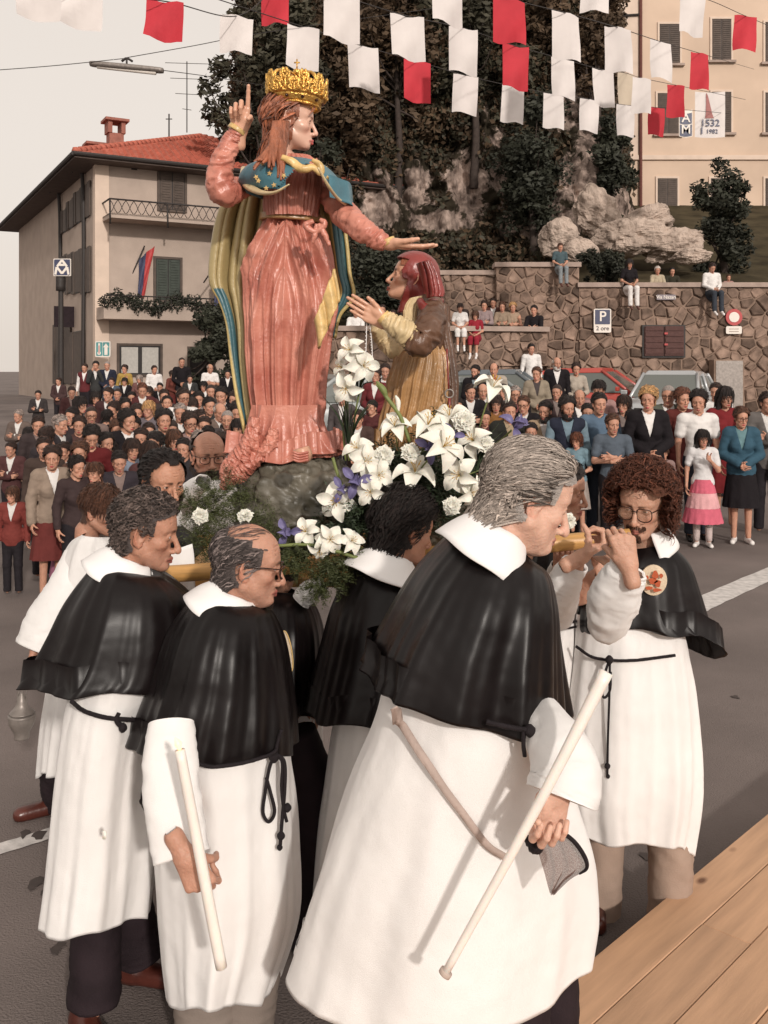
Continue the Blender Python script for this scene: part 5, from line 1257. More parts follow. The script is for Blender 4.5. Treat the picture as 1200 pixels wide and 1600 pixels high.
for i, (x, y, s_, hc_, tc_, lab) in enumerate(((92, 590, 66, 'dark', (.09, .05, .05), 'man in a maroon jacket by the shop door, far left'), (60, 610, 78, 'black', (.06, .05, .05), 'man in a black coat left of the shop door'),
    (30, 640, 100, 'grey', (.20, .15, .13), 'grey haired man in a tan coat at the left margin'), (18, 690, 130, 'dark', (.12, .05, .05), 'man in a wine coloured coat at the left margin'),
    (46, 668, 118, 'black', (.05, .05, .06), 'woman in a charcoal coat at the left margin'), (20, 760, 170, 'brown', (.28, .06, .05), 'woman in a red dress at the left margin'))):
    L(x, y, s_, lab, kind='mmmmff'[i], hair='short' if i < 4 else 'bob', hc=hc_, top='jacket', tc=tc_)
# between statue and kneeling figure
Rr(588, 575, 88, 'woman in a burgundy jacket and white blouse framed between the two statues', kind='f', hair='curly', hc='dark', top='jacket', tc=(.2, .035, .04), inner=WH, low='skirt')
Rr(603, 568, 86, 'man in a dark suit with white shirt beside the burgundy jacket', kind='m', hair='short', hc='dark', top='jacket', tc=(.07, .05, .05), inner=WH)
Rr(582, 625, 112, 'dark haired child below the burgundy jacket', kind='k', hair='short', hc='black', top='shirt', tc=(.12, .035, .035), h=.8)
Rr(560, 640, 118, 'person in a brown coat low behind the lily vase', kind='m', hair='short', hc='dark', top='jacket', tc=(.1, .06, .05))
Rr(612, 640, 118, 'person in an ochre coat just left of the kneeling figure', kind='m', hair='short', hc='black', top='jacket', tc=(.25, .13, .05))
Rr(535, 610, 96, 'person in grey behind the draped dress hem', kind='m', hair='short', hc='dark', top='jacket', tc=(.12, .1, .1))
# right side, far to near
Rr(830, 537, 66, 'young man in a white shirt with rolled sleeves standing by the dark wall', kind='m', hair='short', hc='black', top='shirt', tc=WH, pose='hang', h=.95, lc=BLK)
Rr(870, 557, 76, 'bald man with a bushy white beard in a black coat', kind='m2', hair='bald', hc='white', top='jacket', tc=BLK, inner=WH, beard=True, lc=BLK)
Rr(900, 567, 76, 'woman in a cream blouse standing before the red car', kind='f', hair='curly', hc='dark', top='shirt', tc=CRM, pose='clasp', low='skirt', lc=BEI)
Rr(838, 573, 84, 'woman in a beige jacket holding a dark handbag', kind='f', hair='short', hc='brown', top='jacket', tc=(.40, .33, .25), inner=(.1, .08, .08), pose='clasp', low='skirt', lc=BLK)
Rr(743, 570, 80, 'bearded man in a dark jacket with folded hands', kind='m', hair='short', hc='black', top='jacket', tc=BLK, inner=(.3, .36, .4), beard=True, pose='clasp')
Rr(772, 566, 80, 'man in a white jacket over an orange shirt', kind='m2', hair='bald', hc='dark', top='jacket', tc=CRM, inner=(.5, .12, .06))
Rr(735, 600, 100, 'man with an orange brown face right of the kneeling figure', kind='m2', hair='short', hc='dark', top='jacket', tc=BLK)
Rr(755, 598, 98, 'bald man with a flushed face behind the tallest lily', kind='m', hair='bald', hc='dark', top='jacket', tc=(.12, .07, .06))
Rr(775, 618, 108, 'woman in an ochre top behind the tallest lily', kind='f', hair='bob', hc='dark', top='shirt', tc=(.35, .16, .05))
Rr(758, 640, 116, 'child with a dark red face low behind the flowers', kind='k', hair='short', hc='black', top='shirt', tc=(.14, .05, .05), h=.85)
Rr(795, 626, 128, 'stout man in a dark suit and tan shirt with greying hair', kind='m2', hair='short', hc='dark', top='jacket', tc=(.03, .03, .025), inner=(.5, .38, .25), yaw=-85)
Rr(805, 603, 100, 'grey haired man in dark glasses above the stout man', kind='m2', hair='short', hc='grey', top='jacket', tc=BLK, inner=(.3, .1, .1), glasses=True)
Rr(819, 618, 112, 'man in spectacles and a dark coat beside the stout man', kind='m2', hair='short', hc='brown', top='jacket', tc=BLK, glasses=True, yaw=-110)
Rr(852, 626, 126, 'bearded man in a beige blazer looking left', kind='m', hair='short', hc='black', top='jacket', tc=(.50, .36, .24), inner=(.5, .45, .43), beard=True, yaw=-100)
Rr(886, 620, 130, 'man with a full black beard in a dark waistcoat over a blue shirt', kind='m', hair='bouffant', hc='black', top='vest', tc=NAVY, inner=(.25, .35, .42), beard=True, pose='clasp', lc=BLK)
Rr(905, 607, 108, 'pale balding man behind the bearded waistcoat wearer', kind='m2', hair='bald', hc='grey', top='jacket', tc=(.05, .04, .045), inner=WH)
Rr(935, 594, 108, 'tall dark haired youth behind the denim shirt', kind='m', hair='fringe', hc='black', top='shirt', tc=(.5, .3, .28), yaw=-100)
Rr(936, 613, 128, 'man in a blue denim shirt with hands folded low', kind='m', hair='short', hc='black', top='shirt', tc=(.16, .24, .34), pose='clasp', lc=(.03, .035, .05))
Rr(957, 646, 134, 'boy in a grey blue short sleeved shirt with folded arms', kind='m', hair='short', hc='brown', top='tshirt', tc=(.13, .16, .20), pose='fold', lc=BLK, h=.93, shoes='shoe_black')
Rr(902, 676, 132, 'little auburn haired girl in a light blue dress', kind='k', hair='bob', hc='auburn', top='tshirt', tc=(.25, .38, .45), low='skirt', lc=(.5, .42, .38), h=.70, tilt=14, yaw=-120)
Rr(1012, 605, 131, 'blond woman in a black jacket and white ruffled blouse', kind='f', hair='bouffant', hc='blond', top='jacket', tc=BLK, inner=WH, low='skirt', lc=BLK, pose='clasp')
Rr(1043, 601, 116, 'old man with glasses and grey hair behind the blond woman', kind='m2', hair='crop', hc='grey', top='jacket', tc=(.14, .15, .12), inner=WH, glasses=True)
Rr(1066, 607, 118, 'woman in a dark red cardigan behind the white t-shirt', kind='f2', hair='bouffant', hc='auburn', top='shirt', tc=(.16, .035, .03), low='skirt', lc=BR)
tm_ = Rr(1090, 610, 128, 'youth in a white printed t-shirt and jeans with one hand on hip', kind='m', hair='bouffant', hc='black', top='tshirt', tc=WH, pose='hang', lc=(.045, .05, .07), shoes='shoe_black')
Rr(1036, 697, 130, 'small dark haired girl peeking between the black jacket and the t-shirt', kind='k', hair='fringe', hc='brown', top='shirt', tc=(.45, .3, .28), h=.64, low='skirt')
Rr(1132, 604, 120, 'young woman with long dark hair in a red dress', kind='f', hair='long', hc='black', top='shirt', tc=(.28, .03, .035), low='skirt', lc=(.28, .03, .035))
Rr(1118, 598, 104, 'man in a white shirt behind the long haired woman', kind='m', hair='short', hc='dark', top='shirt', tc=WH)
g1 = Rr(1098, 671, 133, 'girl with a dark fringe in a white t-shirt and pink tiered skirt', kind='k', hair='long', hc='black', top='tshirt', tc=(.62, .60, .60), low=None, pose='one', h=.79, ground=0)
Rr(1158, 636, 130, 'elderly woman in a blue suit jacket with glasses and white shoes', kind='f2', hair='curly', hc='brown', top='jacket', tc=(.055, .13, .19), inner=(.2, .35, .38), low='skirt', lc=BLK, pose='clasp', glasses=True, shoes='shoe_white')
Rr(1198, 612, 124, 'man in a grey suit at the right margin of the crowd', kind='m', hair='short', hc='dark', top='jacket', tc=(.2, .18, .17))
Rr(1240, 620, 126, 'woman in a brown coat beyond the right margin', kind='f', hair='curly', hc='brown', top='jacket', tc=(.15, .09, .07))
Rr(985, 640, 122, 'dark clad person between the boy and the blond woman', kind='m', hair='short', hc='black', top='jacket', tc=BLK)
# pink tiered skirt with real tiers, tights and sandals
for t0, t1, r0_, r1_, c_ in ((1.0, .80, .14, .185, (.55, .12, .17)), (.80, .58, .19, .235, (.62, .33, .34)), (.58, .36, .24, .285, (.55, .12, .17))):
    n = 56; th = np.linspace(0, 2 * PI, n, endpoint=False); rows = []
    for t in np.linspace(0, 1, 6): rows.append(np.c_[(r0_ + (r1_ - r0_) * t) * np.cos(th) * (1 + .05 * t * np.cos(16 * th + t0 * 9)), (r0_ + (r1_ - r0_) * t) * np.sin(th) * (1 + .05 * t * np.cos(16 * th + t0 * 9)) * 1.1, np.full(n, t0 + (t1 - t0) * t)])
    link('skirt_tier', mesh('skirt_tier', np.concatenate(rows), gridfaces(6, n)[:, ::-1], cloth(c_)), g1)
for sd_ in (1, -1):
    link('stocking', tmesh('stocking', [tube([(.0, sd_ * .09, .5), (-.02, sd_ * .095, .08)], [.066, .05], 10, 6)], cloth((.55, .45, .43))), g1)
    setmat(link('shoe', SHOE, g1, (0, sd_ * .10, 0), (0, 0, R(sd_ * 12))), M['shoe_white'])
# printed picture on the t-shirt
o = link('shirt_print', mesh('shirt_print', [(.137 + .002 * math.cos(a * 3), .05 * math.cos(a), 1.24 + .05 * math.sin(a)) for a in np.linspace(0, 2 * PI, 12, endpoint=False)], [tuple(range(12))], cloth((.35, .16, .05))), tm_)

for i, (x, y, s_, kd, hr_, hc_, tc_, lab) in enumerate(((668, 600, 96, 'm', 'short', 'dark', (.10, .05, .045), 'man in a russet jacket hidden behind the ochre skirt'), (715, 622, 108, 'm', 'curly', 'black', (.05, .04, .04), 'curly haired man in black right behind the metal rod'),
    (786, 600, 92, 'm', 'short', 'dark', (.10, .08, .08), 'man in a grey brown jacket behind the grey haired spectacles wearer'), (870, 600, 98, 'm', 'crop', 'dark', (.08, .05, .05), 'cropped man in a brown coat under the white bearded man'),
    (918, 630, 118, 'm', 'short', 'black', (.05, .04, .05), 'man in black between the waistcoat and the denim shirt'), (975, 618, 112, 'f', 'bob', 'dark', (.14, .07, .07), 'woman in a maroon top left of the blond woman'),
    (700, 660, 122, 'm', 'short', 'dark', (.06, .04, .04), 'man in dark brown low behind the lilies'), (745, 668, 128, 'f', 'bob', 'black', (.08, .045, .045), 'woman in dark brown behind the rightmost carnation'),
    (830, 660, 132, 'm', 'short', 'black', (.05, .04, .045), 'dark suited man directly above the silver hair'), (1000, 640, 118, 'm', 'short', 'dark', (.05, .045, .045), 'man in charcoal behind the black jacketed blond woman'))):
    Rr(x, y, s_, lab, kind=kd, hair=hr_, hc=hc_, top='jacket', tc=tc_, inner=(.3, .24, .22))
# people on the low parapet
GP = 'people on the low curved parapet'
def W1(*a, **k): k.setdefault('group', GP); k.setdefault('yaw', -95 + random.uniform(-10, 10)); return person(*a, **k)
W1(719, 474, 66, 'girl in a white frock and white socks sitting on the parapet', pose='sit', kind='k', hair='fringe', hc='dark', top='tshirt', tc=WH, low='skirt', lc=WH, shoes='shoe_white', h=.80)
W1(743, 486, 66, 'girl in a red dress sitting on the parapet leaning forward', pose='sit', kind='k', hair='bob', hc='brown', top='tshirt', tc=(.40, .03, .05), low='skirt', lc=(.40, .03, .05), shoes='shoe_white', h=.80, tilt=20)
W1(726, 484, 64, 'person in pink bending beside the red dress', pose='lean', kind='f', hair='bob', hc='dark', top='shirt', tc=(.60, .36, .34), h=.95, tilt=25)
W1(757, 470, 62, 'woman in a pale lilac top standing behind the parapet', pose='lean', kind='f', hair='curly', hc='dark', top='shirt', tc=(.4, .3, .3), h=.95)
W1(771, 466, 61, 'man in a brown jacket and white scarf behind the parapet', pose='hang', kind='m', hair='short', hc='dark', top='jacket', tc=(.12, .05, .04), inner=WH, h=.95)
W1(785, 472, 62, 'woman in a beige coat leaning on the parapet', pose='lean', kind='f', hair='curly', hc='brown', top='shirt', tc=(.40, .30, .22), h=.95)
W1(801, 473, 62, 'fair woman in a low cream top and brown skirt at the parapet', pose='lean', kind='f', hair='bouffant', hc='blond', top='sleeveless', tc=(.5, .36, .26), h=.95)
W1(811, 471, 60, 'person with red hair looking over the fair woman', pose='hang', kind='f', hair='bob', hc='auburn', top='shirt', tc=(.3, .14, .1), h=.93)
W1(835, 477, 64, 'youth in a black jumper leaning sideways at the right end of the parapet', pose='lean', kind='m', hair='short', hc='black', top='shirt', tc=BLK, h=.95, yaw=-110)
W1(715, 476, 60, 'dark haired woman in black standing behind the white frock', pose='hang', kind='f', hair='bob', hc='black', top='shirt', tc=(.12, .03, .03), h=.95)
W1(694, 474, 60, 'man in black half hidden by the kneeling statue back', pose='hang', kind='m', hair='short', hc='black', top='shirt', tc=BLK, h=.95)
W1(598, 476, 62, 'man in a dark jacket and white shirt seen past the praying hands', pose='hang', kind='m', hair='short', hc='dark', top='jacket', tc=(.07, .03, .03), inner=WH, h=.95)
W1(556, 480, 62, 'person in a white shirt seated left of the praying hands', pose='lean', kind='m', hair='short', hc='dark', top='shirt', tc=WH, h=.95)
W1(614, 484, 62, 'child in dark red between the praying hands and the headscarf', pose='lean', kind='k', hair='short', hc='dark', top='shirt', tc=(.2, .05, .05), h=.9)
# people on the high wall
GH = 'people sitting on top of the high wall'
def W2(*a, **k): k.setdefault('group', GH); k.setdefault('yaw', -90 + random.uniform(-8, 8)); return person(*a, **k)
W2(875, 380, 61.5, 'youth in a blue top and light jeans seated on the tall wall', pose='sit', kind='m', hair='short', hc='brown', top='tshirt', tc=(.10, .15, .17), lc=(.33, .36, .38), shoes='shoe', h=.80, tilt=18)
W2(983, 405, 61.5, 'person in a black top and white trousers seated on the wall', pose='sit', kind='f', hair='long', hc='black', top='tshirt', tc=BLK, lc=(.66, .62, .60), shoes='shoe', h=.92)
W2(1112, 411, 61.5, 'man in a white jumper and jeans sitting hunched on the wall', pose='sit', kind='m', hair='short', hc='dark', top='shirt', tc=WH, lc=(.06, .07, .09), shoes='shoe_white', h=.95, tilt=28)
W2(1027, 416, 59.5, 'person in a cream hooded coat leaning over the wall', pose='lean', kind='f', hair='short', hc='white', top='shirt', tc=(.6, .5, .36), h=.85)
W2(1050, 418, 59, 'dark clothed person leaning over the wall beside the cream coat', pose='lean', kind='m', hair='short', hc='black', top='shirt', tc=(.05, .045, .03), h=.82)
W2(1138, 429, 59.5, 'small child peeking over the wall right of the white jumper', pose='lean', kind='k', hair='short', hc='brown', top='shirt', tc=(.5, .3, .27), h=.65)
# ---- folded pushchair in the left crowd
c = P(175, 605, 74); pc = empty('pushchair', (c.x, c.y, gz(c.y)), 0, 'navy pushchair with a pale tubular frame in the left crowd', 'pushchair')
fr = [tube([(c.x - .32, c.y, .3), (c.x - .36, c.y, .75), (c.x - .2, c.y - .05, 1.22), (c.x + .2, c.y - .05, 1.22), (c.x + .38, c.y, .8), (c.x + .30, c.y, .3)], .016, 6, 30)]
wparent(link('frame', tmesh('frame', fr, M['metalgrey'])), pc)
wparent(link('hood', tmesh('hood', [tube([(c.x - .26, c.y, .86), (c.x + .26, c.y, .86)], [.24, .24], 14, 6)], cloth(NAVY))), pc)
wparent(link('seat', tmesh('seat', [tube([(c.x, c.y, .42), (c.x, c.y + .1, .95)], [.22, .2], 10, 5, squash=.5)], cloth(NAVY))), pc)
for sx in (-1, 1):
    for sy in (-1, 1):
        cc = np.array([c.x + sx * .28, c.y + sy * .25, gz(c.y) + .1]); wparent(link('wheel', tmesh('wheel', [tube([cc + (-.02, 0, 0), cc + (.02, 0, 0)], .1, 14, 2)], M['iron'])), pc)

# ---- parked cars
def car(x, y, s, yaw, col, label, seed):
    c = P(x, y, s); g = gz(c.y); t = empty('parked_car', (c.x, c.y, g), R(yaw), label, 'car', 'cars parked along the wall')
    paint, tt, b = nodes('car_paint'); b.inputs['Base Color'].default_value = (*col, 1); b.inputs['Roughness'].default_value = .3; b.inputs['Coat Weight'].default_value = .5
    if seed == 1: b.inputs['Metallic'].default_value = .35
    n2 = tt.nodes.new('ShaderNodeTexNoise'); n2.inputs['Scale'].default_value = 3; bp = tt.nodes.new('ShaderNodeMapRange'); bp.inputs['To Min'].default_value = .25; bp.inputs['To Max'].default_value = .42
    tt.links.new(n2.outputs['Fac'], bp.inputs[0]); tt.links.new(bp.outputs[0], b.inputs['Roughness'])
    # hull: cross sections along x, front at +x; 4.3 x 1.66 x 1.38
    st = [(-2.12, .60, .72, .40), (-2.05, .72, .80, .34), (-1.6, .79, .86, .26), (-.9, .82, .90, .24), (0, .83, .91, .24), (.9, .82, .88, .24), (1.5, .80, .84, .26), (1.95, .76, .76, .30), (2.12, .66, .68, .38)]
    V = []; n = 16
    for x_, w_, ht_, bt in st:
        for k in range(n):
            a = 2 * PI * (k + .5) / n; cx, sz = math.cos(a), math.sin(a); e_ = .45
            V.append((x_, w_ * math.copysign(abs(cx)**e_, cx), (ht_ + bt) / 2 + (ht_ - bt) / 2 * math.copysign(abs(sz)**e_, sz)))
    V, Q = np.array(V), gridfaces(len(st), n); V2 = np.vstack([V, V[:n].mean(0), V[-n:].mean(0)]); j = np.arange(n)
    Q = np.vstack([Q, np.stack([(j + 1) % n, j, np.full(n, len(V)), np.full(n, len(V))], 1), np.stack([(len(st) - 1) * n + j, (len(st) - 1) * n + (j + 1) % n, np.full(n, len(V) + 1), np.full(n, len(V) + 1)], 1)])
    link('body', mesh('body', V2, fixq(Q), paint), t)
    # cabin
    lo = [(-1.62, .70), (1.02, .70)]; P0 = np.array([(-1.72, -.72, .84), (1.05, -.72, .84), (1.05, .72, .84), (-1.72, .72, .84)]); P1 = np.array([(-1.05, -.56, 1.36), (.32, -.58, 1.38), (.32, .58, 1.38), (-1.05, .56, 1.36)])
    rf = [(P1[i] + (0, 0, .0)) for i in range(4)]
    V = np.vstack([P1 * np.array([1.08, 1.06, 1]) - (0, 0, .07), P1 * np.array([.90, .86, 1]) + (0, 0, .05)])
    o = link('roof', mesh('roof', V, [(3, 2, 1, 0), (4, 5, 6, 7), (0, 1, 5, 4), (1, 2, 6, 5), (2, 3, 7, 6), (3, 0, 4, 7)], paint, False), t); bevel(o, .03, 3)
    for i in range(4): link('pillar', tmesh('pillar', [tube([P0[i] + (0, 0, -.02), P1[i] - (0, 0, .02)], .04, 8, 3)], paint), t)
    for sy in (-1, 1):
        a = np.array([-.25, .735 * sy, .84]); b_ = np.array([-.28, .575 * sy, 1.36]); link('pillar', tmesh('pillar', [tube([a, b_], .035, 8, 3)], paint), t)
    gm, tt, gb = nodes('car_glass'); gb.inputs['Base Color'].default_value = (.11, .12, .11, 1); gb.inputs['Roughness'].default_value = .08; gb.inputs['Specular IOR Level'].default_value = .7
    for nm, q in (('windscreen', (1, 2)), ('rear_window', (3, 0)), ('side_window', (0, 1)), ('side_window', (2, 3))):
        a, b_ = q; V = [P0[a] * .985, P0[b_] * .985, P1[b_] * .985 + (0, 0, .0), P1[a] * .985]
        V = np.array(V); cen = V.mean(0); V[:, 2] = np.clip(V[:, 2], .86, 1.35); link(nm, mesh(nm, V, [(0, 1, 2, 3)], gm, False), t)
    for sx in (-1.28, 1.30):
        for sy in (-1, 1):
            wl_ = link('wheel', tmesh('wheel', [tube([(sx, sy * .68, .29), (sx, sy * .70, .29), (sx, sy * .82, .29), (sx, sy * .84, .29)], [.25, .29, .29, .25], 24, 8)], M['iron']), t)
            link('rim', tmesh('rim', [tube([(sx, sy * .80, .29), (sx, sy * .85, .29)], [.17, .15], 16, 3)], M['metalgrey']), wl_)
    for sy in (-1, 1):
        link('headlight', tmesh('headlight', [box(2.03, 2.13, min(sy * .42, sy * .68), max(sy * .42, sy * .68), .53, .67)], M['signwhite'], False), t)
        o = link('wing_mirror', tmesh('wing_mirror', [box(.72, .80, min(sy * .84, sy * .98), max(sy * .84, sy * .98), .90, 1.0)], paint, False), t); bevel(o, .02)
    link('grille', tmesh('grille', [box(2.08, 2.14, -.36, .36, .54, .66)] + [box(2.13, 2.15, -.36, .36, .555 + .025 * k, .565 + .025 * k) for k in range(4)], M['iron'], False), t)
    o = link('bumper', tmesh('bumper', [box(2.06, 2.24, -.80, .80, .36, .48)], M['metalgrey'], False), t); bevel(o, .03)
    o = link('bumper', tmesh('bumper', [box(-2.24, -2.06, -.80, .80, .36, .48)], M['metalgrey'], False), t); bevel(o, .03)
    link('number_plate', tmesh('number_plate', [box(2.24, 2.25, -.22, .22, .37, .46)], M['signwhite'], False), t)
    return t
car(1052, 640, 70, -118, (.42, .43, .44), 'silver car with its bonnet towards the crowd, parked by the wall', 1)
car(930, 600, 66, -28, (.40, .055, .04), 'red car parked behind the woman in the cream blouse', 2)
car(790, 625, 68, -15, (.10, .115, .13), 'dark grey car parked before the curved wall', 3)
car(700, 640, 76, -170, (.20, .22, .22), 'grey green car hidden behind the kneeling statue', 4)
car(540, 635, 74, -165, (.34, .36, .36), 'pale silver car glimpsed between the statue dress and the lilies', 5)
# ================================================================ LOFTS
def crisp(x): return 1 - 2 * np.abs(np.sin(x / 2))**.75
def fold(x): return np.cos(x) + .35 * np.cos(2 * x + .6)
def loft(rows, s, ratio=.7, n=110, nr=60, folds=(), nb=0, dmax=9, bc=None, comp=0, yoff=0, disp=None, hem=True, top=False, power=2.0, hemw=0, sag=None, seed=0):
    rw = np.array([(r[0], r[1], r[2], r[3], r[4] if len(r) > 4 else 0, r[5] if len(r) > 5 else ratio) for r in rows], float)
    q = catmull(rw, nr); th = np.linspace(0, 2 * PI, n, endpoint=False); t = np.linspace(0, 1, nr)[:, None]
    xl, yl, xr, yr, fr, ra = [q[:, i:i + 1] for i in range(6)]
    cx = ((xl + xr) / 2 - 600) / s; a = (xr - xl) / 2 / s; b = np.minimum(a * ra, dmax)
    if bc is not None: b = np.interp(t, np.linspace(0, 1, len(bc)) if not isinstance(bc, tuple) else bc[0], bc if not isinstance(bc, tuple) else bc[1])
    c_, s_ = np.cos(th)[None], np.sin(th)[None]; k = (1 + c_) / 2; e_ = 2 / power
    C = np.sign(c_) * np.abs(c_)**e_; S = np.sign(s_) * np.abs(s_)**e_
    ypx = yl * (1 - k) + yr * k + fr * np.clip(-s_, 0, 1)
    if hemw: ypx = ypx + hemw * t**6 * (np.sin(3 * th + seed) + .6 * np.sin(7 * th + 2 * seed))[None]
    g = 0
    for kk, am, ph, dr, pw in folds: g = g + am * t**pw * fold(kk * th[None] + ph + dr * t + .35 * np.sin(3 * th[None] + ph))
    if disp is not None: g = g + disp(th[None], t, C, S)
    g = g * np.ones((nr, n))
    X = cx + a * C; Yd = b * S; ln = np.sqrt((C / np.maximum(a, 1e-3))**2 + (S / np.maximum(b, 1e-3))**2); nx_, ny_ = C / np.maximum(a, 1e-3) / ln, S / np.maximum(b, 1e-3) / ln
    X = X + nx_ * g; Yd = Yd + ny_ * g
    Ya = FPX / s + yoff + Yd; se = 1 / s + comp * (np.minimum(Ya, FPX / s) / FPX - 1 / s)
    V = np.stack([X, Ya, CH - (ypx - HY) * se], -1)
    rings = [V[i] for i in range(nr)]
    if hem:
        c0 = rings[-1].mean(0); r1 = c0 + (rings[-1] - c0) * .965; r1[:, 2] = rings[-1][:, 2] + .004; r2 = c0 + (rings[-1] - c0) * .93; r2[:, 2] += .09; rings += [r1, r2]
    V = np.concatenate(rings); Q = gridfaces(len(rings), n)[:, ::-1]
    return V, Q
def topx(V): s = FPX / V[:, 1]; return 600 + V[:, 0] * s, HY - (V[:, 2] - CH) * s
def sheet(rows, s, nc=40, nr=50, amp=.02, k=4, yoff=0, bend=0, ph=0, drift=0):
    rw = catmull(np.array([r[:4] for r in rows], float), nr); u = np.linspace(0, 1, nc)[None]; t = np.linspace(0, 1, nr)[:, None]
    x = rw[:, 0:1] * (1 - u) + rw[:, 2:3] * u; y = rw[:, 1:2] * (1 - u) + rw[:, 3:4] * u
    d = amp * fold(2 * PI * k * u + ph + drift * t) + .3 * amp * fold(2 * PI * k * 2.3 * u + drift * 2 * t) - bend * np.sin(PI * u)
    V = np.stack([(x - 600) / s, FPX / s + yoff + d, CH - (y - HY) / s], -1).reshape(-1, 3); return V, gridfaces(nr, nc, False), np.tile(np.linspace(0, 1, nc), nr), np.repeat(np.linspace(0, 1, nr), nc)
def pp(*l, s): return [tuple(P(x, y, s_ if s_ else s)) for x, y, *r in l for s_ in [r[0] if r else None]]
def part(root, name, V, Q, m, smooth=True, C=None):
    o = link(name, mesh(name, V, Q if isinstance(Q, list) else (fixq(Q) if (Q[:, -1] == Q[:, -2]).any() else Q), m, smooth, C)); return wparent(o, root)
def tp(root, name, parts, m, smooth=True): o = link(name, tmesh(name, parts, m, smooth)); return wparent(o, root)
def solid(o, th): md = o.modifiers.new('thickness', 'SOLIDIFY'); md.thickness = th; md.offset = 0; return o

# ================================================================ STATUES
SS = 380.0
M['pink'] = mat('painted_pink_wood', (.47, .14, .10), .34, .14, 7, .3, 70, .55, col2=(.62, .26, .19))
M['olive'] = mat('painted_gold_lining', (.40, .31, .15), .38, .2, 9, .25, 60, .5)
M['bluep'] = mat('painted_blue_wood', (.055, .15, .19), .4, .25, 9, .25, 60, .5)
M['oliveborder'] = mat('painted_cloak', (1, 1, 1), .36, .08, 9, .25, 60, .5, vc=True)
M['brownp'] = mat('painted_brown_wood', (.115, .058, .035), .38, .3, 9, .3, 60, .5)
M['ochre'] = mat('painted_ochre_wood', (.36, .20, .085), .33, .25, 9, .3, 60, .6)
M['creamp'] = mat('painted_cream_wood', (.60, .46, .26), .38, .15, 9, .25, 60, .5)
M['scarf'] = mat('painted_red_scarf', (.22, .035, .030), .3, .25, 9, .3, 60, .6)
M['shair'] = mat('painted_hair', (.27, .09, .045), .42, .3, 30, .8, 90, .5, vc=True, stretch=(1, 1, .4))
M['rockp'] = mat('painted_rock_base', (.075, .068, .048), .45, .45, 6, .9, 14, .5, col2=(.17, .15, .115), bump2=(.8, 8))
st = empty('crowned_statue', pxc(455, 712, SS), 0, 'tall painted statue of a crowned woman in a pink dress pointing up with one hand', 'statue')
def swag(th, t, C, S):
    u = C * 1.1; w_ = np.clip((t - .16) / .1, 0, 1) * np.clip((.66 - t) / .2, 0, 1) * np.clip(-S + .3, 0, 1)
    lo = np.clip((t - .40) / .3, 0, 1); top = np.clip(.30 - t, 0, 1) / .3
    wv = t * 15 - 3.2 * np.sqrt((u + .1)**2 + .02) * 2.2
    wob = .5 * np.sin(5 * t + 3 * th) + .3 * np.sin(11 * t + th)
    deep = .020 * lo * crisp(11 * th + 1.8 * np.sin(3 * t) + wob) + .009 * lo * crisp(25 * th + 2 + 2 * t - wob)
    gath = .008 * np.clip((t - .20) / .04, 0, 1) * np.clip((.55 - t) / .3, 0, 1) * crisp(38 * th + wob) + .003 * top * crisp(30 * th + 1)
    return .024 * w_ * crisp(wv * 1.6) + .008 * w_ * crisp(wv * 4.7 + 2 * th) + deep + gath
rows = [(428, 243, 484, 243), (408, 262, 505, 262), (404, 290, 506, 292), (414, 318, 497, 320), (413, 338, 498, 342), (400, 362, 510, 362), (384, 400, 523, 400), (379, 440, 527, 440), (381, 490, 525, 490), (385, 540, 516, 540), (390, 600, 506, 600), (396, 650, 500, 650), (388, 680, 508, 680), (372, 700, 524, 700), (360, 716, 530, 712)]
V, Q = loft(rows, SS, .60, 420, 220, disp=swag, hem=True); part(st, 'dress', V, Q, M['pink'])
# belt, bow, hem train, sandalled foot
bv, bq = loft([(410, 334, 501, 340), (408, 344, 503, 350)], SS, .72, 90, 6, folds=((4, .002, 1, 0, 1),), hem=False, yoff=0); bo = part(st, 'belt', bv + np.array((0, 0, 0)), bq, M['ochre']); solid(bo, .018)
tp(st, 'bow', [tube(pp((490, 345), (478, 352), (492, 362), (507, 350), (500, 342), s=410), [.007, .012, .010, .012, .006], 10, 30, folds=.25), tube(pp((497, 350), (507, 366), (515, 384), s=410), [.008, .011, .006], 8, 20, folds=.25), tube(pp((495, 350), (492, 368), (488, 380), s=410), [.007, .010, .004], 8, 20, folds=.25)], M['pink'])
tr = []
for i, (a, r0_) in enumerate((((398, 672), 30), ((392, 684), 26), ((410, 690), 24))):
    off = i * 9
    tr.append(tube(pp((a[0] + off, a[1] - 20), (a[0] - 8 + off, 690 + i * 5), (374 + off * .9, 712 + i * 6), (357 + off, 735 + i * 4), (350 + off, 765 - i * 6), s=395), [.02, .034, .036, .034, .018], 40, 120, folds=.30, fk=11, squash=.8, seed=i * 2))
V, Q = loft([(393, 632, 503, 632), (390, 655, 505, 655), (382, 678, 512, 676), (368, 698, 524, 694), (352, 713, 538, 708)], 382, .66, 420, 90, hemw=6, disp=lambda th, t, C, S: (.004 + .016 * t) * crisp(11 * th + 1.5 * np.sin(3 * t) + .8 * np.sin(3 * th)) + .007 * t * crisp(26 * th - 3 * t + np.sin(5 * th)) + .006 * t * crisp(5 * th + 8 * t)); part(st, 'hem_drape', V, Q, M['pink'])
tp(st, 'dress_train', tr, M['pink'])
tp(st, 'foot', [tube(pp((470, 700), (473, 712), (470, 722), s=432), [.03, .035, .02], 12, 12)], M['statue_skin']).data.color_attributes.new('Col', 'FLOAT_COLOR', 'POINT').data.foreach_set('color', np.tile((.55, .30, .2, 1), 12 * 12 + 2).astype(np.float32))
tp(st, 'sandal', [tube(pp((458, 706 + k * 4), (468, 709 + k * 4), (482, 706 + k * 4), s=438), [.005], 6, 10) for k in range(4)], M['pink'])
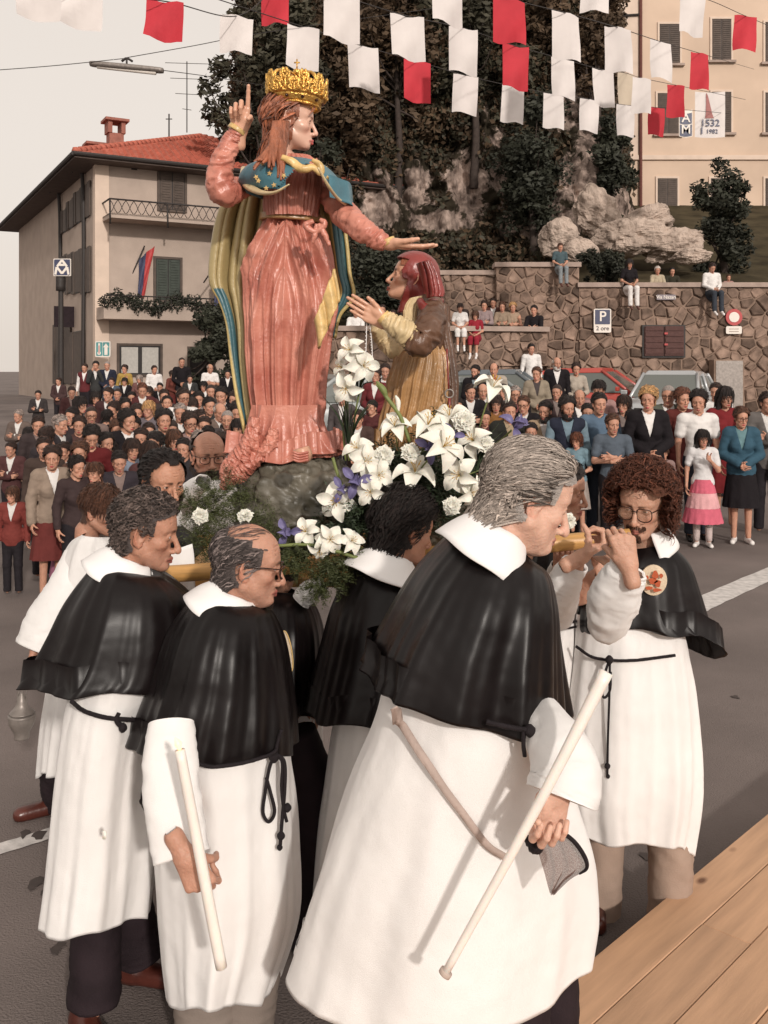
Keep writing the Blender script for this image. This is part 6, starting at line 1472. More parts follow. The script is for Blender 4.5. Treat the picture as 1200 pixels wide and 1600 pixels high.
# bodice neckline folds
tp(st, 'neckline', [tube(pp((455, 252), (470, 262), (487, 258), (497, 250), s=408), [.009, .015, .014, .009], 10, 24, folds=.12)], M['pink'])
tp(st, 'gold_collar', [tube(pp((440, 246), (455, 252), (472, 264), (490, 262), (502, 272), (500, 258), (488, 250), s=414), [.010, .014, .015, .012, .010, .012, .007], 10, 40, folds=.22, fk=6)], M['gold_paint'])
# cloak, left and right fall
def cloakcol(V, u, t, lo, left=True):
    C = np.tile((.42, .33, .16), (len(V), 1)); e = u if left else 1 - u
    b1 = (e < .05) & (t > lo); b2 = (e >= .05) & (e < .17) & (t > lo)
    C[b1] = (.66, .50, .20); C[b2] = (.055, .14, .165)
    bt = (t > .955); return C
V, Q, u, t = sheet([(350, 296, 425, 290), (333, 335, 425, 335), (323, 400, 418, 400), (324, 440, 412, 440), (338, 468, 405, 470), (350, 505, 402, 510), (357, 560, 400, 560), (366, 620, 402, 620), (378, 675, 404, 680), (391, 745, 400, 745)], SS, 60, 90, .03, 2.6, .09, 0, 1, 2)
solid(part(st, 'cloak', V, Q, M['oliveborder'], True, cloakcol(V, u, t, .36)), .014)
V, Q, u, t = sheet([(488, 290, 512, 285), (495, 330, 532, 325), (500, 375, 541, 375), (508, 420, 546, 425), (516, 450, 552, 462), (514, 490, 530, 492), (512, 520, 522, 528)], SS, 40, 60, .022, 1.8, .06, 0, 2, 1)
C = np.tile((.42, .33, .16), (len(V), 1)); C[u > .55] = (.05, .13, .15); C[(u > .48) & (u <= .56)] = (.66, .5, .2); C[u > .95] = (.5, .38, .15)
solid(part(st, 'cloak', V, Q, M['oliveborder'], True, C), .014)
V, Q, u, t = sheet([(492, 500, 522, 420), (496, 520, 528, 450), (498, 545, 530, 470)], 420, 14, 16, .012, 2, 0, 0, 1)
solid(part(st, 'gold_hem', V, Q, M['gold_paint'], True), .01)
V, Q, u, t = sheet([(425, 300, 500, 300), (420, 420, 510, 420), (410, 560, 500, 560), (404, 690, 498, 690)], SS, 20, 30, .02, 3, .20); solid(part(st, 'cloak', V, Q, M['bluep']), .012)
# blue shawl
V, Q = loft([(438, 250, 480, 252), (416, 252, 500, 256), (388, 262, 520, 270), (377, 282, 540, 294), (390, 302, 558, 328)], 394, 1.0, 120, 34, folds=((7, .004, 1, 2, 1), (3, .005, 2, 1, 1)), hem=True)
px_, py_ = topx(V); cq = V[Q].mean(1); cx_, cy_ = topx(cq); frnt = cq[:, 1] < FPX / SS
cut = frnt & (cy_ > 256 + .0 * cx_) & (cx_ > 462 - (cy_ - 262) * .9) & (cx_ < 497 + (cy_ - 262) * .62)
part(st, 'shawl', V, Q[~cut], M['bluep'])
V2_, Q2_ = loft([(442, 258, 486, 260), (424, 266, 500, 270), (412, 290, 503, 294), (412, 318, 499, 320), (414, 338, 497, 340)], 384, .70, 300, 50, disp=lambda th, t, C, S: .0035 * crisp(36 * th + 2 * t) + .005 * crisp(13 * th + 3 * t + np.sin(6 * t + th)), hem=False); part(st, 'bodice', V2_, Q2_, M['pink'])
tp(st, 'shawl_lining', [tube(pp((381, 262, 375), (384, 284, 392), (402, 299, 415), (428, 301, 432), (452, 288, 436), s=400), [.012, .024, .018, .010, .004], 10, 40, squash=.6), tube(pp((497, 262, 432), (514, 292, 425), (530, 312, 410), (554, 327, 395), s=400), [.004, .006, .006, .006], 8, 24)], M['creamp'])
fv = np.where((V[:, 1] < FPX / SS - .03))[0]; stars = []
for sx, sy in ((395, 268), (410, 256), (421, 272), (433, 262), (443, 276), (405, 284), (428, 288), (415, 296), (512, 278), (522, 292), (508, 262), (534, 305), (418, 262), (400, 277)):
    k = fv[np.argmin((px_[fv] - sx)**2 + (py_[fv] - sy)**2)]; c = V[k] + np.array((0, -.006, 0)); a_ = np.linspace(0, 2 * PI, 11)[:10] + rng.random()
    rr_ = np.where(np.arange(10) % 2 == 0, .011, .005); stars.append((np.vstack([[c + (0, -.003, 0)], np.c_[c[0] + rr_ * np.cos(a_), np.full(10, c[1]), c[2] + rr_ * np.sin(a_)]]), np.array([(0, 1 + i, 1 + (i + 1) % 10, 1 + (i + 1) % 10) for i in range(10)])))
tp(st, 'stars', stars, M['gold_paint'], False)['kind'] = 'stuff'
# arms
tp(st, 'sleeve', [tube(pp((405, 276, 380), (375, 294, 390), (348, 300, 400), (345, 262, 400), (360, 225, 398), (371, 208, 398), s=395), [.034, .044, .053, .045, .037, .033], 34, 120, folds=.15, fk=13, seed=1)], M['pink'])
tp(st, 'sleeve', [tube(pp((505, 290, 376), (530, 325, 392), (560, 355, 408), (590, 374, 412), (604, 380, 412), s=400), [.034, .050, .044, .036, .028], 34, 120, folds=.15, fk=13, seed=2)], M['pink'])
tp(st, 'gold_cuff', [tube(pp((369, 206, 398), (373, 200, 398), s=398), [.040, .038], 16, 4)], M['gold_paint'])
tp(st, 'gold_cuff', [tube(pp((603, 375, 412), (607, 383, 412), s=412), [.034, .032], 16, 4)], M['gold_paint'])
skc = (.62, .34, .23)
def handpart(root, kind, X, Yv, o, s=1.0, col=(.50, .235, .150), m='skin', mirror=False):
    V, Q = HAND[kind]
    if mirror: V = V * np.array((1, -1, 1)); Q = Q[:, ::-1]
    V = place(V, X, Yv, o, s)
    if mirror and True:
        V = place(HAND[kind][0] * np.array((1, -1, 1)), X, tuple(-np.array(Yv)), o, s)
    return V, Q, np.tile(col, (len(V), 1))
# head
SQ = dict(fem=1, nose=.82, jaw=.92, smooth=1, cheek=.9)
hV, hQ, hC, hf = makehead(SQ, .0028, skin=(.66, .40, .30), lip=(.50, .10, .09), brow=(.25, .10, .06), rough=True)
Rm = rotm(3, 5); hs_ = 1.0; ho = np.array(tuple(P(454, 190, SS))); hW = (hV * hs_) @ Rm.T + ho
sb = [(hW, hQ, hC)]
V1, Q1, C1 = handpart(st, 'bless', (.05, -.15, 1), (1, 0, .1), P(374, 207, 398), 1.0, skc); sb.append((V1, Q1, C1))
V1, Q1, C1 = handpart(st, 'flat', (1, 0, -.13), (0, -1, 0), P(607, 381, 412), .95, skc); sb.append((V1, Q1, C1))
sb.append((*tube([tuple(ho + np.array((-.05, 0, -.15))), tuple(P(452, 262, SS))], [.058, .06], 14, 6), np.tile((.66, .40, .30), (6 * 14 + 2, 1))))
V, Q, C = join(sb); part(st, 'body', V, Q, M['statue_skin'], True, C)
hairs = [strands(hf, lambda p, k: np.stack([-.95 + 0 * p[:, 0], .10 * np.sign(p[:, 1]), -.60 - 3 * (.02 - p[:, 0]).clip(0)], 1), 900, .15, 10, .0045, .020, (1, 1, 1), 3, scalef=lambda p, l: scalp(p, 'short') | ((p[:, 0] < .0 + .5 * (p[:, 2] - .03).clip(0)) & (p[:, 2] > -.05) & (np.abs(p[:, 1]) > .03)))]
hc = haircap(headfield(SQ, False), .014, lump=.008, scalef=lambda p, l: scalp(p / 1.12, 'short') | ((p[:, 0] < .018) & (p[:, 2] > -.09) & (np.abs(p[:, 1]) > .03)) | ((p[:, 0] < .035) & (p[:, 2] > .02)), h=.005); hairs.append(hc)
HV = [((v * hs_) @ Rm.T + ho, q, c) for v, q, c in hairs]
for i in range(44):   # locks falling behind the ear onto the shawl
    a = i / 44; yo = 388 + 24 * math.sin(i * 2.1)
    e_ = ((412 + 16 * math.sin(i * 1.7), 258 + 8 * math.cos(i * 1.3)) if i < 28 else (438 + 6 * math.sin(i * 2.7), 274 + 9 * math.cos(i * 2)))
    tv, tq = tube(pp((428 + 22 * a, 190, yo - 4), (424 + 22 * a, 222, yo), ((424 + 20 * a) * .4 + e_[0] * .6, 246, yo + 6), (*e_, yo + 10), s=395), [.008, .012, .010, .004], 7, 26, folds=.10, fk=4, seed=i); HV.append((tv, tq, np.full((len(tv), 3), .75 + .5 * rng.random())))
V, Q, C = join(HV); part(st, 'hair', V, Q, M['shair'], True, C)
# crown
cc = np.array(tuple(P(464, 167, SS))); cw = []
def cp(a, r_, z, tilt=R(5)):
    p = np.array((r_ * math.cos(a), r_ * math.sin(a), z)); return cc + np.array((p[0] * math.cos(tilt) + p[2] * math.sin(tilt) * .0, p[1], p[2] - p[0] * math.sin(tilt)))
cr = empty('golden_crown', tuple(cc), 0, 'ornate golden crown with cross on top of the tall statue head', 'crown')
ring = lambda r_, z, rad, sd=0: tube([cp(a, r_ + .002 * math.sin(12 * a), z) for a in np.linspace(0, 2 * PI, 49)], rad, 7, 96, cap_=False)
n = 96; th = np.linspace(0, 2 * PI, n, endpoint=False)
V = np.array([cp(a, .092 + .006 * k, z) for k, z in enumerate((0, .012, .024, .034)) for a in th]); solid(part(cr, 'band', V, gridfaces(4, n), M['gold']), .004)
tp(cr, 'band_rim', [ring(.093, 0, .0055), ring(.112, .036, .0045)], M['gold'])
fl_ = []
for i in range(20):
    a0 = 2 * PI * i / 20; big = i % 2 == 0; H1 = .105 if big else .075; r_ = np.random.default_rng(i)
    fl_.append(tube([cp(a0, .111, .034), cp(a0, .117, H1 * .55), cp(a0, .121, H1)], [.006, .007, .004], 6, 12, folds=.2))
    for sg_ in (-1, 1):
        for (h0, h1, w1) in ((.036, H1 * .62, .19), (H1 * .45, H1 * .98, .15), (H1 * .7, H1 * 1.06, .08)):
            fl_.append(tube([cp(a0, .114, h0), cp(a0 + sg_ * w1 * .7, .120, h0 + .35 * (h1 - h0)), cp(a0 + sg_ * w1, .124, h1), cp(a0 + sg_ * w1 * .55, .124, h1 + .010), cp(a0 + sg_ * w1 * .35, .121, h1 - .006)], [.004, .0055, .006, .005, .003], 5, 18, folds=.15))
    fl_.append(tube([cp(a0 + .22, .114, .036), cp(a0 + .22, .118, .052)], [.009, .004], 6, 5))
    c_ = cp(a0, .122, H1); fl_.append(tube([c_ - (0, 0, .010), c_, c_ + (0, 0, .012)], [.002, .009, .002], 7, 9))
tp(cr, 'filigree', fl_, M['gold'])
ar_ = []
for i in range(4):
    a0 = PI / 4 + i * PI / 2; ar_.append(tube([cp(a0, .118, .07), cp(a0, .11, .115), cp(a0, .06, .135), cp(a0, .0, .128)], [.005, .007, .006, .005], 6, 30, folds=.2, fk=9))
tp(cr, 'arches', ar_, M['gold'])
c_ = cp(0, 0, .142); tp(cr, 'orb', [tube([c_ - (0, 0, .016), c_ - (0, 0, .008), c_ + (0, 0, .008), c_ + (0, 0, .016)], [.003, .016, .016, .003], 12, 12)], M['gold'])
c_ = cp(0, 0, .158); tp(cr, 'cross', [tube([c_, c_ + (0, 0, .038)], .0032, 6, 3), tube([c_ + (-.012, 0, .024), c_ + (.012, 0, .024)], .0032, 6, 3)], M['gold'])
for i in range(10):
    c_ = cp(2 * PI * i / 10, .103, .018); d_ = (c_ - cc); d_[2] = 0; d_ /= np.linalg.norm(d_); tp(cr, 'jewel', [tube([c_, c_ + d_ * .006, c_ + d_ * .010], [.007, .006, .001], 8, 6)], cloth((.05, .02, .015), .15))

# kneeling figure
kn = empty('kneeling_statue', pxc(645, 690, SS), 0, 'painted statue of a kneeling girl in a red headscarf with hands joined in prayer', 'statue')
V, Q = loft([(634, 538, 688, 540), (618, 556, 700, 560), (606, 590, 700, 590), (600, 630, 694, 630), (592, 670, 686, 668), (584, 705, 682, 700)], SS, .8, 360, 110, disp=lambda th, t, C, S: (.004 + .008 * t) * crisp(19 * th + 2.2 * t) + .003 * crisp(41 * th + 4 * t) + .005 * crisp(9 * th + 12 * t)); part(kn, 'skirt', V, Q, M['ochre'])
V, Q = loft([(640, 462, 680, 460), (632, 474, 690, 470), (628, 495, 697, 498), (632, 520, 696, 525), (634, 542, 690, 545)], SS, .8, 90, 40, folds=((9, .003, 1, 3, .3),)); part(kn, 'bodice', V, Q, M['brownp'])
V, Q = loft([(640, 466, 660, 462), (632, 482, 652, 482), (630, 520, 648, 520)], 396, .6, 60, 20, folds=((11, .002, 1, 1, .3),)); part(kn, 'blouse', V, Q, M['creamp'])
V, Q, u, t = sheet([(672, 470, 700, 478), (676, 510, 702, 520), (684, 550, 708, 555), (690, 600, 714, 600), (690, 650, 713, 650)], 372, 30, 50, .018, 2, 0, .05, 1, 2); solid(part(kn, 'cloak', V, Q, M['brownp']), .02)
tp(kn, 'shawl_collar', [tube(pp((655, 470, 400), (668, 486, 405), (676, 476, 385), (690, 470, 370), s=390), [.014, .022, .026, .012], 10, 30, folds=.15)], M['scarf'])
tp(kn, 'upper_sleeve', [tube(pp((676, 484, 400), (672, 510, 412), (656, 535, 418), (640, 526, 418), s=410), [.044, .054, .052, .040], 30, 80, folds=.14, seed=3)], M['brownp'])
tp(kn, 'sleeve', [tube(pp((648, 532, 416), (632, 518, 418), (612, 504, 416), (602, 496, 415), s=410), [.046, .045, .034, .026], 30, 80, folds=.14, seed=4)], M['creamp'])
tp(kn, 'sleeve', [tube(pp((640, 548, 380), (618, 546, 378), (598, 530, 376), (584, 512, 380), s=380), [.038, .040, .032, .024], 30, 80, folds=.14, seed=5)], M['creamp'])
tp(kn, 'cuff', [tube(pp((603, 499, 415), (597, 493, 415), s=415), [.030, .028], 14, 4)], M['gold_paint'])
kQ = dict(ear=.25, fem=1, nose=.8, jaw=.95, smooth=1); kV, kq, kC, kf = makehead(kQ, .0034, skin=(.60, .33, .22), lip=(.38, .09, .07), brow=(.12, .05, .03), rough=True)
kR = rotm(183, -17); ks = .88; ko = np.array(tuple(P(644, 436, SS))); kb = [((kV * ks) @ kR.T + ko, kq, kC)]
for s__, yo, mi in ((408, 0, False), (396, 0, True)):
    V1, Q1, C1 = handpart(kn, 'flat', (-.86, 0, .52), (.5, 0, .86), P(600, 504, s__), .88, (.60, .33, .22)); kb.append((V1, Q1, C1))
kb.append((*tube([tuple(ko + np.array((.03, 0, -.10))), tuple(P(656, 486, SS))], [.048, .052], 12, 6), np.tile((.60, .33, .22), (74, 1))))
V, Q, C = join(kb); part(kn, 'body', V, Q, M['statue_skin'], True, C)
sclump = 0
scf = lambda p, l: (p[:, 0] < .062 - .35 * np.abs(p[:, 2] - .02).clip(0, .06)) & ((p[:, 2] > -.02) | (p[:, 0] < .02)) | (p[:, 2] > .075)
sv, sq, _c = haircap(headfield(kQ, False), .016, lump=.0035, seed=4, scalef=scf, h=.005); solid(part(kn, 'headscarf', (sv * ks) @ kR.T + ko, sq, M['scarf']), .004)
V, Q, u, t = sheet([(652, 412, 674, 408), (658, 430, 685, 428), (662, 446, 690, 444), (666, 458, 693, 456), (668, 466, 692, 464)], 398, 30, 50, .010, 2.2, 0, .055, 1, 3); solid(part(kn, 'scarf_fall', V, Q, M['scarf']), .01)
kb2 = haircap(kf, .008, scalef=lambda p, l: (p[:, 0] > .04) & (p[:, 0] < .075) & (p[:, 2] > .045), h=.006); part(kn, 'hair', (kb2[0] * ks) @ kR.T + ko, kb2[1], M['shair'], True, kb2[2])
ro = empty('rosary', pxc(572, 505, 405), 0, 'thin rosary strands hanging from the praying hands', 'rosary')
for k, (x0, x1, y1) in enumerate(((573, 569, 585), (577, 582, 560))):
    n_ = 14; tp(ro, 'strand', [tube(pp((x0, 500), ((x0 + x1) / 2 + 1, (500 + y1) / 2), (x1, y1), s=406), .0018, 4, 12)] + [tube([tuple(P(x0 + (x1 - x0) * j / n_, 500 + (y1 - 500) * j / n_, 406)), tuple(P(x0 + (x1 - x0) * (j + .25) / n_, 500 + (y1 - 500) * (j + .25) / n_, 406))], .0034, 6, 3) for j in range(n_)], M['collar'])
rd = empty('metal_rod', pxc(702, 640, 385), 0, 'thin metal rod ending in a ring behind the kneeling statue', 'rod')
tp(rd, 'shaft', [tube(pp((698, 545), (701, 608), s=388), .004, 6, 6), tube(pp((702, 622), (703, 660), s=388), .006, 6, 4)], M['scarf'])
tp(rd, 'ring', [tube([tuple(P(702 + 6.5 * math.cos(a), 615 + 6.5 * math.sin(a), 388)) for a in np.linspace(0, 2 * PI, 17)], .004, 6, 30, cap_=False)], M['metalgrey'])
# rock base
def mound(c, r3, seed, lab):
    n1, n2 = 90, 130; th = np.linspace(0, 2 * PI, n2, endpoint=False); ph = np.linspace(.02, PI - .02, n1); T, Ph = np.meshgrid(th, ph)
    D = np.c_[(np.sin(Ph) * np.cos(T)).ravel(), (np.sin(Ph) * np.sin(T)).ravel(), np.cos(Ph).ravel()]
    r_ = 1 + .55 * (vnoise(D * 1.6 + 5, seed) - .5) - .22 * np.abs(vnoise(D * 5 + 3, seed + 1) - .5) * 2 + .10 * (vnoise(D * 14 + 3, seed + 2) - .5)
    V = D * r_[:, None] * np.array(r3) + np.array(c); V[:, 2] = np.maximum(V[:, 2], PT + .002)
    o = link('rock_base', mesh('rock_base', V, gridfaces(n1, n2), M['rockp'], True)); return tag(o, lab, 'rock')
PT = 1.30
mound(tuple(P(468, 800, SS)), (.27, .26, .235), 31, 'crinkled grey green painted rock under the crowned statue')
mound(tuple(P(650, 790, SS)), (.25, .24, .20), 35, 'low painted rock under the kneeling statue, half hidden by flowers')
# litter
lt = empty('processional_litter', (-.25, 3.95, PT - .06), 0, 'wooden processional litter with carrying poles bearing the statues', 'litter')
o = tp(lt, 'platform_board', [box(-.78, .34, 3.58, 4.30, PT - .04, PT)], M['wood_pole'], False); bevel(o, .008)
tp(lt, 'carrying_pole', [tube([tuple(P(150, 905, 439)), tuple(P(560, 876, 439)), tuple(P(900, 846, 439)), tuple(P(984, 838, 439))], [.031, .031, .031, .028], 16, 24)], M['wood_pole'])
tp(lt, 'carrying_pole', [tube([tuple(P(200, 850, 341)), tuple(P(560, 838, 341)), tuple(P(790, 828, 341))], [.031, .031, .031], 16, 20)], M['wood_pole'])
for x_ in (-.85, .35): tp(lt, 'cross_bar', [box(x_, x_ + .07, 3.4, 4.42, PT - .12, PT - .052)], M['wood_pole'], False)

# ================================================================ FLOWERS
M['petal'] = mat('white_petal', (.76, .74, .66), .55, .06, 20, .15, 60, .35, sss=.08)
M['iris'] = mat('violet_petal', (.17, .15, .29), .5, .2, 20, .1, 60)
M['stem'] = mat('green_stem', (.16, .19, .06), .5, .2, 20)
M['fern'] = mat('fern_green', (.055, .065, .022), .6, .45, 3, rand=.05)
M['ferndark'] = mat('foliage_dark_green', (.028, .042, .020), .6, .4, 5)
M['stamen'] = mat('yellow_stamen', (.55, .33, .06), .6, .1, 20)
def petalmesh(L_=.075, w_=.026, curl=1.0, name='petal', n=9, m=5, m_=None, base=.012, up=.9):
    V = []
    for i in range(n):
        t = i / (n - 1); wd = w_ * math.sin(PI * min(1, (t * .92 + .06)))**.75 * (.35 + .65 * min(1, t * 2)); a = up * (1 - t) * 1.15 - curl * t**2
        # arc: out and up then curling back
        r_ = base * t + L_ * (t * .35 + .65 * t**1.6); z = L_ * (.75 * math.sin(min(t, 1) * 1.9) * up - .55 * curl * t**3)
        for j in range(m):
            q = j / (m - 1) - .5; V.append((r_, q * 2 * wd, z + .30 * abs(q) * wd * 2 - .004 * math.cos(q * 6)))
    return mesh(name, V, gridfaces(n, m, False), m_ or M['petal'])
PET = petalmesh(); PETW = petalmesh(.07, .034, 1.5, up=.7); IR = petalmesh(.045, .014, .8, m_=M['iris'])
def stam():
    parts = []
    for i in range(6): a = i * 1.05; parts.append(tube([(0, 0, .01), (.010 * math.cos(a), .010 * math.sin(a), .045), (.018 * math.cos(a), .018 * math.sin(a), .060)], [.0012, .001, .0022], 4, 6))
    return tmesh('stamens', parts, M['stamen'])
ST = stam()
def throat():
    V = []; 
    for i in range(7):
        t = i / 6
        for j in range(12): a = 2 * PI * j / 12; r_ = .004 + .016 * t**1.3; V.append((r_ * math.cos(a), r_ * math.sin(a), -.05 + .068 * t))
    return mesh('throat', V, gridfaces(7, 12), M['petal'])
TH = throat()
STEM = tmesh('stem', [tube([(0, 0, -.05), (.004, .003, -.11), (.015, .01, -.20)], [.0035, .003, .003], 6, 8)], M['stem'])
def ruff():
    V = []; n1, n2 = 5, 7
    for i in range(n1):
        t = i / (n1 - 1)
        for j in range(n2): q = j / (n2 - 1) - .5; V.append((.031 * t * (1 - .12 * abs(math.sin(q * 14))), q * .034 * (.4 + t), .0035 * t * math.cos(q * 20) + .006 * math.sin(t * 1.4)))
    return mesh('petal', V, gridfaces(n1, n2, False), M['petal'])
RF = ruff()
def orient(o, px, py, s, face, roll, sc):
    o.location = P(px, py, s); o.rotation_mode = 'QUATERNION'; o.rotation_quaternion = Vector(face).to_track_quat('Z', 'X') @ Matrix.Rotation(roll, 3, 'Z').to_quaternion(); o.scale = (sc,) * 3
def lily(px, py, s, face, sc, label, mesh_=None, group='white lilies around the statue'):
    t = empty('lily', (0, 0, 0), 0, label, 'lily', group); orient(t, px, py, s, face, random.random() * 6, sc * .86)
    for i in range(6):
        o = link('petal', mesh_ or (PET if i % 2 else PETW), t, None, (0, R(random.uniform(-8, 10) if i % 2 else random.uniform(-2, 14)), i * PI / 3 + random.uniform(-.1, .1))); 
    link('throat', TH, t); link('stamens', ST, t); link('stem', STEM, t); return t
def carnation(px, py, s, face, sc, label, group='white carnations around the statue'):
    t = empty('carnation', (0, 0, 0), 0, label, 'carnation', group); orient(t, px, py, s, face, random.random() * 6, sc)
    for i in range(22):
        el = -8 + 58 * (i / 22); link('petal', RF, t, (0, 0, -.006 + .016 * i / 22), (R(random.uniform(-14, 14)), -R(el), i * 2.4), (1 - .5 * i / 22,) * 3)
    link('stem', STEM, t, (0, 0, .04)); return t
def iris(px, py, s, face, sc, label, group='violet irises among the lilies'):
    t = empty('iris', (0, 0, 0), 0, label, 'iris', group); orient(t, px, py, s, face, random.random() * 6, sc)
    for i in range(6): link('petal', IR, t, None, (0, R(-60 if i % 2 else 15), i * PI / 3))
    link('stem', STEM, t, (0, 0, .03)); return t
F_, U_ = (0, -1, .15), (0, -.3, 1)
LL = [(527, 783, 455, (-.1, -1, .1), 1.0, 'wide open lily hanging at the lower left of the flower bed beside the rock'), (648, 742, 455, (.05, -.55, .85), 1.15, 'large lily with spread petals just above the black haired bearer'),
 (668, 668, 445, (.15, -.6, .9), 1.1, 'tall lily with curled petals at the middle of the bed below the kneeling statue'), (704, 655, 440, (-.3, -.5, .9), 1.0, 'lily opening upward left of the round carnation near the metal rod'),
 (720, 742, 462, (-.5, -1, .1), 1.0, 'lily facing left above the shoulder of the grey haired bearer'), (735, 768, 462, (.4, -.9, -.1), .8, 'small lily tucked below the left facing lily'),
 (617, 668, 445, (-.1, -.7, .8), .85, 'small star shaped lily left of the skirt hem'), (768, 610, 450, (.35, -.25, 1), 1.05, 'single tall trumpet lily rising highest at the right'),
 (690, 700, 470, (.5, -.8, .5), 1.15, 'drooping trumpet lily in the middle with curled rim'), (560, 702, 450, (-.4, -.9, .5), .8, 'upper blossom of the white gladiolus spike'),
 (572, 722, 455, (.2, -1, .3), .9, 'middle blossom of the white gladiolus spike'), (590, 742, 458, (.3, -.9, .1), .85, 'lower blossom of the white gladiolus spike'),
 (580, 768, 462, (-.2, -1, .0), .8, 'lily half hidden behind the black hair'), (549, 548, 410, (-.5, -.9, .3), .85, 'topmost lily of the tall spray beside the pink dress'),
 (566, 572, 410, (.4, -1, .1), .95, 'second lily of the tall spray beside the pink dress'), (542, 606, 410, (-.2, -1, -.2), .9, 'lowest lily of the tall spray beside the pink dress'),
 (480, 832, 470, (-.3, -.9, .5), .75, 'lily lying at the left end of the low garland'), (516, 843, 475, (.1, -1, .2), .75, 'middle lily of the low garland above the pole'), (548, 846, 475, (.4, -.8, .4), .65, 'right lily of the low garland above the pole'),
 (500, 856, 475, (0, -1, -.6), .6, 'bud like lily hanging under the low garland'), (742, 690, 450, (-.6, -.7, .5), .9, 'pale lily with long throat left of the rightmost carnation'), (760, 700, 440, (.7, -.6, .3), .7, 'lily at the right rim of the bed'),
 (538, 575, 404, (-.8, -.6, .2), .7, 'side blossom of the tall spray turned to the dress')]
for a in LL: lily(*a)
CN = [(600, 711, 455, F_, 1.1, 'round carnation right of the gladiolus spike'), (641, 707, 458, (0, -.8, .4), 1.1, 'ragged carnation in the centre of the bed'), (725, 658, 452, (0, -1, .3), 1.3, 'largest round carnation near the metal rod'),
 (757, 694, 452, (.3, -1, .2), 1.1, 'carnation close above the grey hair'), (706, 790, 475, (0, -1, .2), 1.0, 'carnation beside the black haired bearer forehead'), (313, 806, 420, (0, -1, .1), 1.0, 'lone carnation in the fern at the left'),
 (383, 806, 430, (0, -.7, .7), .95, 'carnation just above the bald crown of the man in glasses'), (888, 815, 430, (.3, -1, 0), 1.0, 'carnation peeping out in front of the grey haired man nose')]
for a in CN: carnation(*a)
for a in [(672, 700, 462, F_, 1.0, 'iris between the two middle carnations'), (556, 752, 462, F_, 1.1, 'iris low beside the wide open lily'), (452, 832, 468, (-.3, -1, .2), 1.0, 'iris at the left end of the low garland'),
          (803, 668, 452, (.3, -.8, .5), 1.1, 'iris standing alone above the grey hair'), (706, 680, 458, F_, .8, 'small iris under the largest carnation'), (535, 765, 458, F_, .9, 'iris behind the wide open lily')]: iris(*a)
def fern(cs, rs, n, size, lab, m='fern', seed=1, cat='foliage'):
    V, Q = leafcloud(n, [tuple(P(*c)) for c in cs], rs, size, seed, gauss=True); o = link('fern_foliage', mesh('fern_foliage', V, Q, M[m], False)); tag(o, lab, cat, kind='stuff'); return o
fern([(330, 800, 405), (360, 770, 400), (390, 820, 410), (310, 840, 405), (350, 850, 410), (420, 850, 420), (300, 790, 400), (375, 860, 415), (330, 765, 400), (410, 800, 395)], [.10, .09, .10, .09, .10, .09, .07, .08, .06, .07], 30000, .007, 'feathery asparagus fern bank at the left of the rock', seed=3)
fern([(560, 790, 440), (600, 760, 435), (640, 780, 440), (680, 740, 435), (720, 720, 430), (590, 820, 445), (760, 740, 430), (690, 790, 440), (620, 720, 425), (700, 690, 420), (540, 830, 450), (740, 780, 435)], [.10] * 12, 26000, .013, 'dark green foliage bed under the lilies', 'ferndark', 4)
fern([(480, 870, 470), (510, 885, 470), (540, 880, 470), (500, 915, 472), (460, 860, 468), (525, 905, 470), (450, 885, 470)], [.06, .07, .06, .05, .05, .05, .05], 12000, .008, 'fern trailing down from the low garland', seed=5)
def blades(px, py, s, n, ln, spread, lab, seed, up=1):
    r_ = np.random.default_rng(seed); parts = []; c = np.array(tuple(P(px, py, s)))
    lv = empty('long_leaves', tuple(c), 0, lab, 'leaves')
    for i in range(n):
        a = r_.uniform(-1, 1) * spread; b_ = r_.uniform(-.5, .5); e = c + ln * r_.uniform(.7, 1.1) * np.array((math.sin(a), b_ * .5, up * math.cos(a))); m_ = (c + e) / 2 + np.array((math.sin(a) * -.02, 0, .02))
        tv, tq = tube([c, m_, e], [.006, .013, .002], 6, 10, squash=.18); o = tp(lv, 'leaf', [(tv, tq)], M['ferndark'])
blades(545, 700, 405, 14, .22, .55, 'dark pointed leaves under the tall lily spray', 3)
blades(740, 745, 445, 12, .20, .7, 'thin leaves standing among the lilies at the right', 4)
blades(560, 620, 402, 8, .12, .9, 'leaves along the stalk of the tall lily spray', 5)
sk = empty('gladiolus_stalk', pxc(640, 760, 450), 0, 'thick pale stalk rising diagonally left of the ochre skirt', 'stalk')
tp(sk, 'stalk', [tube(pp((640, 690), (625, 650), (605, 622), (588, 600), s=448), [.006, .007, .007, .004], 8, 16)], M['stem'])
tp(sk, 'bud', [tube(pp((605, 622), (598, 608), (588, 596), s=448), [.004, .012, .003], 8, 12)], M['stem']); tp(sk, 'bud', [tube(pp((622, 645), (622, 628), (618, 618), s=448), [.004, .009, .003], 8, 12)], M['petal'])
sk = empty('flower_stalks', pxc(545, 720, 404), 0, 'green stalks carrying the tall lily spray', 'stalk')
for a, b in (((545, 720), (549, 560)), ((550, 720), (566, 590)), ((540, 720), (541, 620))): tp(sk, 'stalk', [tube(pp(a, ((a[0] + b[0]) / 2 - 4, (a[1] + b[1]) / 2), b, s=402), .004, 6, 10)], M['stem'])
gs = empty('garland_stalk', pxc(450, 850, 472), 0, 'long green stalk lying along the low garland', 'stalk')
tp(gs, 'stalk', [tube(pp((430, 853), (490, 852), (560, 872), s=474), .006, 6, 14), ], M['stem'])
tp(gs, 'stalk', [tube(pp((520, 715), (528, 742), (540, 770), s=455), .006, 6, 8)], M['stem'])
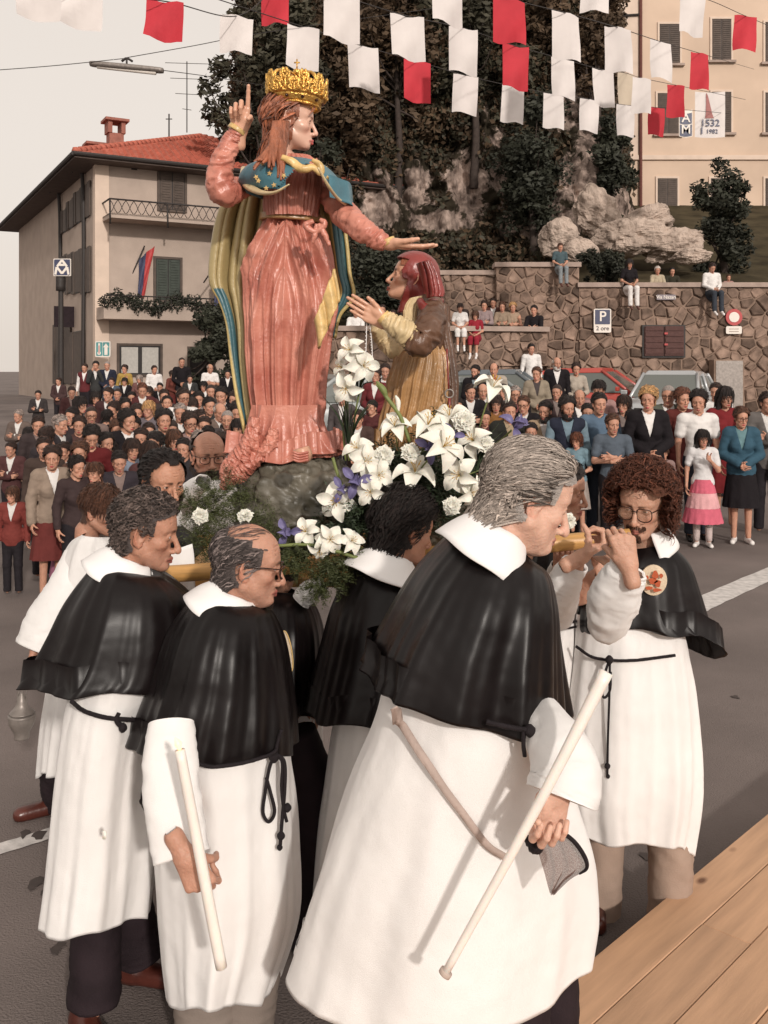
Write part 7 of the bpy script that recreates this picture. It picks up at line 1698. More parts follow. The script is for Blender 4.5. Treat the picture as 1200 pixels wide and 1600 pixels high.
# ================================================================ BEARERS AND SERVERS
def hero(name, label, head, s, yaw, pitch, roll=0, hsc=1.0, q=None, ck=None, joints=None, feet=None, group=None, armd=None):
    """one continuous figure: head, neck, trunk, arms, legs in one mesh; clothes and hair are its children"""
    q = q or {}; ck = dict(ck or {}); ho = np.array(tuple(P(head[0], head[1], s))); Rm = rotm(yaw, pitch, roll)
    hV, hQ, hC, hf = makehead(q, .0028, **ck)
    neck = ho + Rm @ np.array((-.040, 0, -.165)) * hsc
    D = FPX / s; N_ = neck.copy(); jx = joints or {}
    hipx = jx.get('hip', neck[0]); gnd = 0.0; zh = .53 * (ho[2] + .12)
    hip = np.array((hipx, D, zh)); fy = np.array((math.cos(R(yaw)), math.sin(R(yaw)), 0)); sd_ = np.array((-fy[1], fy[0], 0))
    by = jx.get('byaw', yaw); fb = np.array((math.cos(R(by)), math.sin(R(by)), 0)); sb_ = np.array((-fb[1], fb[0], 0))
    shc = neck + np.array((0, 0, -.06)); root = empty(name, (hipx, D, 0), 0, label, 'person', group)
    shw = jx.get('sh', .13); L_ = [shc + sb_ * shw - (0, 0, .03), shc - sb_ * shw - (0, 0, .03)]
    arms = armd or {}
    segs = []
    for i, sg_ in enumerate((1, -1)):
        key = 'left' if sg_ > 0 else 'right'
        if key in arms: e_, w_ = [np.array(tuple(v)) for v in arms[key]]
        else: e_ = L_[i] + sb_ * sg_ * .03 - (0, 0, .26); w_ = e_ + fb * .05 - (0, 0, .20)
        segs.append((L_[i], e_, w_))
    ft = [np.array(tuple(P(a, 600, b)))[:2] for a, b in feet] if feet else [(hip + sb_ * .10)[:2], (hip - sb_ * .10)[:2]]
    legs = []
    for i, sg_ in enumerate((1, -1)):
        f_ = np.array((*ft[i][:2], .08)); h_ = hip + sb_ * sg_ * .09; k_ = (h_ + f_) / 2; legs.append((h_, k_, f_))
    def f(p):
        d = smin(cap(p, hip, shc - (0, 0, .18), .115, .11), cap(p, L_[0], L_[1], .055), .05)
        d = smin(d, cap(p, shc - (0, 0, .05), neck + (0, 0, .04), .058, .056), .03)
        for a, e_, w_ in segs: d = smin(d, smin(cap(p, a, e_, .046, .036), cap(p, e_, w_, .035, .026), .02), .03)
        for h_, k_, a_ in legs: d = smin(d, smin(cap(p, h_, k_, .072, .046), cap(p, k_, a_, .045, .034), .03), .04)
        return d
    allp = np.array([x for seg in segs for x in seg] + [x for l in legs for x in l] + [neck, hip, shc]); lo = allp.min(0) - .2; hi = allp.max(0) + .2; hi[2] = neck[2] + .12
    bV, bQ = nets(f, lo, hi, .018); skin = np.array(ck.get('skin', (.52, .275, .19)))
    parts = [((hV * hsc) @ Rm.T + ho, hQ, hC), (bV, bQ, np.tile(skin, (len(bV), 1)))]
    return dict(root=root, parts=parts, Rm=Rm, ho=ho, hsc=hsc, f=hf, fh=headfield(q, False), skin=tuple(skin), surfs=[], wr=[seg[2] for seg, kk in zip(segs, ('left', 'right')) if kk in arms], neck=neck, hip=hip, fb=fb, sb=sb_, legs=legs, D=D, q=q)
def finish(h, eyes=True, eyec=(.05, .03, .02)):
    if h['surfs']:
        S = np.concatenate(h['surfs']); a, b = topx(S); D_ = np.full((320, 360), 1e9); ix = np.clip((a / 5 + 20).astype(int), 0, 319); iy = np.clip((b / 5).astype(int), 0, 359)
        np.minimum.at(D_, (ix, iy), S[:, 1]); 
        for _ in range(2): 
            E = D_.copy()
            for dx, dy in ((1, 0), (-1, 0), (0, 1), (0, -1)): E = np.where((D_ > 1e8), np.minimum(E, np.roll(D_, (dx, dy), (0, 1))), E)
            D_ = E
        v, q_, c_ = h['parts'][1]; a, b = topx(v); ys = D_[np.clip((a / 5 + 20).astype(int), 0, 319), np.clip((b / 5).astype(int), 0, 359)]
        keep = np.ones(len(v), bool)
        for w_ in h['wr']: keep &= np.linalg.norm(v - w_, axis=1) > .045
        mv = keep & (ys < 1e8) & (v[:, 1] < ys + .022) & (v[:, 2] < h['neck'][2] - .03); v = v.copy(); v[mv, 1] = ys[mv] + .022; h['parts'][1] = (v, q_, c_)
    V, Q, C = join(h['parts']); part(h['root'], 'body', V, Q, M['skin'], True, C)
    if eyes:
        for s_ in (1, -1):
            n1, n2 = 10, 14; ph = np.linspace(.01, PI - .01, n1); th = np.linspace(0, 2 * PI, n2, endpoint=False); T, Ph = np.meshgrid(th, ph)
            D_ = np.c_[np.cos(Ph).ravel(), (np.sin(Ph) * np.cos(T)).ravel(), (np.sin(Ph) * np.sin(T)).ravel()]
            v = D_ * .0127 + np.array((.0713, .0315 * s_, .0)); c = np.tile((.62, .55, .50), (len(v), 1)); c[D_[:, 0] > .84] = eyec; v = (v * h['hsc']) @ h['Rm'].T + h['ho']
            part(h['root'], 'eye', v, gridfaces(n1, n2), M['eye'], True, c)
def tohead(h, V): return (np.asarray(V) * h['hsc']) @ h['Rm'].T + h['ho']
def addhair(h, lst, color, name='hair'):
    V, Q, C = join([(tohead(h, v), q, c) for v, q, c in lst]); return part(h['root'], name, V, Q, hairmat(color), True, C)
def addglasses(h, m='glasses', lens=False, sc=1.0, big=False):
    o = link('glasses', _gl2(big), h['root']); Mx = Matrix([[*r, 0] for r in h['Rm'].tolist()] + [[0, 0, 0, 1]]); 
    o.matrix_world = Matrix.Translation(h['ho']) @ Mx @ Matrix.Scale(h['hsc'] * sc, 4); o.parent = h['root']; o.matrix_parent_inverse = Matrix.Translation(h['root'].location).inverted()
    if lens:
        for s_ in (1, -1):
            v = [(.104 - .006 * abs(math.cos(a)), s_ * (.034 + (.026 if big else .023) * math.cos(a)), -.005 + (.022 if big else .017) * math.sin(a)) for a in np.linspace(0, 2 * PI, 16, endpoint=False)]
            part(h['root'], 'lens', tohead(h, v), [tuple(range(16))], M['lens'], False)
_g2 = {}
def _gl2(big):
    if big in _g2: return _g2[big]
    parts = []; rx, rz = (.027, .024) if big else (.024, .018)
    for s in (1, -1):
        th = np.linspace(0, 2 * PI, 21)
        parts.append(tube([(.106 - .009 * abs(math.cos(a)), s * (.034 + rx * np.sign(math.cos(a)) * abs(math.cos(a))**.7), -.006 + rz * np.sign(math.sin(a)) * abs(math.sin(a))**.7) for a in th], .0020, 6, 60, cap_=False))
        parts.append(tube([(.098, s * (.034 + rx), .006), (.05, s * .080, .008), (-.004, s * .083, .004), (-.02, s * .082, -.012)], .0021, 6, 16))
    parts.append(tube([(.106, .010, .004), (.110, 0, .008), (.106, -.010, .004)], .0022, 6, 10)); _g2[big] = tmesh('glasses', parts, M['glasses']); return _g2[big]
def cape(h, rows, s, seed=0, ratio=.75, front=0, amp=.010, k=6, side=True, **kw):
    if side: xx = np.linspace(0, 1, 60); yy = np.interp(xx, [0, .10, .25, .5, 1], [.055, .080, .165, .235, .285]); kw['bc'] = (xx, np.convolve(np.pad(yy, 5, 'edge'), np.ones(11) / 11, 'valid'))
    V, Q = loft(rows, s, ratio, 190, 100, folds=((k, amp, seed, .8, 1.3), (k * 2 + 3, amp * .5, seed * 2, 1.5, 1.2), (k * 3 + 4, amp * .22, seed * 5, 2.5, 1), (3, amp * .6, seed + 1, .5, 1)), hemw=5, seed=seed, comp=.6, **kw)
    h['surfs'].append(V); return part(h['root'], 'cape', V, Q, M['satin'])
def robe(h, rows, s, seed=0, ratio=.75, amp=.010, k=7, name='robe', hemw=5, side=True, **kw):
    if side: kw['bc'] = ([0, .3, 1], [.235, .25, .28])
    V, Q = loft(rows, s, ratio, 190, 100, folds=((k, amp, seed, .6, .8), (k * 2 + 2, amp * .35, seed * 3, 1, 1), (2, amp, seed + 2, .4, 1)), hemw=hemw, seed=seed, comp=.75,
                disp=lambda th, t, C, S: .010 * (vnoise(np.stack([(np.cos(th) * 2.2 + 3) + 0 * t, (np.sin(th) * 2.2 + 3) + 0 * t, 2.0 * t + 0 * th + seed], -1).reshape(-1, 3), 7).reshape(t.shape[0], th.shape[1]) - .5) * 2, **kw)
    h['surfs'].append(V); return part(h['root'], name, V, Q, M['white'])
def srf(h, x, y, lift=.012):
    """scale (px per metre) of the garment surface nearest the camera under a photo pixel"""
    V = np.concatenate(h['surfs']); a, b = topx(V); d = (a - x)**2 + (b - y)**2; k = np.where(d < 13**2)[0]
    if not len(k): k = np.argsort(d)[:12]
    return FPX / (V[k, 1].min() - lift)
def sp_(h, pts, lift=.012): return [tuple(P(x, y, srf(h, x, y, lift))) for x, y in pts]
def collar(h, tilt=28, yaw=None, r0=.060, r1=.125, dz=.078, gap=10, off=(0, 0, 0), pt=.035, front_yaw=0, lift=.012):
    """broad white shirt collar lying over the cape, points at the front"""
    yw = (yaw if yaw is not None else math.degrees(math.atan2(h['fb'][1], h['fb'][0]))) + front_yaw
    Rc = rotm(yw, tilt); c = h['neck'] + np.array(off); V = []; n = 60; m_ = 10
    for j in range(m_):
        t = j / (m_ - 1)
        for i in range(n):
            a = R(gap * (1 + .8 * t) + (360 - 2 * gap * (1 + .8 * t)) * i / (n - 1)); fr = max(0, math.cos(a))**8; sd = abs(math.sin(a))
            t2 = max(0, t - .16) / .84
            rr_ = r0 + .004 + (r1 - r0) * t2**.85 * (1 + .12 * sd) + fr * t2 * pt * .5
            z = .052 + .022 * min(1, t / .16) - (dz + .016) * t2 - fr * t2 * pt + .0025 * math.sin(5 * a + j)
            V.append((rr_ * math.cos(a), rr_ * math.sin(a), z))
    V = np.array(V) @ Rc.T + c
    o = part(h['root'], 'collar', V, gridfaces(m_, n, False), M['collar']); solid(o, .004); return o
def rope(h, pts, r_=.0065, s=None, name='rope_belt', n=60): 
    tv, tq = tube(pts, r_, 8, n, folds=.10, fk=22); o = part(h['root'], name, tv, tq, M['rope']); return o
def knot(c, r_=.014): c = np.array(tuple(c)); return tube([c - (0, 0, r_ * 1.1), c - (0, 0, r_ * .4), c + (0, 0, r_ * .4), c + (0, 0, r_ * 1.1)], [r_ * .4, r_, r_, r_ * .4], 8, 10)
def ropes(h, items): return tp(h['root'], 'rope_end', items, M['rope'])
def leg(h, path, rads, s, m, name='trouser_leg', fold_=.04): 
    tv, tq = tube([tuple(P(x, y, s_)) for x, y, s_ in path], rads, 26, 50, folds=fold_, fk=5); return part(h['root'], name, tv, tq, M[m])
def shoe(h, px, py, s, yaw, m='shoe', sc=1.08):
    p = P(px, py, s); o = link('shoe', SHOE, None, (p.x, p.y, 0.0), (0, 0, R(yaw)), (sc, sc, sc)); setmat(o, M[m]); wparent(o, h['root']); return o
def sleeve(h, pts, rads, s=None, m='white', name='sleeve', folds=.05, seed=0, squash=.85, n=34, open_=True, fk=5):
    P3 = [tuple(P(*p)) for p in pts]; tv, tq = tube(P3, rads, n, 70, folds=folds, fk=fk, seed=seed, squash=squash, cap_=not open_)
    if open_:
        nr = len(tv) // n; last = tv[-n:]; c0 = last.mean(0); prev = tv[-4 * n:-3 * n].mean(0); dr = (prev - c0); tv = np.vstack([tv, c0 + (last - c0) * .93, c0 + (last - c0) * .86 + dr]); tq = gridfaces(nr + 2, n)
    o = part(h['root'], name, tv, tq, M[m]); return o
def hand(h, kind, X, Yv, o, sc=1.0, left=False, tint=1.0):
    V, Q = HAND[kind]
    if left: V = V * np.array((1, -1, 1)); Q = Q[:, ::-1]; Xv = Vector(X).normalized(); V = place(V, X, tuple(-np.array(Yv)), o, sc)
    else: V = place(V, X, Yv, o, sc)
    c = np.tile(np.array(h['skin']) * tint, (len(V), 1)); c = c * (1 + .12 * (vnoise(V * 60, 3) - .5))[:, None]; h['parts'].append((V, Q, c))
GB = 'litter bearers in black capes'
M['ropethread'] = M['rope']
# ------------------------------------------------------------ man with curly grey hair, left front
h = hero('person', 'bearer with curly grey hair at the left, candle grease on his white robe', (228, 829), 493, 6, 12, 0, 1.0, dict(nose=1.02, nosel=.5, age=1.2, jaw=1.04, chin=1),
         dict(skin=(.46, .235, .16), lip=(.30, .09, .07), brow=(.04, .02, .015), stubble=.35), dict(byaw=0, hip=-.87), feet=[(224, 462), (146, 500)], group=GB)
back = lambda p, k: np.stack([-.9 + 0 * p[:, 0], .15 * np.sign(p[:, 1]), -.25 - 4 * (.03 - p[:, 0]).clip(0, .12)], 1)
addhair(h, [haircap(h['fh'], .010, lump=.014, h=.0045), strands(h['fh'], back, 2000, .045, 7, .0024, .020, (1, .92, .85), 2, curl=1.2, shade=.5)], 'saltpepper')
cape(h, [(168, 862, 236, 900), (148, 884, 262, 905), (112, 935, 302, 940), (88, 990, 318, 1000), (68, 1035, 322, 1050), (50, 1076, 318, 1085, -14)], 493, 1, .78, amp=.013, k=5)
collar(h, 28, 4, r1=.122, dz=.070, off=(-.004, -.006, .016))
robe(h, [(128, 1030, 290, 1030), (114, 1085, 272, 1090), (106, 1140, 262, 1140), (98, 1240, 250, 1240), (91, 1350, 246, 1350), (82, 1432, 240, 1426, 12)], 493, 1, .8, .011, 6)
rope(h, sp_(h, [(112, 1096), (130, 1110), (160, 1120), (195, 1124), (225, 1124), (248, 1118)]))
ropes(h, [tube(sp_(h, [(186, 1114), (182, 1126), (194, 1138)]), [.006, .007, .009], 8, 12), knot(P(192, 1137, srf(h, 192, 1137)), .012), tube(sp_(h, [(222, 1150), (226, 1210), (222, 1250), (228, 1268)]), .005, 8, 30), knot(P(223, 1252, srf(h, 223, 1252)), .010)])
leg(h, [(185, 1330, 470), (205, 1440, 465), (222, 1490, 462)], [.09, .08, .082], 470, 'trouser_dark'); leg(h, [(150, 1330, 500), (150, 1450, 500), (147, 1562, 500)], [.085, .075, .082], 500, 'trouser_dark')
shoe(h, 142, 1590, 506, -50); shoe(h, 226, 1500, 462, -12)
stn = tag(link('wax_stain', mesh('wax_stain', *rrect(-.006, .006, -.012, .012, 0, .002, .005), M['wax'], True)), None); wparent(stn, h['root']); p_ = P(163, 1305, 575); stn.matrix_parent_inverse = Matrix.Identity(4); stn.location = p_ - h['root'].location
finish(h)
# ------------------------------------------------------------ bald man with glasses
h = hero('person', 'balding bearer with brown spectacles seen in profile, holding a lit candle down in front', (388, 880), 520, 8, 10, 0, 1.0, dict(nose=1.02, nosel=.3, age=1.2, fat=.9, jaw=1.03, chin=1),
         dict(skin=(.54, .29, .205), lip=(.36, .11, .09), brow=(.06, .04, .03), stubble=.3), dict(byaw=4, hip=-.465), feet=[(378, 516), (330, 524)], armd=dict(right=(P(268, 1190, 580), P(281, 1325, 618))), group=GB)
addhair(h, [haircap(h['fh'], .006, 'bald', lump=.008, h=.0045), strands(h['fh'], lambda p, k: np.stack([-.9 + 0 * p[:, 0], .1 * np.sign(p[:, 1]), -.35 - 3 * (.03 - p[:, 0]).clip(0, .12)], 1), 1800, .065, 7, .002, .012, lambda p, r_: np.where(r_.random((len(p), 1)) < .4, 2.2, .7) * np.ones((1, 3)), 4, 'bald', curl=.35),
            strands(h['fh'], lambda p, k: np.stack([-.95 + 0 * p[:, 0], .5 * np.sign(p[:, 1]), 0 * p[:, 0]], 1), 90, .08, 7, .0011, .005, (.8, .8, .8), 5, 'short', scalef=lambda p, l: (p[:, 2] > .085) & (p[:, 0] < .05))], 'saltpepper')
addglasses(h, lens=True)
cape(h, [(330, 908, 415, 952), (300, 935, 430, 962), (268, 985, 448, 1005), (245, 1060, 460, 1070), (228, 1110, 467, 1115), (211, 1160, 471, 1158, 16)], 520, 2, .82, amp=.014, k=5)
collar(h, 27, 4, r1=.122, dz=.070, off=(-.004, -.006, .016))
robe(h, [(245, 1100, 452, 1110), (242, 1180, 455, 1180), (252, 1260, 462, 1260), (258, 1360, 466, 1340), (268, 1450, 464, 1440), (284, 1545, 432, 1540, 14)], 520, 3, .8, .012, 6)
sleeve(h, [(268, 1130, 575), (266, 1190, 590), (272, 1270, 605), (284, 1340, 616)], [.062, .072, .074, .070], folds=.03, seed=2, squash=.6)
hand(h, 'grip', (.50, -.10, -.80), (.8, .1, .5), P(288, 1336, 624), .98)
rope(h, sp_(h, [(312, 1194), (335, 1198), (380, 1192), (420, 1180), (432, 1172)]), .0055); S2 = srf(h, 420, 1240, .015)
rr_ = [tube(pp((432, 1172), (421, 1200), (414, 1240), (411, 1270), (420, 1284), (429, 1268), (422, 1236), (416, 1215), s=S2), .0050, 8, 60), knot(P(428, 1183, S2), .014), tube(pp((430, 1178), (444, 1190), (445, 1230), (440, 1290), (438, 1320), s=S2), .0052, 8, 40), tube(pp((432, 1180), (441, 1192), (440, 1230), (443, 1262), (448, 1284), s=S2), .0048, 8, 40), tube(pp((440, 1140), (434, 1160), (429, 1180), s=S2), .005, 8, 12)]
rr_ += [knot(P(449, 1262, S2), .011), knot(P(439, 1306, S2), .011), knot(P(437, 1324, S2), .008)]
ropes(h, rr_)
leg(h, [(320, 1500, 520), (325, 1570, 522), (330, 1650, 524)], [.10, .10, .095], 520, 'trouser_grey'); leg(h, [(390, 1480, 515), (380, 1560, 515), (372, 1645, 515)], [.10, .10, .095], 520, 'trouser_grey')
shoe(h, 330, 1662, 524, -30, 'shoe_black'); shoe(h, 378, 1650, 516, -10, 'shoe_black')
finish(h)
cn = empty('lit_candle', tuple(P(312, 1340, 640)), 0, 'long white lit candle held low by the balding bearer', 'candle')
tp(cn, 'wax', [tube(pp((281, 1172), (312, 1335), (346, 1512), s=645), [.0125, .0135, .014], 14, 20)], M['wax']); tp(cn, 'wick', [tube(pp((280, 1172), (278, 1165), s=645), .0016, 5, 3)], M['rope'])
fm, ft_, fb_ = nodes('candle_flame'); fb_.inputs['Emission Color'].default_value = (1, .55, .22, 1); fb_.inputs['Emission Strength'].default_value = 2.2; fb_.inputs['Base Color'].default_value = (1, .6, .3, 1)
tp(cn, 'flame', [tube(pp((281, 1171), (278, 1162), (274, 1152), s=645), [.004, .008, .0008], 10, 12)], fm)
# ------------------------------------------------------------ black haired man, back of the head to us
h = hero('person', 'black haired bearer turned away behind the tall grey haired man, white collar at his nape', (632, 825), 460, 32, 14, 0, 1.03, dict(nose=1.0, age=.3), dict(skin=(.52, .275, .19), brow=(.02, .012, .01), stubble=.4), dict(byaw=20, hip=-.02), group=GB)
addhair(h, [haircap(h['fh'], .020, lump=.012, h=.0045), strands(h['fh'], lambda p, k: np.stack([-.7 + 0 * p[:, 0], .15 * np.sign(p[:, 1]), -.45 - 3 * (.03 - p[:, 0]).clip(0, .12)], 1), 2200, .07, 7, .0022, .027, (1, 1, 1), 5, shade=.4)], 'black')
cape(h, [(572, 862, 640, 895), (550, 885, 665, 905), (520, 945, 690, 950), (502, 1010, 700, 1010), (489, 1060, 705, 1060), (477, 1108, 700, 1116, 8)], 460, 3, .75, amp=.010, k=5)
collar(h, 24, 24, r1=.14, off=(0, -.006, .012))
robe(h, [(535, 1070, 680, 1070), (522, 1130, 680, 1130), (508, 1230, 680, 1230), (497, 1320, 680, 1320), (488, 1420, 680, 1420), (484, 1470, 680, 1470, 8)], 460, 5, .75, .012, 7)
leg(h, [(545, 1420, 455), (545, 1480, 455), (540, 1530, 455)], [.10, .095, .09], 455, 'trouser_dark'); leg(h, [(620, 1420, 455), (620, 1480, 455), (622, 1530, 455)], [.10, .095, .09], 455, 'trouser_dark')
shoe(h, 545, 1536, 456, 10, 'shoe_black'); shoe(h, 628, 1530, 455, 0, 'shoe_black'); finish(h)
# ------------------------------------------------------------ tall grey haired man
h = hero('person', 'tall nearest bearer with combed back silver hair, holding a long white candle', (828, 775), 610, 10, 24, 0, 1.09, dict(nose=1.05, nosel=.9, age=1.3, fat=1.1, jaw=1.06, ear=1.12, chin=1),
         dict(skin=(.68, .42, .32), lip=(.48, .18, .15), brow=(.03, .015, .012), stubble=.12), dict(byaw=5, hip=.12), armd=dict(right=(P(866, 1158, 670), P(878, 1226, 698))), group=GB)
addhair(h, [haircap(h['fh'], .010, lump=.006, h=.0042), strands(h['fh'], lambda p, k: np.stack([-1 + 0 * p[:, 0], .12 * np.sign(p[:, 1]), -.10 - 5 * (.02 - p[:, 0]).clip(0, .10)], 1), 5200, .095, 9, .0016, .020, lambda p, r_: np.where((p[:, :1] > .028) & (p[:, 2:] < .06), .28, 1.0) * np.array([[1.1, 1.05, 1.0]]), 6, shade=.18),
            strands(h['fh'], lambda p, k: np.stack([-.6 + 0 * p[:, 0], .12 * np.sign(p[:, 1]), -1 + 0 * p[:, 0]], 1), 900, .045, 7, .0022, .022, (1, .95, .9), 7, curl=1.0, scalef=lambda p, l: scalp(p) & (p[:, 0] < -.04) & (p[:, 2] < .01))], 'silver')
cape(h, [(742, 800, 842, 885), (705, 832, 860, 902), (655, 885, 872, 950), (620, 940, 877, 1010), (590, 995, 882, 1070), (562, 1046, 888, 1134, 26)], 600, 4, .72, amp=.015, k=5)
collar(h, 36, 8, r0=.068, r1=.122, dz=.095, pt=.045, off=(-.005, 0, .015))
robe(h, [(602, 1050, 858, 1110), (578, 1135, 872, 1150), (542, 1225, 896, 1250), (508, 1320, 922, 1340), (474, 1425, 926, 1430), (443, 1508, 914, 1482, 100)], 600, 7, .78, .013, 5, hemw=8)
sleeve(h, [(838, 1110, 640), (872, 1170, 680), (884, 1215, 695), (876, 1246, 700)], [.05, .070, .080, .080], folds=.03, seed=5, squash=1.0)
hand(h, 'grip', (-.35, -.12, -.95), (-.9, 0, .35), P(872, 1232, 706), 1.0, tint=1.0)
rope(h, sp_(h, [(760, 1128), (800, 1137), (830, 1140), (862, 1135)], .02), .006); S3 = srf(h, 828, 1165, .02)
ropes(h, [tube(pp((818, 1140), (818, 1165), (820, 1182), s=S3), .005, 8, 12), tube(pp((836, 1142), (837, 1175), (836, 1196), s=S3), .005, 8, 12), knot(P(828, 1142, S3), .013)])
leg(h, [(800, 1480, 585), (805, 1540, 585), (806, 1700, 585)], [.10, .095, .085], 585, 'trouser_dark'); leg(h, [(850, 1430, 560), (858, 1480, 560), (862, 1640, 560)], [.09, .08, .075], 560, 'trouser_dark')
shoe(h, 812, 1815, 592, 0, 'shoe_black'); shoe(h, 860, 1735, 560, 10, 'shoe_black')
finish(h)
H3 = h
cn = empty('tall_candle', tuple(P(842, 1260, 720)), 0, 'long thick white candle slanting from the robe hem up past the right bearer', 'candle')
tp(cn, 'wax', [tube([tuple(P(696, 1520, 735)), tuple(P(845, 1250, 738)), tuple(P(948, 1050, 728))], [.0085, .011, .0145], 18, 24)], M['wax'])
tp(cn, 'drip_edge', [tube([tuple(P(694, 1523, 735)), tuple(P(698, 1517, 735))], [.014, .014], 14, 4)], mat('grey_wax', (.45, .36, .31), .6))
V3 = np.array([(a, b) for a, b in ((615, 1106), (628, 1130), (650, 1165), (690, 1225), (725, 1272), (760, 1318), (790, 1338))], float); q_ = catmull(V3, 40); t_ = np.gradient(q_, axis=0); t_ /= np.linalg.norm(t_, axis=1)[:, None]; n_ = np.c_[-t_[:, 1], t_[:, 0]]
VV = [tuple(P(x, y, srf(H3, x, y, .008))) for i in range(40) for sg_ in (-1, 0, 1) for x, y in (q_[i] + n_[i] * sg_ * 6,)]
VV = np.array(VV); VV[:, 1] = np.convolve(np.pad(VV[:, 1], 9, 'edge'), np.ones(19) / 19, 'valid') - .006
solid(part(H3['root'], 'shadow_band', VV, gridfaces(40, 3, False), cloth((.42, .33, .29))), .0015)  # cast shadow running diagonally over the robe, put in as a taupe ribbon
# black net bag hanging at the sleeve
nt_ = empty('net_veil', tuple(P(870, 1340, 700)), 0, 'sheer black net with a dark rim gathered under the hand of the tall bearer', 'net')
nm_, t_, b_ = nodes('black_net'); L_ = t_.links; tc_ = t_.nodes.new('ShaderNodeTexCoord'); wv = t_.nodes.new('ShaderNodeTexNoise'); wv.inputs['Scale'].default_value = 700; L_.new(tc_.outputs['Object'], wv.inputs['Vector'])
mr = t_.nodes.new('ShaderNodeMapRange'); mr.inputs['From Min'].default_value = .35; mr.inputs['From Max'].default_value = .65; mr.inputs['To Min'].default_value = .6; mr.inputs['To Max'].default_value = .85; L_.new(wv.outputs['Fac'], mr.inputs[0]); L_.new(mr.outputs[0], b_.inputs['Alpha']); b_.inputs['Base Color'].default_value = (.13, .07, .055, 1); b_.inputs['Roughness'].default_value = .7
V, Q, u, t = sheet([(836, 1296, 862, 1296), (836, 1312, 894, 1314), (842, 1335, 912, 1338), (850, 1362, 916, 1356), (856, 1385, 890, 1372), (860, 1398, 866, 1396)], 708, 26, 30, .006, 3, 0, 0, 1, 3); part(nt_, 'netting', V, Q, nm_)
tp(nt_, 'rim', [tube(pp((842, 1296), (870, 1298), (895, 1313), (913, 1338), (917, 1356), (905, 1366), s=711), [.004, .005, .005, .005, .004, .002], 8, 40)], M['rope']); tp(nt_, 'gather', [tube(pp((822, 1308), (836, 1322), (845, 1330), s=712), [.006, .016, .008], 8, 14, folds=.2), tube(pp((838, 1296), (840, 1312), (838, 1326), s=712), [.006, .009, .006], 8, 10)], M['rope'])
# ------------------------------------------------------------ man with curly auburn hair, right
h = hero('person', 'bearer with bushy auburn curls, tinted glasses, goatee and a round badge', (1003, 786), 425, -120, 13, -4, 1.0, dict(nose=1.05, age=.3, fat=.3), dict(skin=(.58, .33, .235), lip=(.42, .15, .12), brow=(.07, .03, .02), stubble=.15, beard=(.12, .05, .03), beardf=lambda s: .85 * np.clip(1 - np.minimum(cap(s, (.098, .004, -.064), (.084, .028, -.070), .004), ell(s, (.083, 0, -.100), (.014, .014, .014))) / .004, 0, 1)),
         dict(byaw=-95, hip=.905, sh=.095), feet=[(1046, 418), (934, 406)], armd=dict(left=(P(985, 975, 462), P(981, 892, 503)), right=(P(878, 965, 440), P(903, 876, 466))), group=GB)
def fuzz(f, n, L_, seed, color, line='short'):
    return strands(f, lambda p, k: p / (np.linalg.norm(p, axis=1)[:, None] + 1e-6), n, L_, 6, .0028, .02, color, seed, line, curl=1.6, shade=.35, up=.05, scalef=lambda p, l: scalp(p) | ((p[:, 0] < .02) & (p[:, 2] > -.06) & (np.abs(p[:, 1]) > .03)))
af = lambda p, l: scalp(p / 1.35, 'short') | ((p[:, 0] < .030) & (p[:, 2] > -.07) & (np.abs(p[:, 1]) > .05)) | ((p[:, 0] < .098) & (p[:, 2] > .068))
addhair(h, [haircap(h['fh'], .042, lump=.030, h=.005, seed=3, scalef=af), fuzz(h['fh'], 3600, .09, 9, (1.1, 1, 1))], 'auburn')
tohd = [strands(h['fh'], lambda p, k: np.stack([0 * p[:, 0], 0 * p[:, 0], -1 + 0 * p[:, 0]], 1), 160, .014, 4, .0016, .005, (1, 1, 1), 12, scalef=lambda p, l: (p[:, 0] > .07) & (((p[:, 2] < -.055) & (p[:, 2] > -.069) & (np.abs(p[:, 1]) < .032)) | ((p[:, 2] < -.090) & (np.abs(p[:, 1]) < .018))), box_=((.06, -.05, -.12), (.12, .05, -.05)))]
addhair(h, tohd, 'brown', 'beard'); addglasses(h, lens=True, big=True)
cape(h, [(982, 858, 1046, 848), (950, 876, 1076, 880), (918, 905, 1092, 925), (904, 950, 1106, 975, -6), (902, 990, 1118, 1005, -22), (912, 1012, 1128, 1030, -42)], 420, 6, .62, amp=.008, k=5, side=False)
collar(h, 20, -105, r0=.064, r1=.115, dz=.07, gap=16, pt=.05)
robe(h, [(903, 960, 1068, 985), (897, 1020, 1076, 1030), (886, 1100, 1086, 1100), (876, 1190, 1093, 1200), (874, 1250, 1092, 1260), (888, 1300, 1082, 1330, 0)], 420, 8, .62, .010, 8, side=False)
sleeve(h, [(950, 1004, 478), (948, 985, 484), (958, 940, 494), (976, 900, 503), (983, 888, 505)], [.012, .055, .078, .064, .056], folds=.09, seed=1, squash=.7)
sleeve(h, [(872, 968, 440), (876, 935, 450), (884, 905, 458), (899, 880, 462)], [.05, .062, .056, .046], folds=.05, seed=3)
hand(h, 'grip', (.80, .05, .42), (.35, -.75, .4), P(905, 872, 470), 1.0, left=False)
hand(h, 'grip', (-.22, .1, 1), (-.95, .0, -.2), P(982, 884, 512), 1.0, left=False)
rope(h, sp_(h, [(900, 1010), (930, 1028), (985, 1032), (1055, 1024)]), .0055); S4 = srf(h, 950, 1100, .015)
ropes(h, [knot(P(952, 1031, S4), .014), tube(pp((951, 1034), (943, 1058), (938, 1074), (944, 1090), (953, 1078), (954, 1050), s=S4), .0048, 8, 40), tube(pp((953, 1034), (952, 1090), (950, 1150), (949, 1212), s=S4), .0042, 8, 40), knot(P(949, 1197, S4), .010), knot(P(950, 1213, S4), .007)])
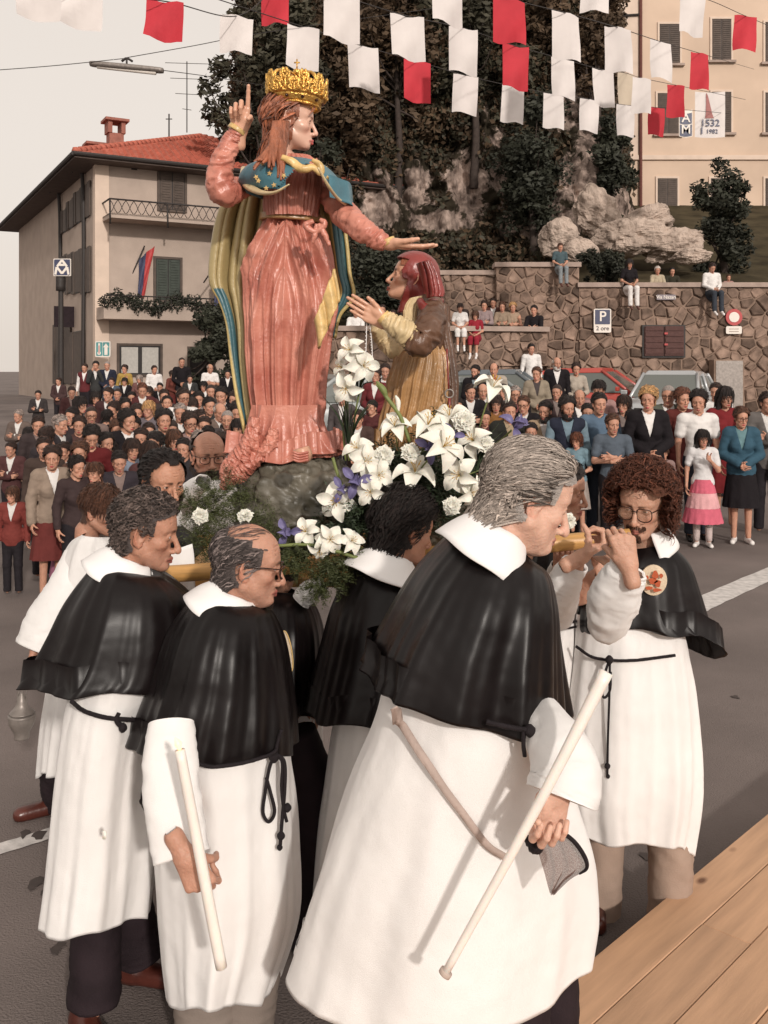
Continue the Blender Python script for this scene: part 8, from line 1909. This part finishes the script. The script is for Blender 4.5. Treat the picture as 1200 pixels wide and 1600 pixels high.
leg(h, [(945, 1240, 405), (940, 1330, 408), (935, 1420, 408), (934, 1452, 408)], [.085, .082, .085, .088], 405, 'trouser_tan'); leg(h, [(1046, 1270, 418), (1048, 1350, 420), (1046, 1448, 420)], [.09, .080, .082], 418, 'trouser_tan')
shoe(h, 930, 1425, 408, -100, 'shoe'); shoe(h, 1046, 1446, 418, -90, 'shoe')
SB = srf(h, 1022, 907, .02)
bd = [tuple(P(1022 + 21 * math.cos(a), 907 + 24 * math.sin(a), SB)) for a in np.linspace(0, 2 * PI, 28, endpoint=False)]
M['badge'] = mat('embroidered_badge', (.62, .50, .36), .7, .1, 60, .3, 200)
c_ = tuple(P(1022, 907, SB + .5)); V = [c_] + [(x, y + .004, z) for x, y, z in bd] + [(x, y + .012, z) for x, y, z in bd]; n = 28
part(h['root'], 'badge', V, [(0, 1 + (i + 1) % n, 1 + i) for i in range(n)] + [(1 + i, 1 + (i + 1) % n, 1 + n + (i + 1) % n, 1 + n + i) for i in range(n)], M['badge'], False)
bl_ = []
for x, y, rx, ry in ((1024, 898, 5, 7), (1020, 908, 7, 5), (1028, 912, 5, 6), (1014, 919, 6, 3), (1026, 922, 7, 3), (1011, 902, 3, 3), (1033, 900, 3, 4)):
    k = len(bl_); bl_.append(([tuple(P(x + rx * math.cos(a) * (1 + .3 * math.sin(3 * a + x)), y + ry * math.sin(a), SB + 2)) for a in np.linspace(0, 2 * PI, 9, endpoint=False)]))
V = [p for q_ in bl_ for p in q_]; part(h['root'], 'badge_emblem', V, [tuple(range(9 * i + 8, 9 * i - 1, -1)) if i else tuple(range(8, -1, -1)) for i in range(len(bl_))], cloth((.40, .09, .04)), False)
finish(h, True)
# ------------------------------------------------------------ hidden bearer between the two
h = hero('person', 'bearer mostly hidden between the tall silver haired man and the curly haired one', (876, 765), 385, -20, 10, 0, 1.0, dict(), dict(skin=(.52, .275, .19), brow=(.02, .012, .01)), dict(byaw=-30), group=GB)
addhair(h, [haircap(h['fh'], .016, lump=.010, h=.005), strands(h['fh'], back, 700, .06, 6, .003, .02, (1, 1, 1), 5)], 'black')
cape(h, [(842, 840, 880, 840), (820, 860, 895, 870), (808, 920, 880, 920), (800, 1000, 880, 1000)], 385, 7, .8, amp=.008)
robe(h, [(815, 940, 900, 940), (812, 1000, 902, 1000), (808, 1100, 895, 1100), (805, 1200, 892, 1200), (803, 1270, 900, 1270)], 395, 9, .8, .010, 6); rope(h, pp((850, 968, 425), (885, 972, 430), (905, 970, 415), s=420), .005); rope(h, pp((850, 976, 425), (885, 981, 430), (905, 978, 415), s=420), .004)
sleeve(h, [(840, 930, 400), (862, 905, 405), (872, 882, 410)], [.05, .04, .03], folds=.05); hand(h, 'grip', (.2, .1, 1), (1, 0, 0), P(874, 892, 412), .85)
leg(h, [(850, 1240, 390), (850, 1350, 390)], [.08, .06], 390, 'trouser_dark'); finish(h, False)
# ------------------------------------------------------------ bearded man behind
h = hero('person', 'dark bearded bearer with receding hair between the two left front bearers', (256, 752), 362, -48, 12, 0, 1.03, dict(nose=1.05, nosel=.6, age=.5), dict(skin=(.52, .27, .18), lip=(.34, .11, .08), brow=(.025, .014, .01), beard=(.045, .022, .014), beardf=lambda s: .9 * np.clip(1 - np.minimum(np.minimum(ell(s, (.055, 0, -.100), (.045, .05, .036)), cap(s, (.10, 0, -.064), (.084, .028, -.072), .004)), cap(s, (.02, .062, -.02), (.045, .05, -.09), .010)) / .005, 0, 1)), dict(byaw=-30), group=GB)
addhair(h, [haircap(h['fh'], .012, 'reced', lump=.012, h=.005), strands(h['fh'], back, 1300, .06, 6, .003, .020, (1, 1, 1), 8, 'reced')], 'black')
addhair(h, [strands(h['fh'], lambda p, k: np.stack([.15 + 0 * p[:, 0], 0 * p[:, 0], -1 + 0 * p[:, 0]], 1), 900, .035, 5, .0028, .010, (1, 1, 1), 9, scalef=lambda p, l: (p[:, 0] > .0) & (((p[:, 2] < -.082) & (p[:, 0] > .01)) | ((p[:, 2] < -.03) & (np.abs(p[:, 1]) > .045)) | ((p[:, 2] < -.056) & (p[:, 2] > -.070) & (p[:, 0] > .07) & (np.abs(p[:, 1]) < .034))), box_=((.0, -.08, -.13), (.12, .08, -.02)))], 'dark', 'beard')
cape(h, [(225, 815, 285, 822), (200, 840, 312, 848), (180, 890, 330, 900), (165, 960, 345, 975), (155, 1030, 350, 1040)], 362, 8, .75, amp=.010)
collar(h, 22, -40, r0=.068, r1=.15, dz=.11, gap=12, pt=.06)
V, Q, u, t = sheet([(238, 870, 300, 850), (246, 890, 303, 870), (262, 910, 304, 900), (290, 926, 305, 930)], 425, 10, 12, .004, 1); solid(part(h['root'], 'shirt_front', V, Q, M['collar']), .004)
robe(h, [(175, 1000, 335, 1000), (165, 1100, 340, 1100), (160, 1220, 345, 1230)], 362, 4, .75); leg(h, [(225, 1200, 360), (222, 1320, 360)], [.08, .06], 360, 'trouser_dark'); leg(h, [(280, 1200, 360), (282, 1320, 360)], [.08, .06], 360, 'trouser_dark'); finish(h)
# ------------------------------------------------------------ dark caped bearer between the groups
h = hero('person', 'stooping dark caped bearer with an oval badge, right behind the spectacled man', (418, 905), 425, 5, 40, 0, .95, dict(), dict(), dict(byaw=10, hip=-.36), group=GB)
addhair(h, [haircap(h['fh'], .012, lump=.010, h=.0055), strands(h['fh'], back, 500, .06, 6, .003, .018, (1, 1, 1), 5)], 'dark')
cape(h, [(425, 922, 462, 925), (415, 940, 488, 945), (408, 990, 503, 985), (402, 1050, 508, 1050), (400, 1120, 512, 1105)], 425, 9, .8, amp=.010)
sleeve(h, [(470, 940, 440), (482, 925, 440), (505, 912, 440)], [.04, .045, .035], folds=.06)
robe(h, [(408, 1090, 506, 1090), (404, 1180, 500, 1180), (402, 1240, 496, 1240)], 400, 4, .75)
leg(h, [(450, 1150, 440), (485, 1250, 440), (492, 1400, 440), (495, 1480, 440)], [.10, .10, .09, .085], 440, 'trouser_dark'); leg(h, [(430, 1200, 420), (440, 1300, 420), (438, 1440, 420)], [.10, .09, .08], 420, 'trouser_dark')
bd = [tuple(P(449 + (7 * math.cos(a)) + 5 * math.sin(a), 1018 + 32 * math.sin(a), 500)) for a in np.linspace(0, 2 * PI, 24, endpoint=False)]
part(h['root'], 'badge', bd, [tuple(range(23, -1, -1))], M['badge'], False); tp(h['root'], 'badge_edge', [tube(bd + [bd[0]], .0022, 6, 60, cap_=False)], M['gold_paint']); shoe(h, 500, 1490, 440, 0, 'shoe_black'); shoe(h, 445, 1450, 420, 0, 'shoe_black'); finish(h, False)
# ------------------------------------------------------------ server boy, far left
h = hero('person', 'boy server with straight brown hair in a plain white alb at the left', (158, 797), 336, -14, 14, 0, .93, dict(fem=.6, nose=.85), dict(skin=(.46, .24, .165), lip=(.35, .12, .10), brow=(.05, .025, .015)), dict(byaw=-10, hip=-1.35), group='servers in white')
bowl = lambda p, l: scalp(p / 1.1) | ((p[:, 2] > .035) & (np.abs(p[:, 1]) < .08)) | ((p[:, 0] < .02) & (p[:, 2] > -.02) & (np.abs(p[:, 1]) > .05))
addhair(h, [haircap(h['fh'], .014, lump=.004, h=.0045, scalef=bowl), strands(h['fh'], lambda p, k: np.stack([p[:, 0] * 3, p[:, 1] * 4, -1.2 + 0 * p[:, 0]], 1), 1500, .08, 7, .003, .020, (1, .9, .85), 10, shade=.25, scalef=lambda p, l: p[:, 2] > .06)], 'brown')
robe(h, [(138, 832, 188, 838), (116, 848, 204, 855), (100, 890, 210, 900), (92, 960, 212, 960), (84, 1060, 208, 1060), (74, 1140, 200, 1140), (68, 1208, 196, 1208)], 336, 11, .7, .014, 6)
sleeve(h, [(122, 865, 345), (98, 920, 352), (70, 970, 356), (54, 1012, 358)], [.07, .085, .10, .105], folds=.04, seed=3, squash=.6)
hand(h, 'grip', (-.3, 0, -1), (-.2, -.9, 0), P(56, 1012, 360), .85)
leg(h, [(100, 1180, 332), (98, 1225, 332), (92, 1262, 332)], [.11, .10, .075], 332, 'trouser_dark'); leg(h, [(160, 1180, 338), (160, 1270, 338)], [.09, .07], 338, 'trouser_dark'); shoe(h, 82, 1270, 334, -150, 'shoe'); shoe(h, 160, 1268, 337, -60, 'shoe'); finish(h)
th_ = empty('thurible', tuple(P(34, 1120, 360)), 0, 'silver thurible hanging on chains from the boy server hand', 'thurible')
for dx in (-9, 0, 9): tp(th_, 'chain', [tube(pp((50, 1030), (36 + dx * .6, 1078), (34 + dx, 1108), s=360), .0028, 5, 20, folds=.35, fk=30)], M['metalgrey'])
a_ = np.array(tuple(P(34, 1118, 360)))
tp(th_, 'lid', [tube([a_ + (0, 0, .10), a_ + (0, 0, .07), a_ + (0, 0, .04), a_ + (0, 0, .01)], [.006, .02, .028, .055], 20, 20)], M['metalgrey']); tp(th_, 'bowl', [tube([a_ + (0, 0, .004), a_ - (0, 0, .03), a_ - (0, 0, .07), a_ - (0, 0, .10)], [.058, .055, .036, .03], 20, 16)], M['metalgrey'])
# ------------------------------------------------------------ bald priest with glasses and dark beard
h = hero('person', 'bald man with shining spectacles and full dark beard behind the fern bank', (326, 712), 300, -70, 4, 0, 1.06, dict(age=.6, nose=1.05), dict(skin=(.52, .27, .19), lip=(.33, .11, .09), brow=(.04, .02, .015), beard=(.05, .03, .025), beardf=lambda s: .9 * np.clip(1 - ell(s, (.055, 0, -.100), (.05, .06, .045)) / .005, 0, 1)), dict(byaw=-60), group='servers in white')
addhair(h, [haircap(h['fh'], .016, 'bald', lump=.012, h=.0055)], 'dark')
addhair(h, [haircap(h['fh'], .022, lump=.02, h=.0055, scalef=lambda p, l: ((p[:, 2] < -.066) & (p[:, 0] > .01) & (p[:, 2] > -.15)) | ((np.abs(p[:, 1]) > .055) & (p[:, 2] < -.02) & (p[:, 0] > 0) & (p[:, 0] < .05) & (p[:, 2] > -.15)) | ((p[:, 2] < -.05) & (p[:, 2] > -.066) & (p[:, 0] > .06) & (np.abs(p[:, 1]) < .035)))], 'dark', 'beard'); addglasses(h, lens=False)
robe(h, [(306, 748, 348, 748), (285, 762, 366, 762), (272, 800, 378, 800), (266, 880, 384, 880), (262, 960, 388, 960), (258, 1050, 390, 1050), (254, 1120, 392, 1120)], 300, 12, .6, .012, 6)
sleeve(h, [(290, 790, 320), (296, 770, 335), (318, 752, 345)], [.06, .055, .04], folds=.05); finish(h)
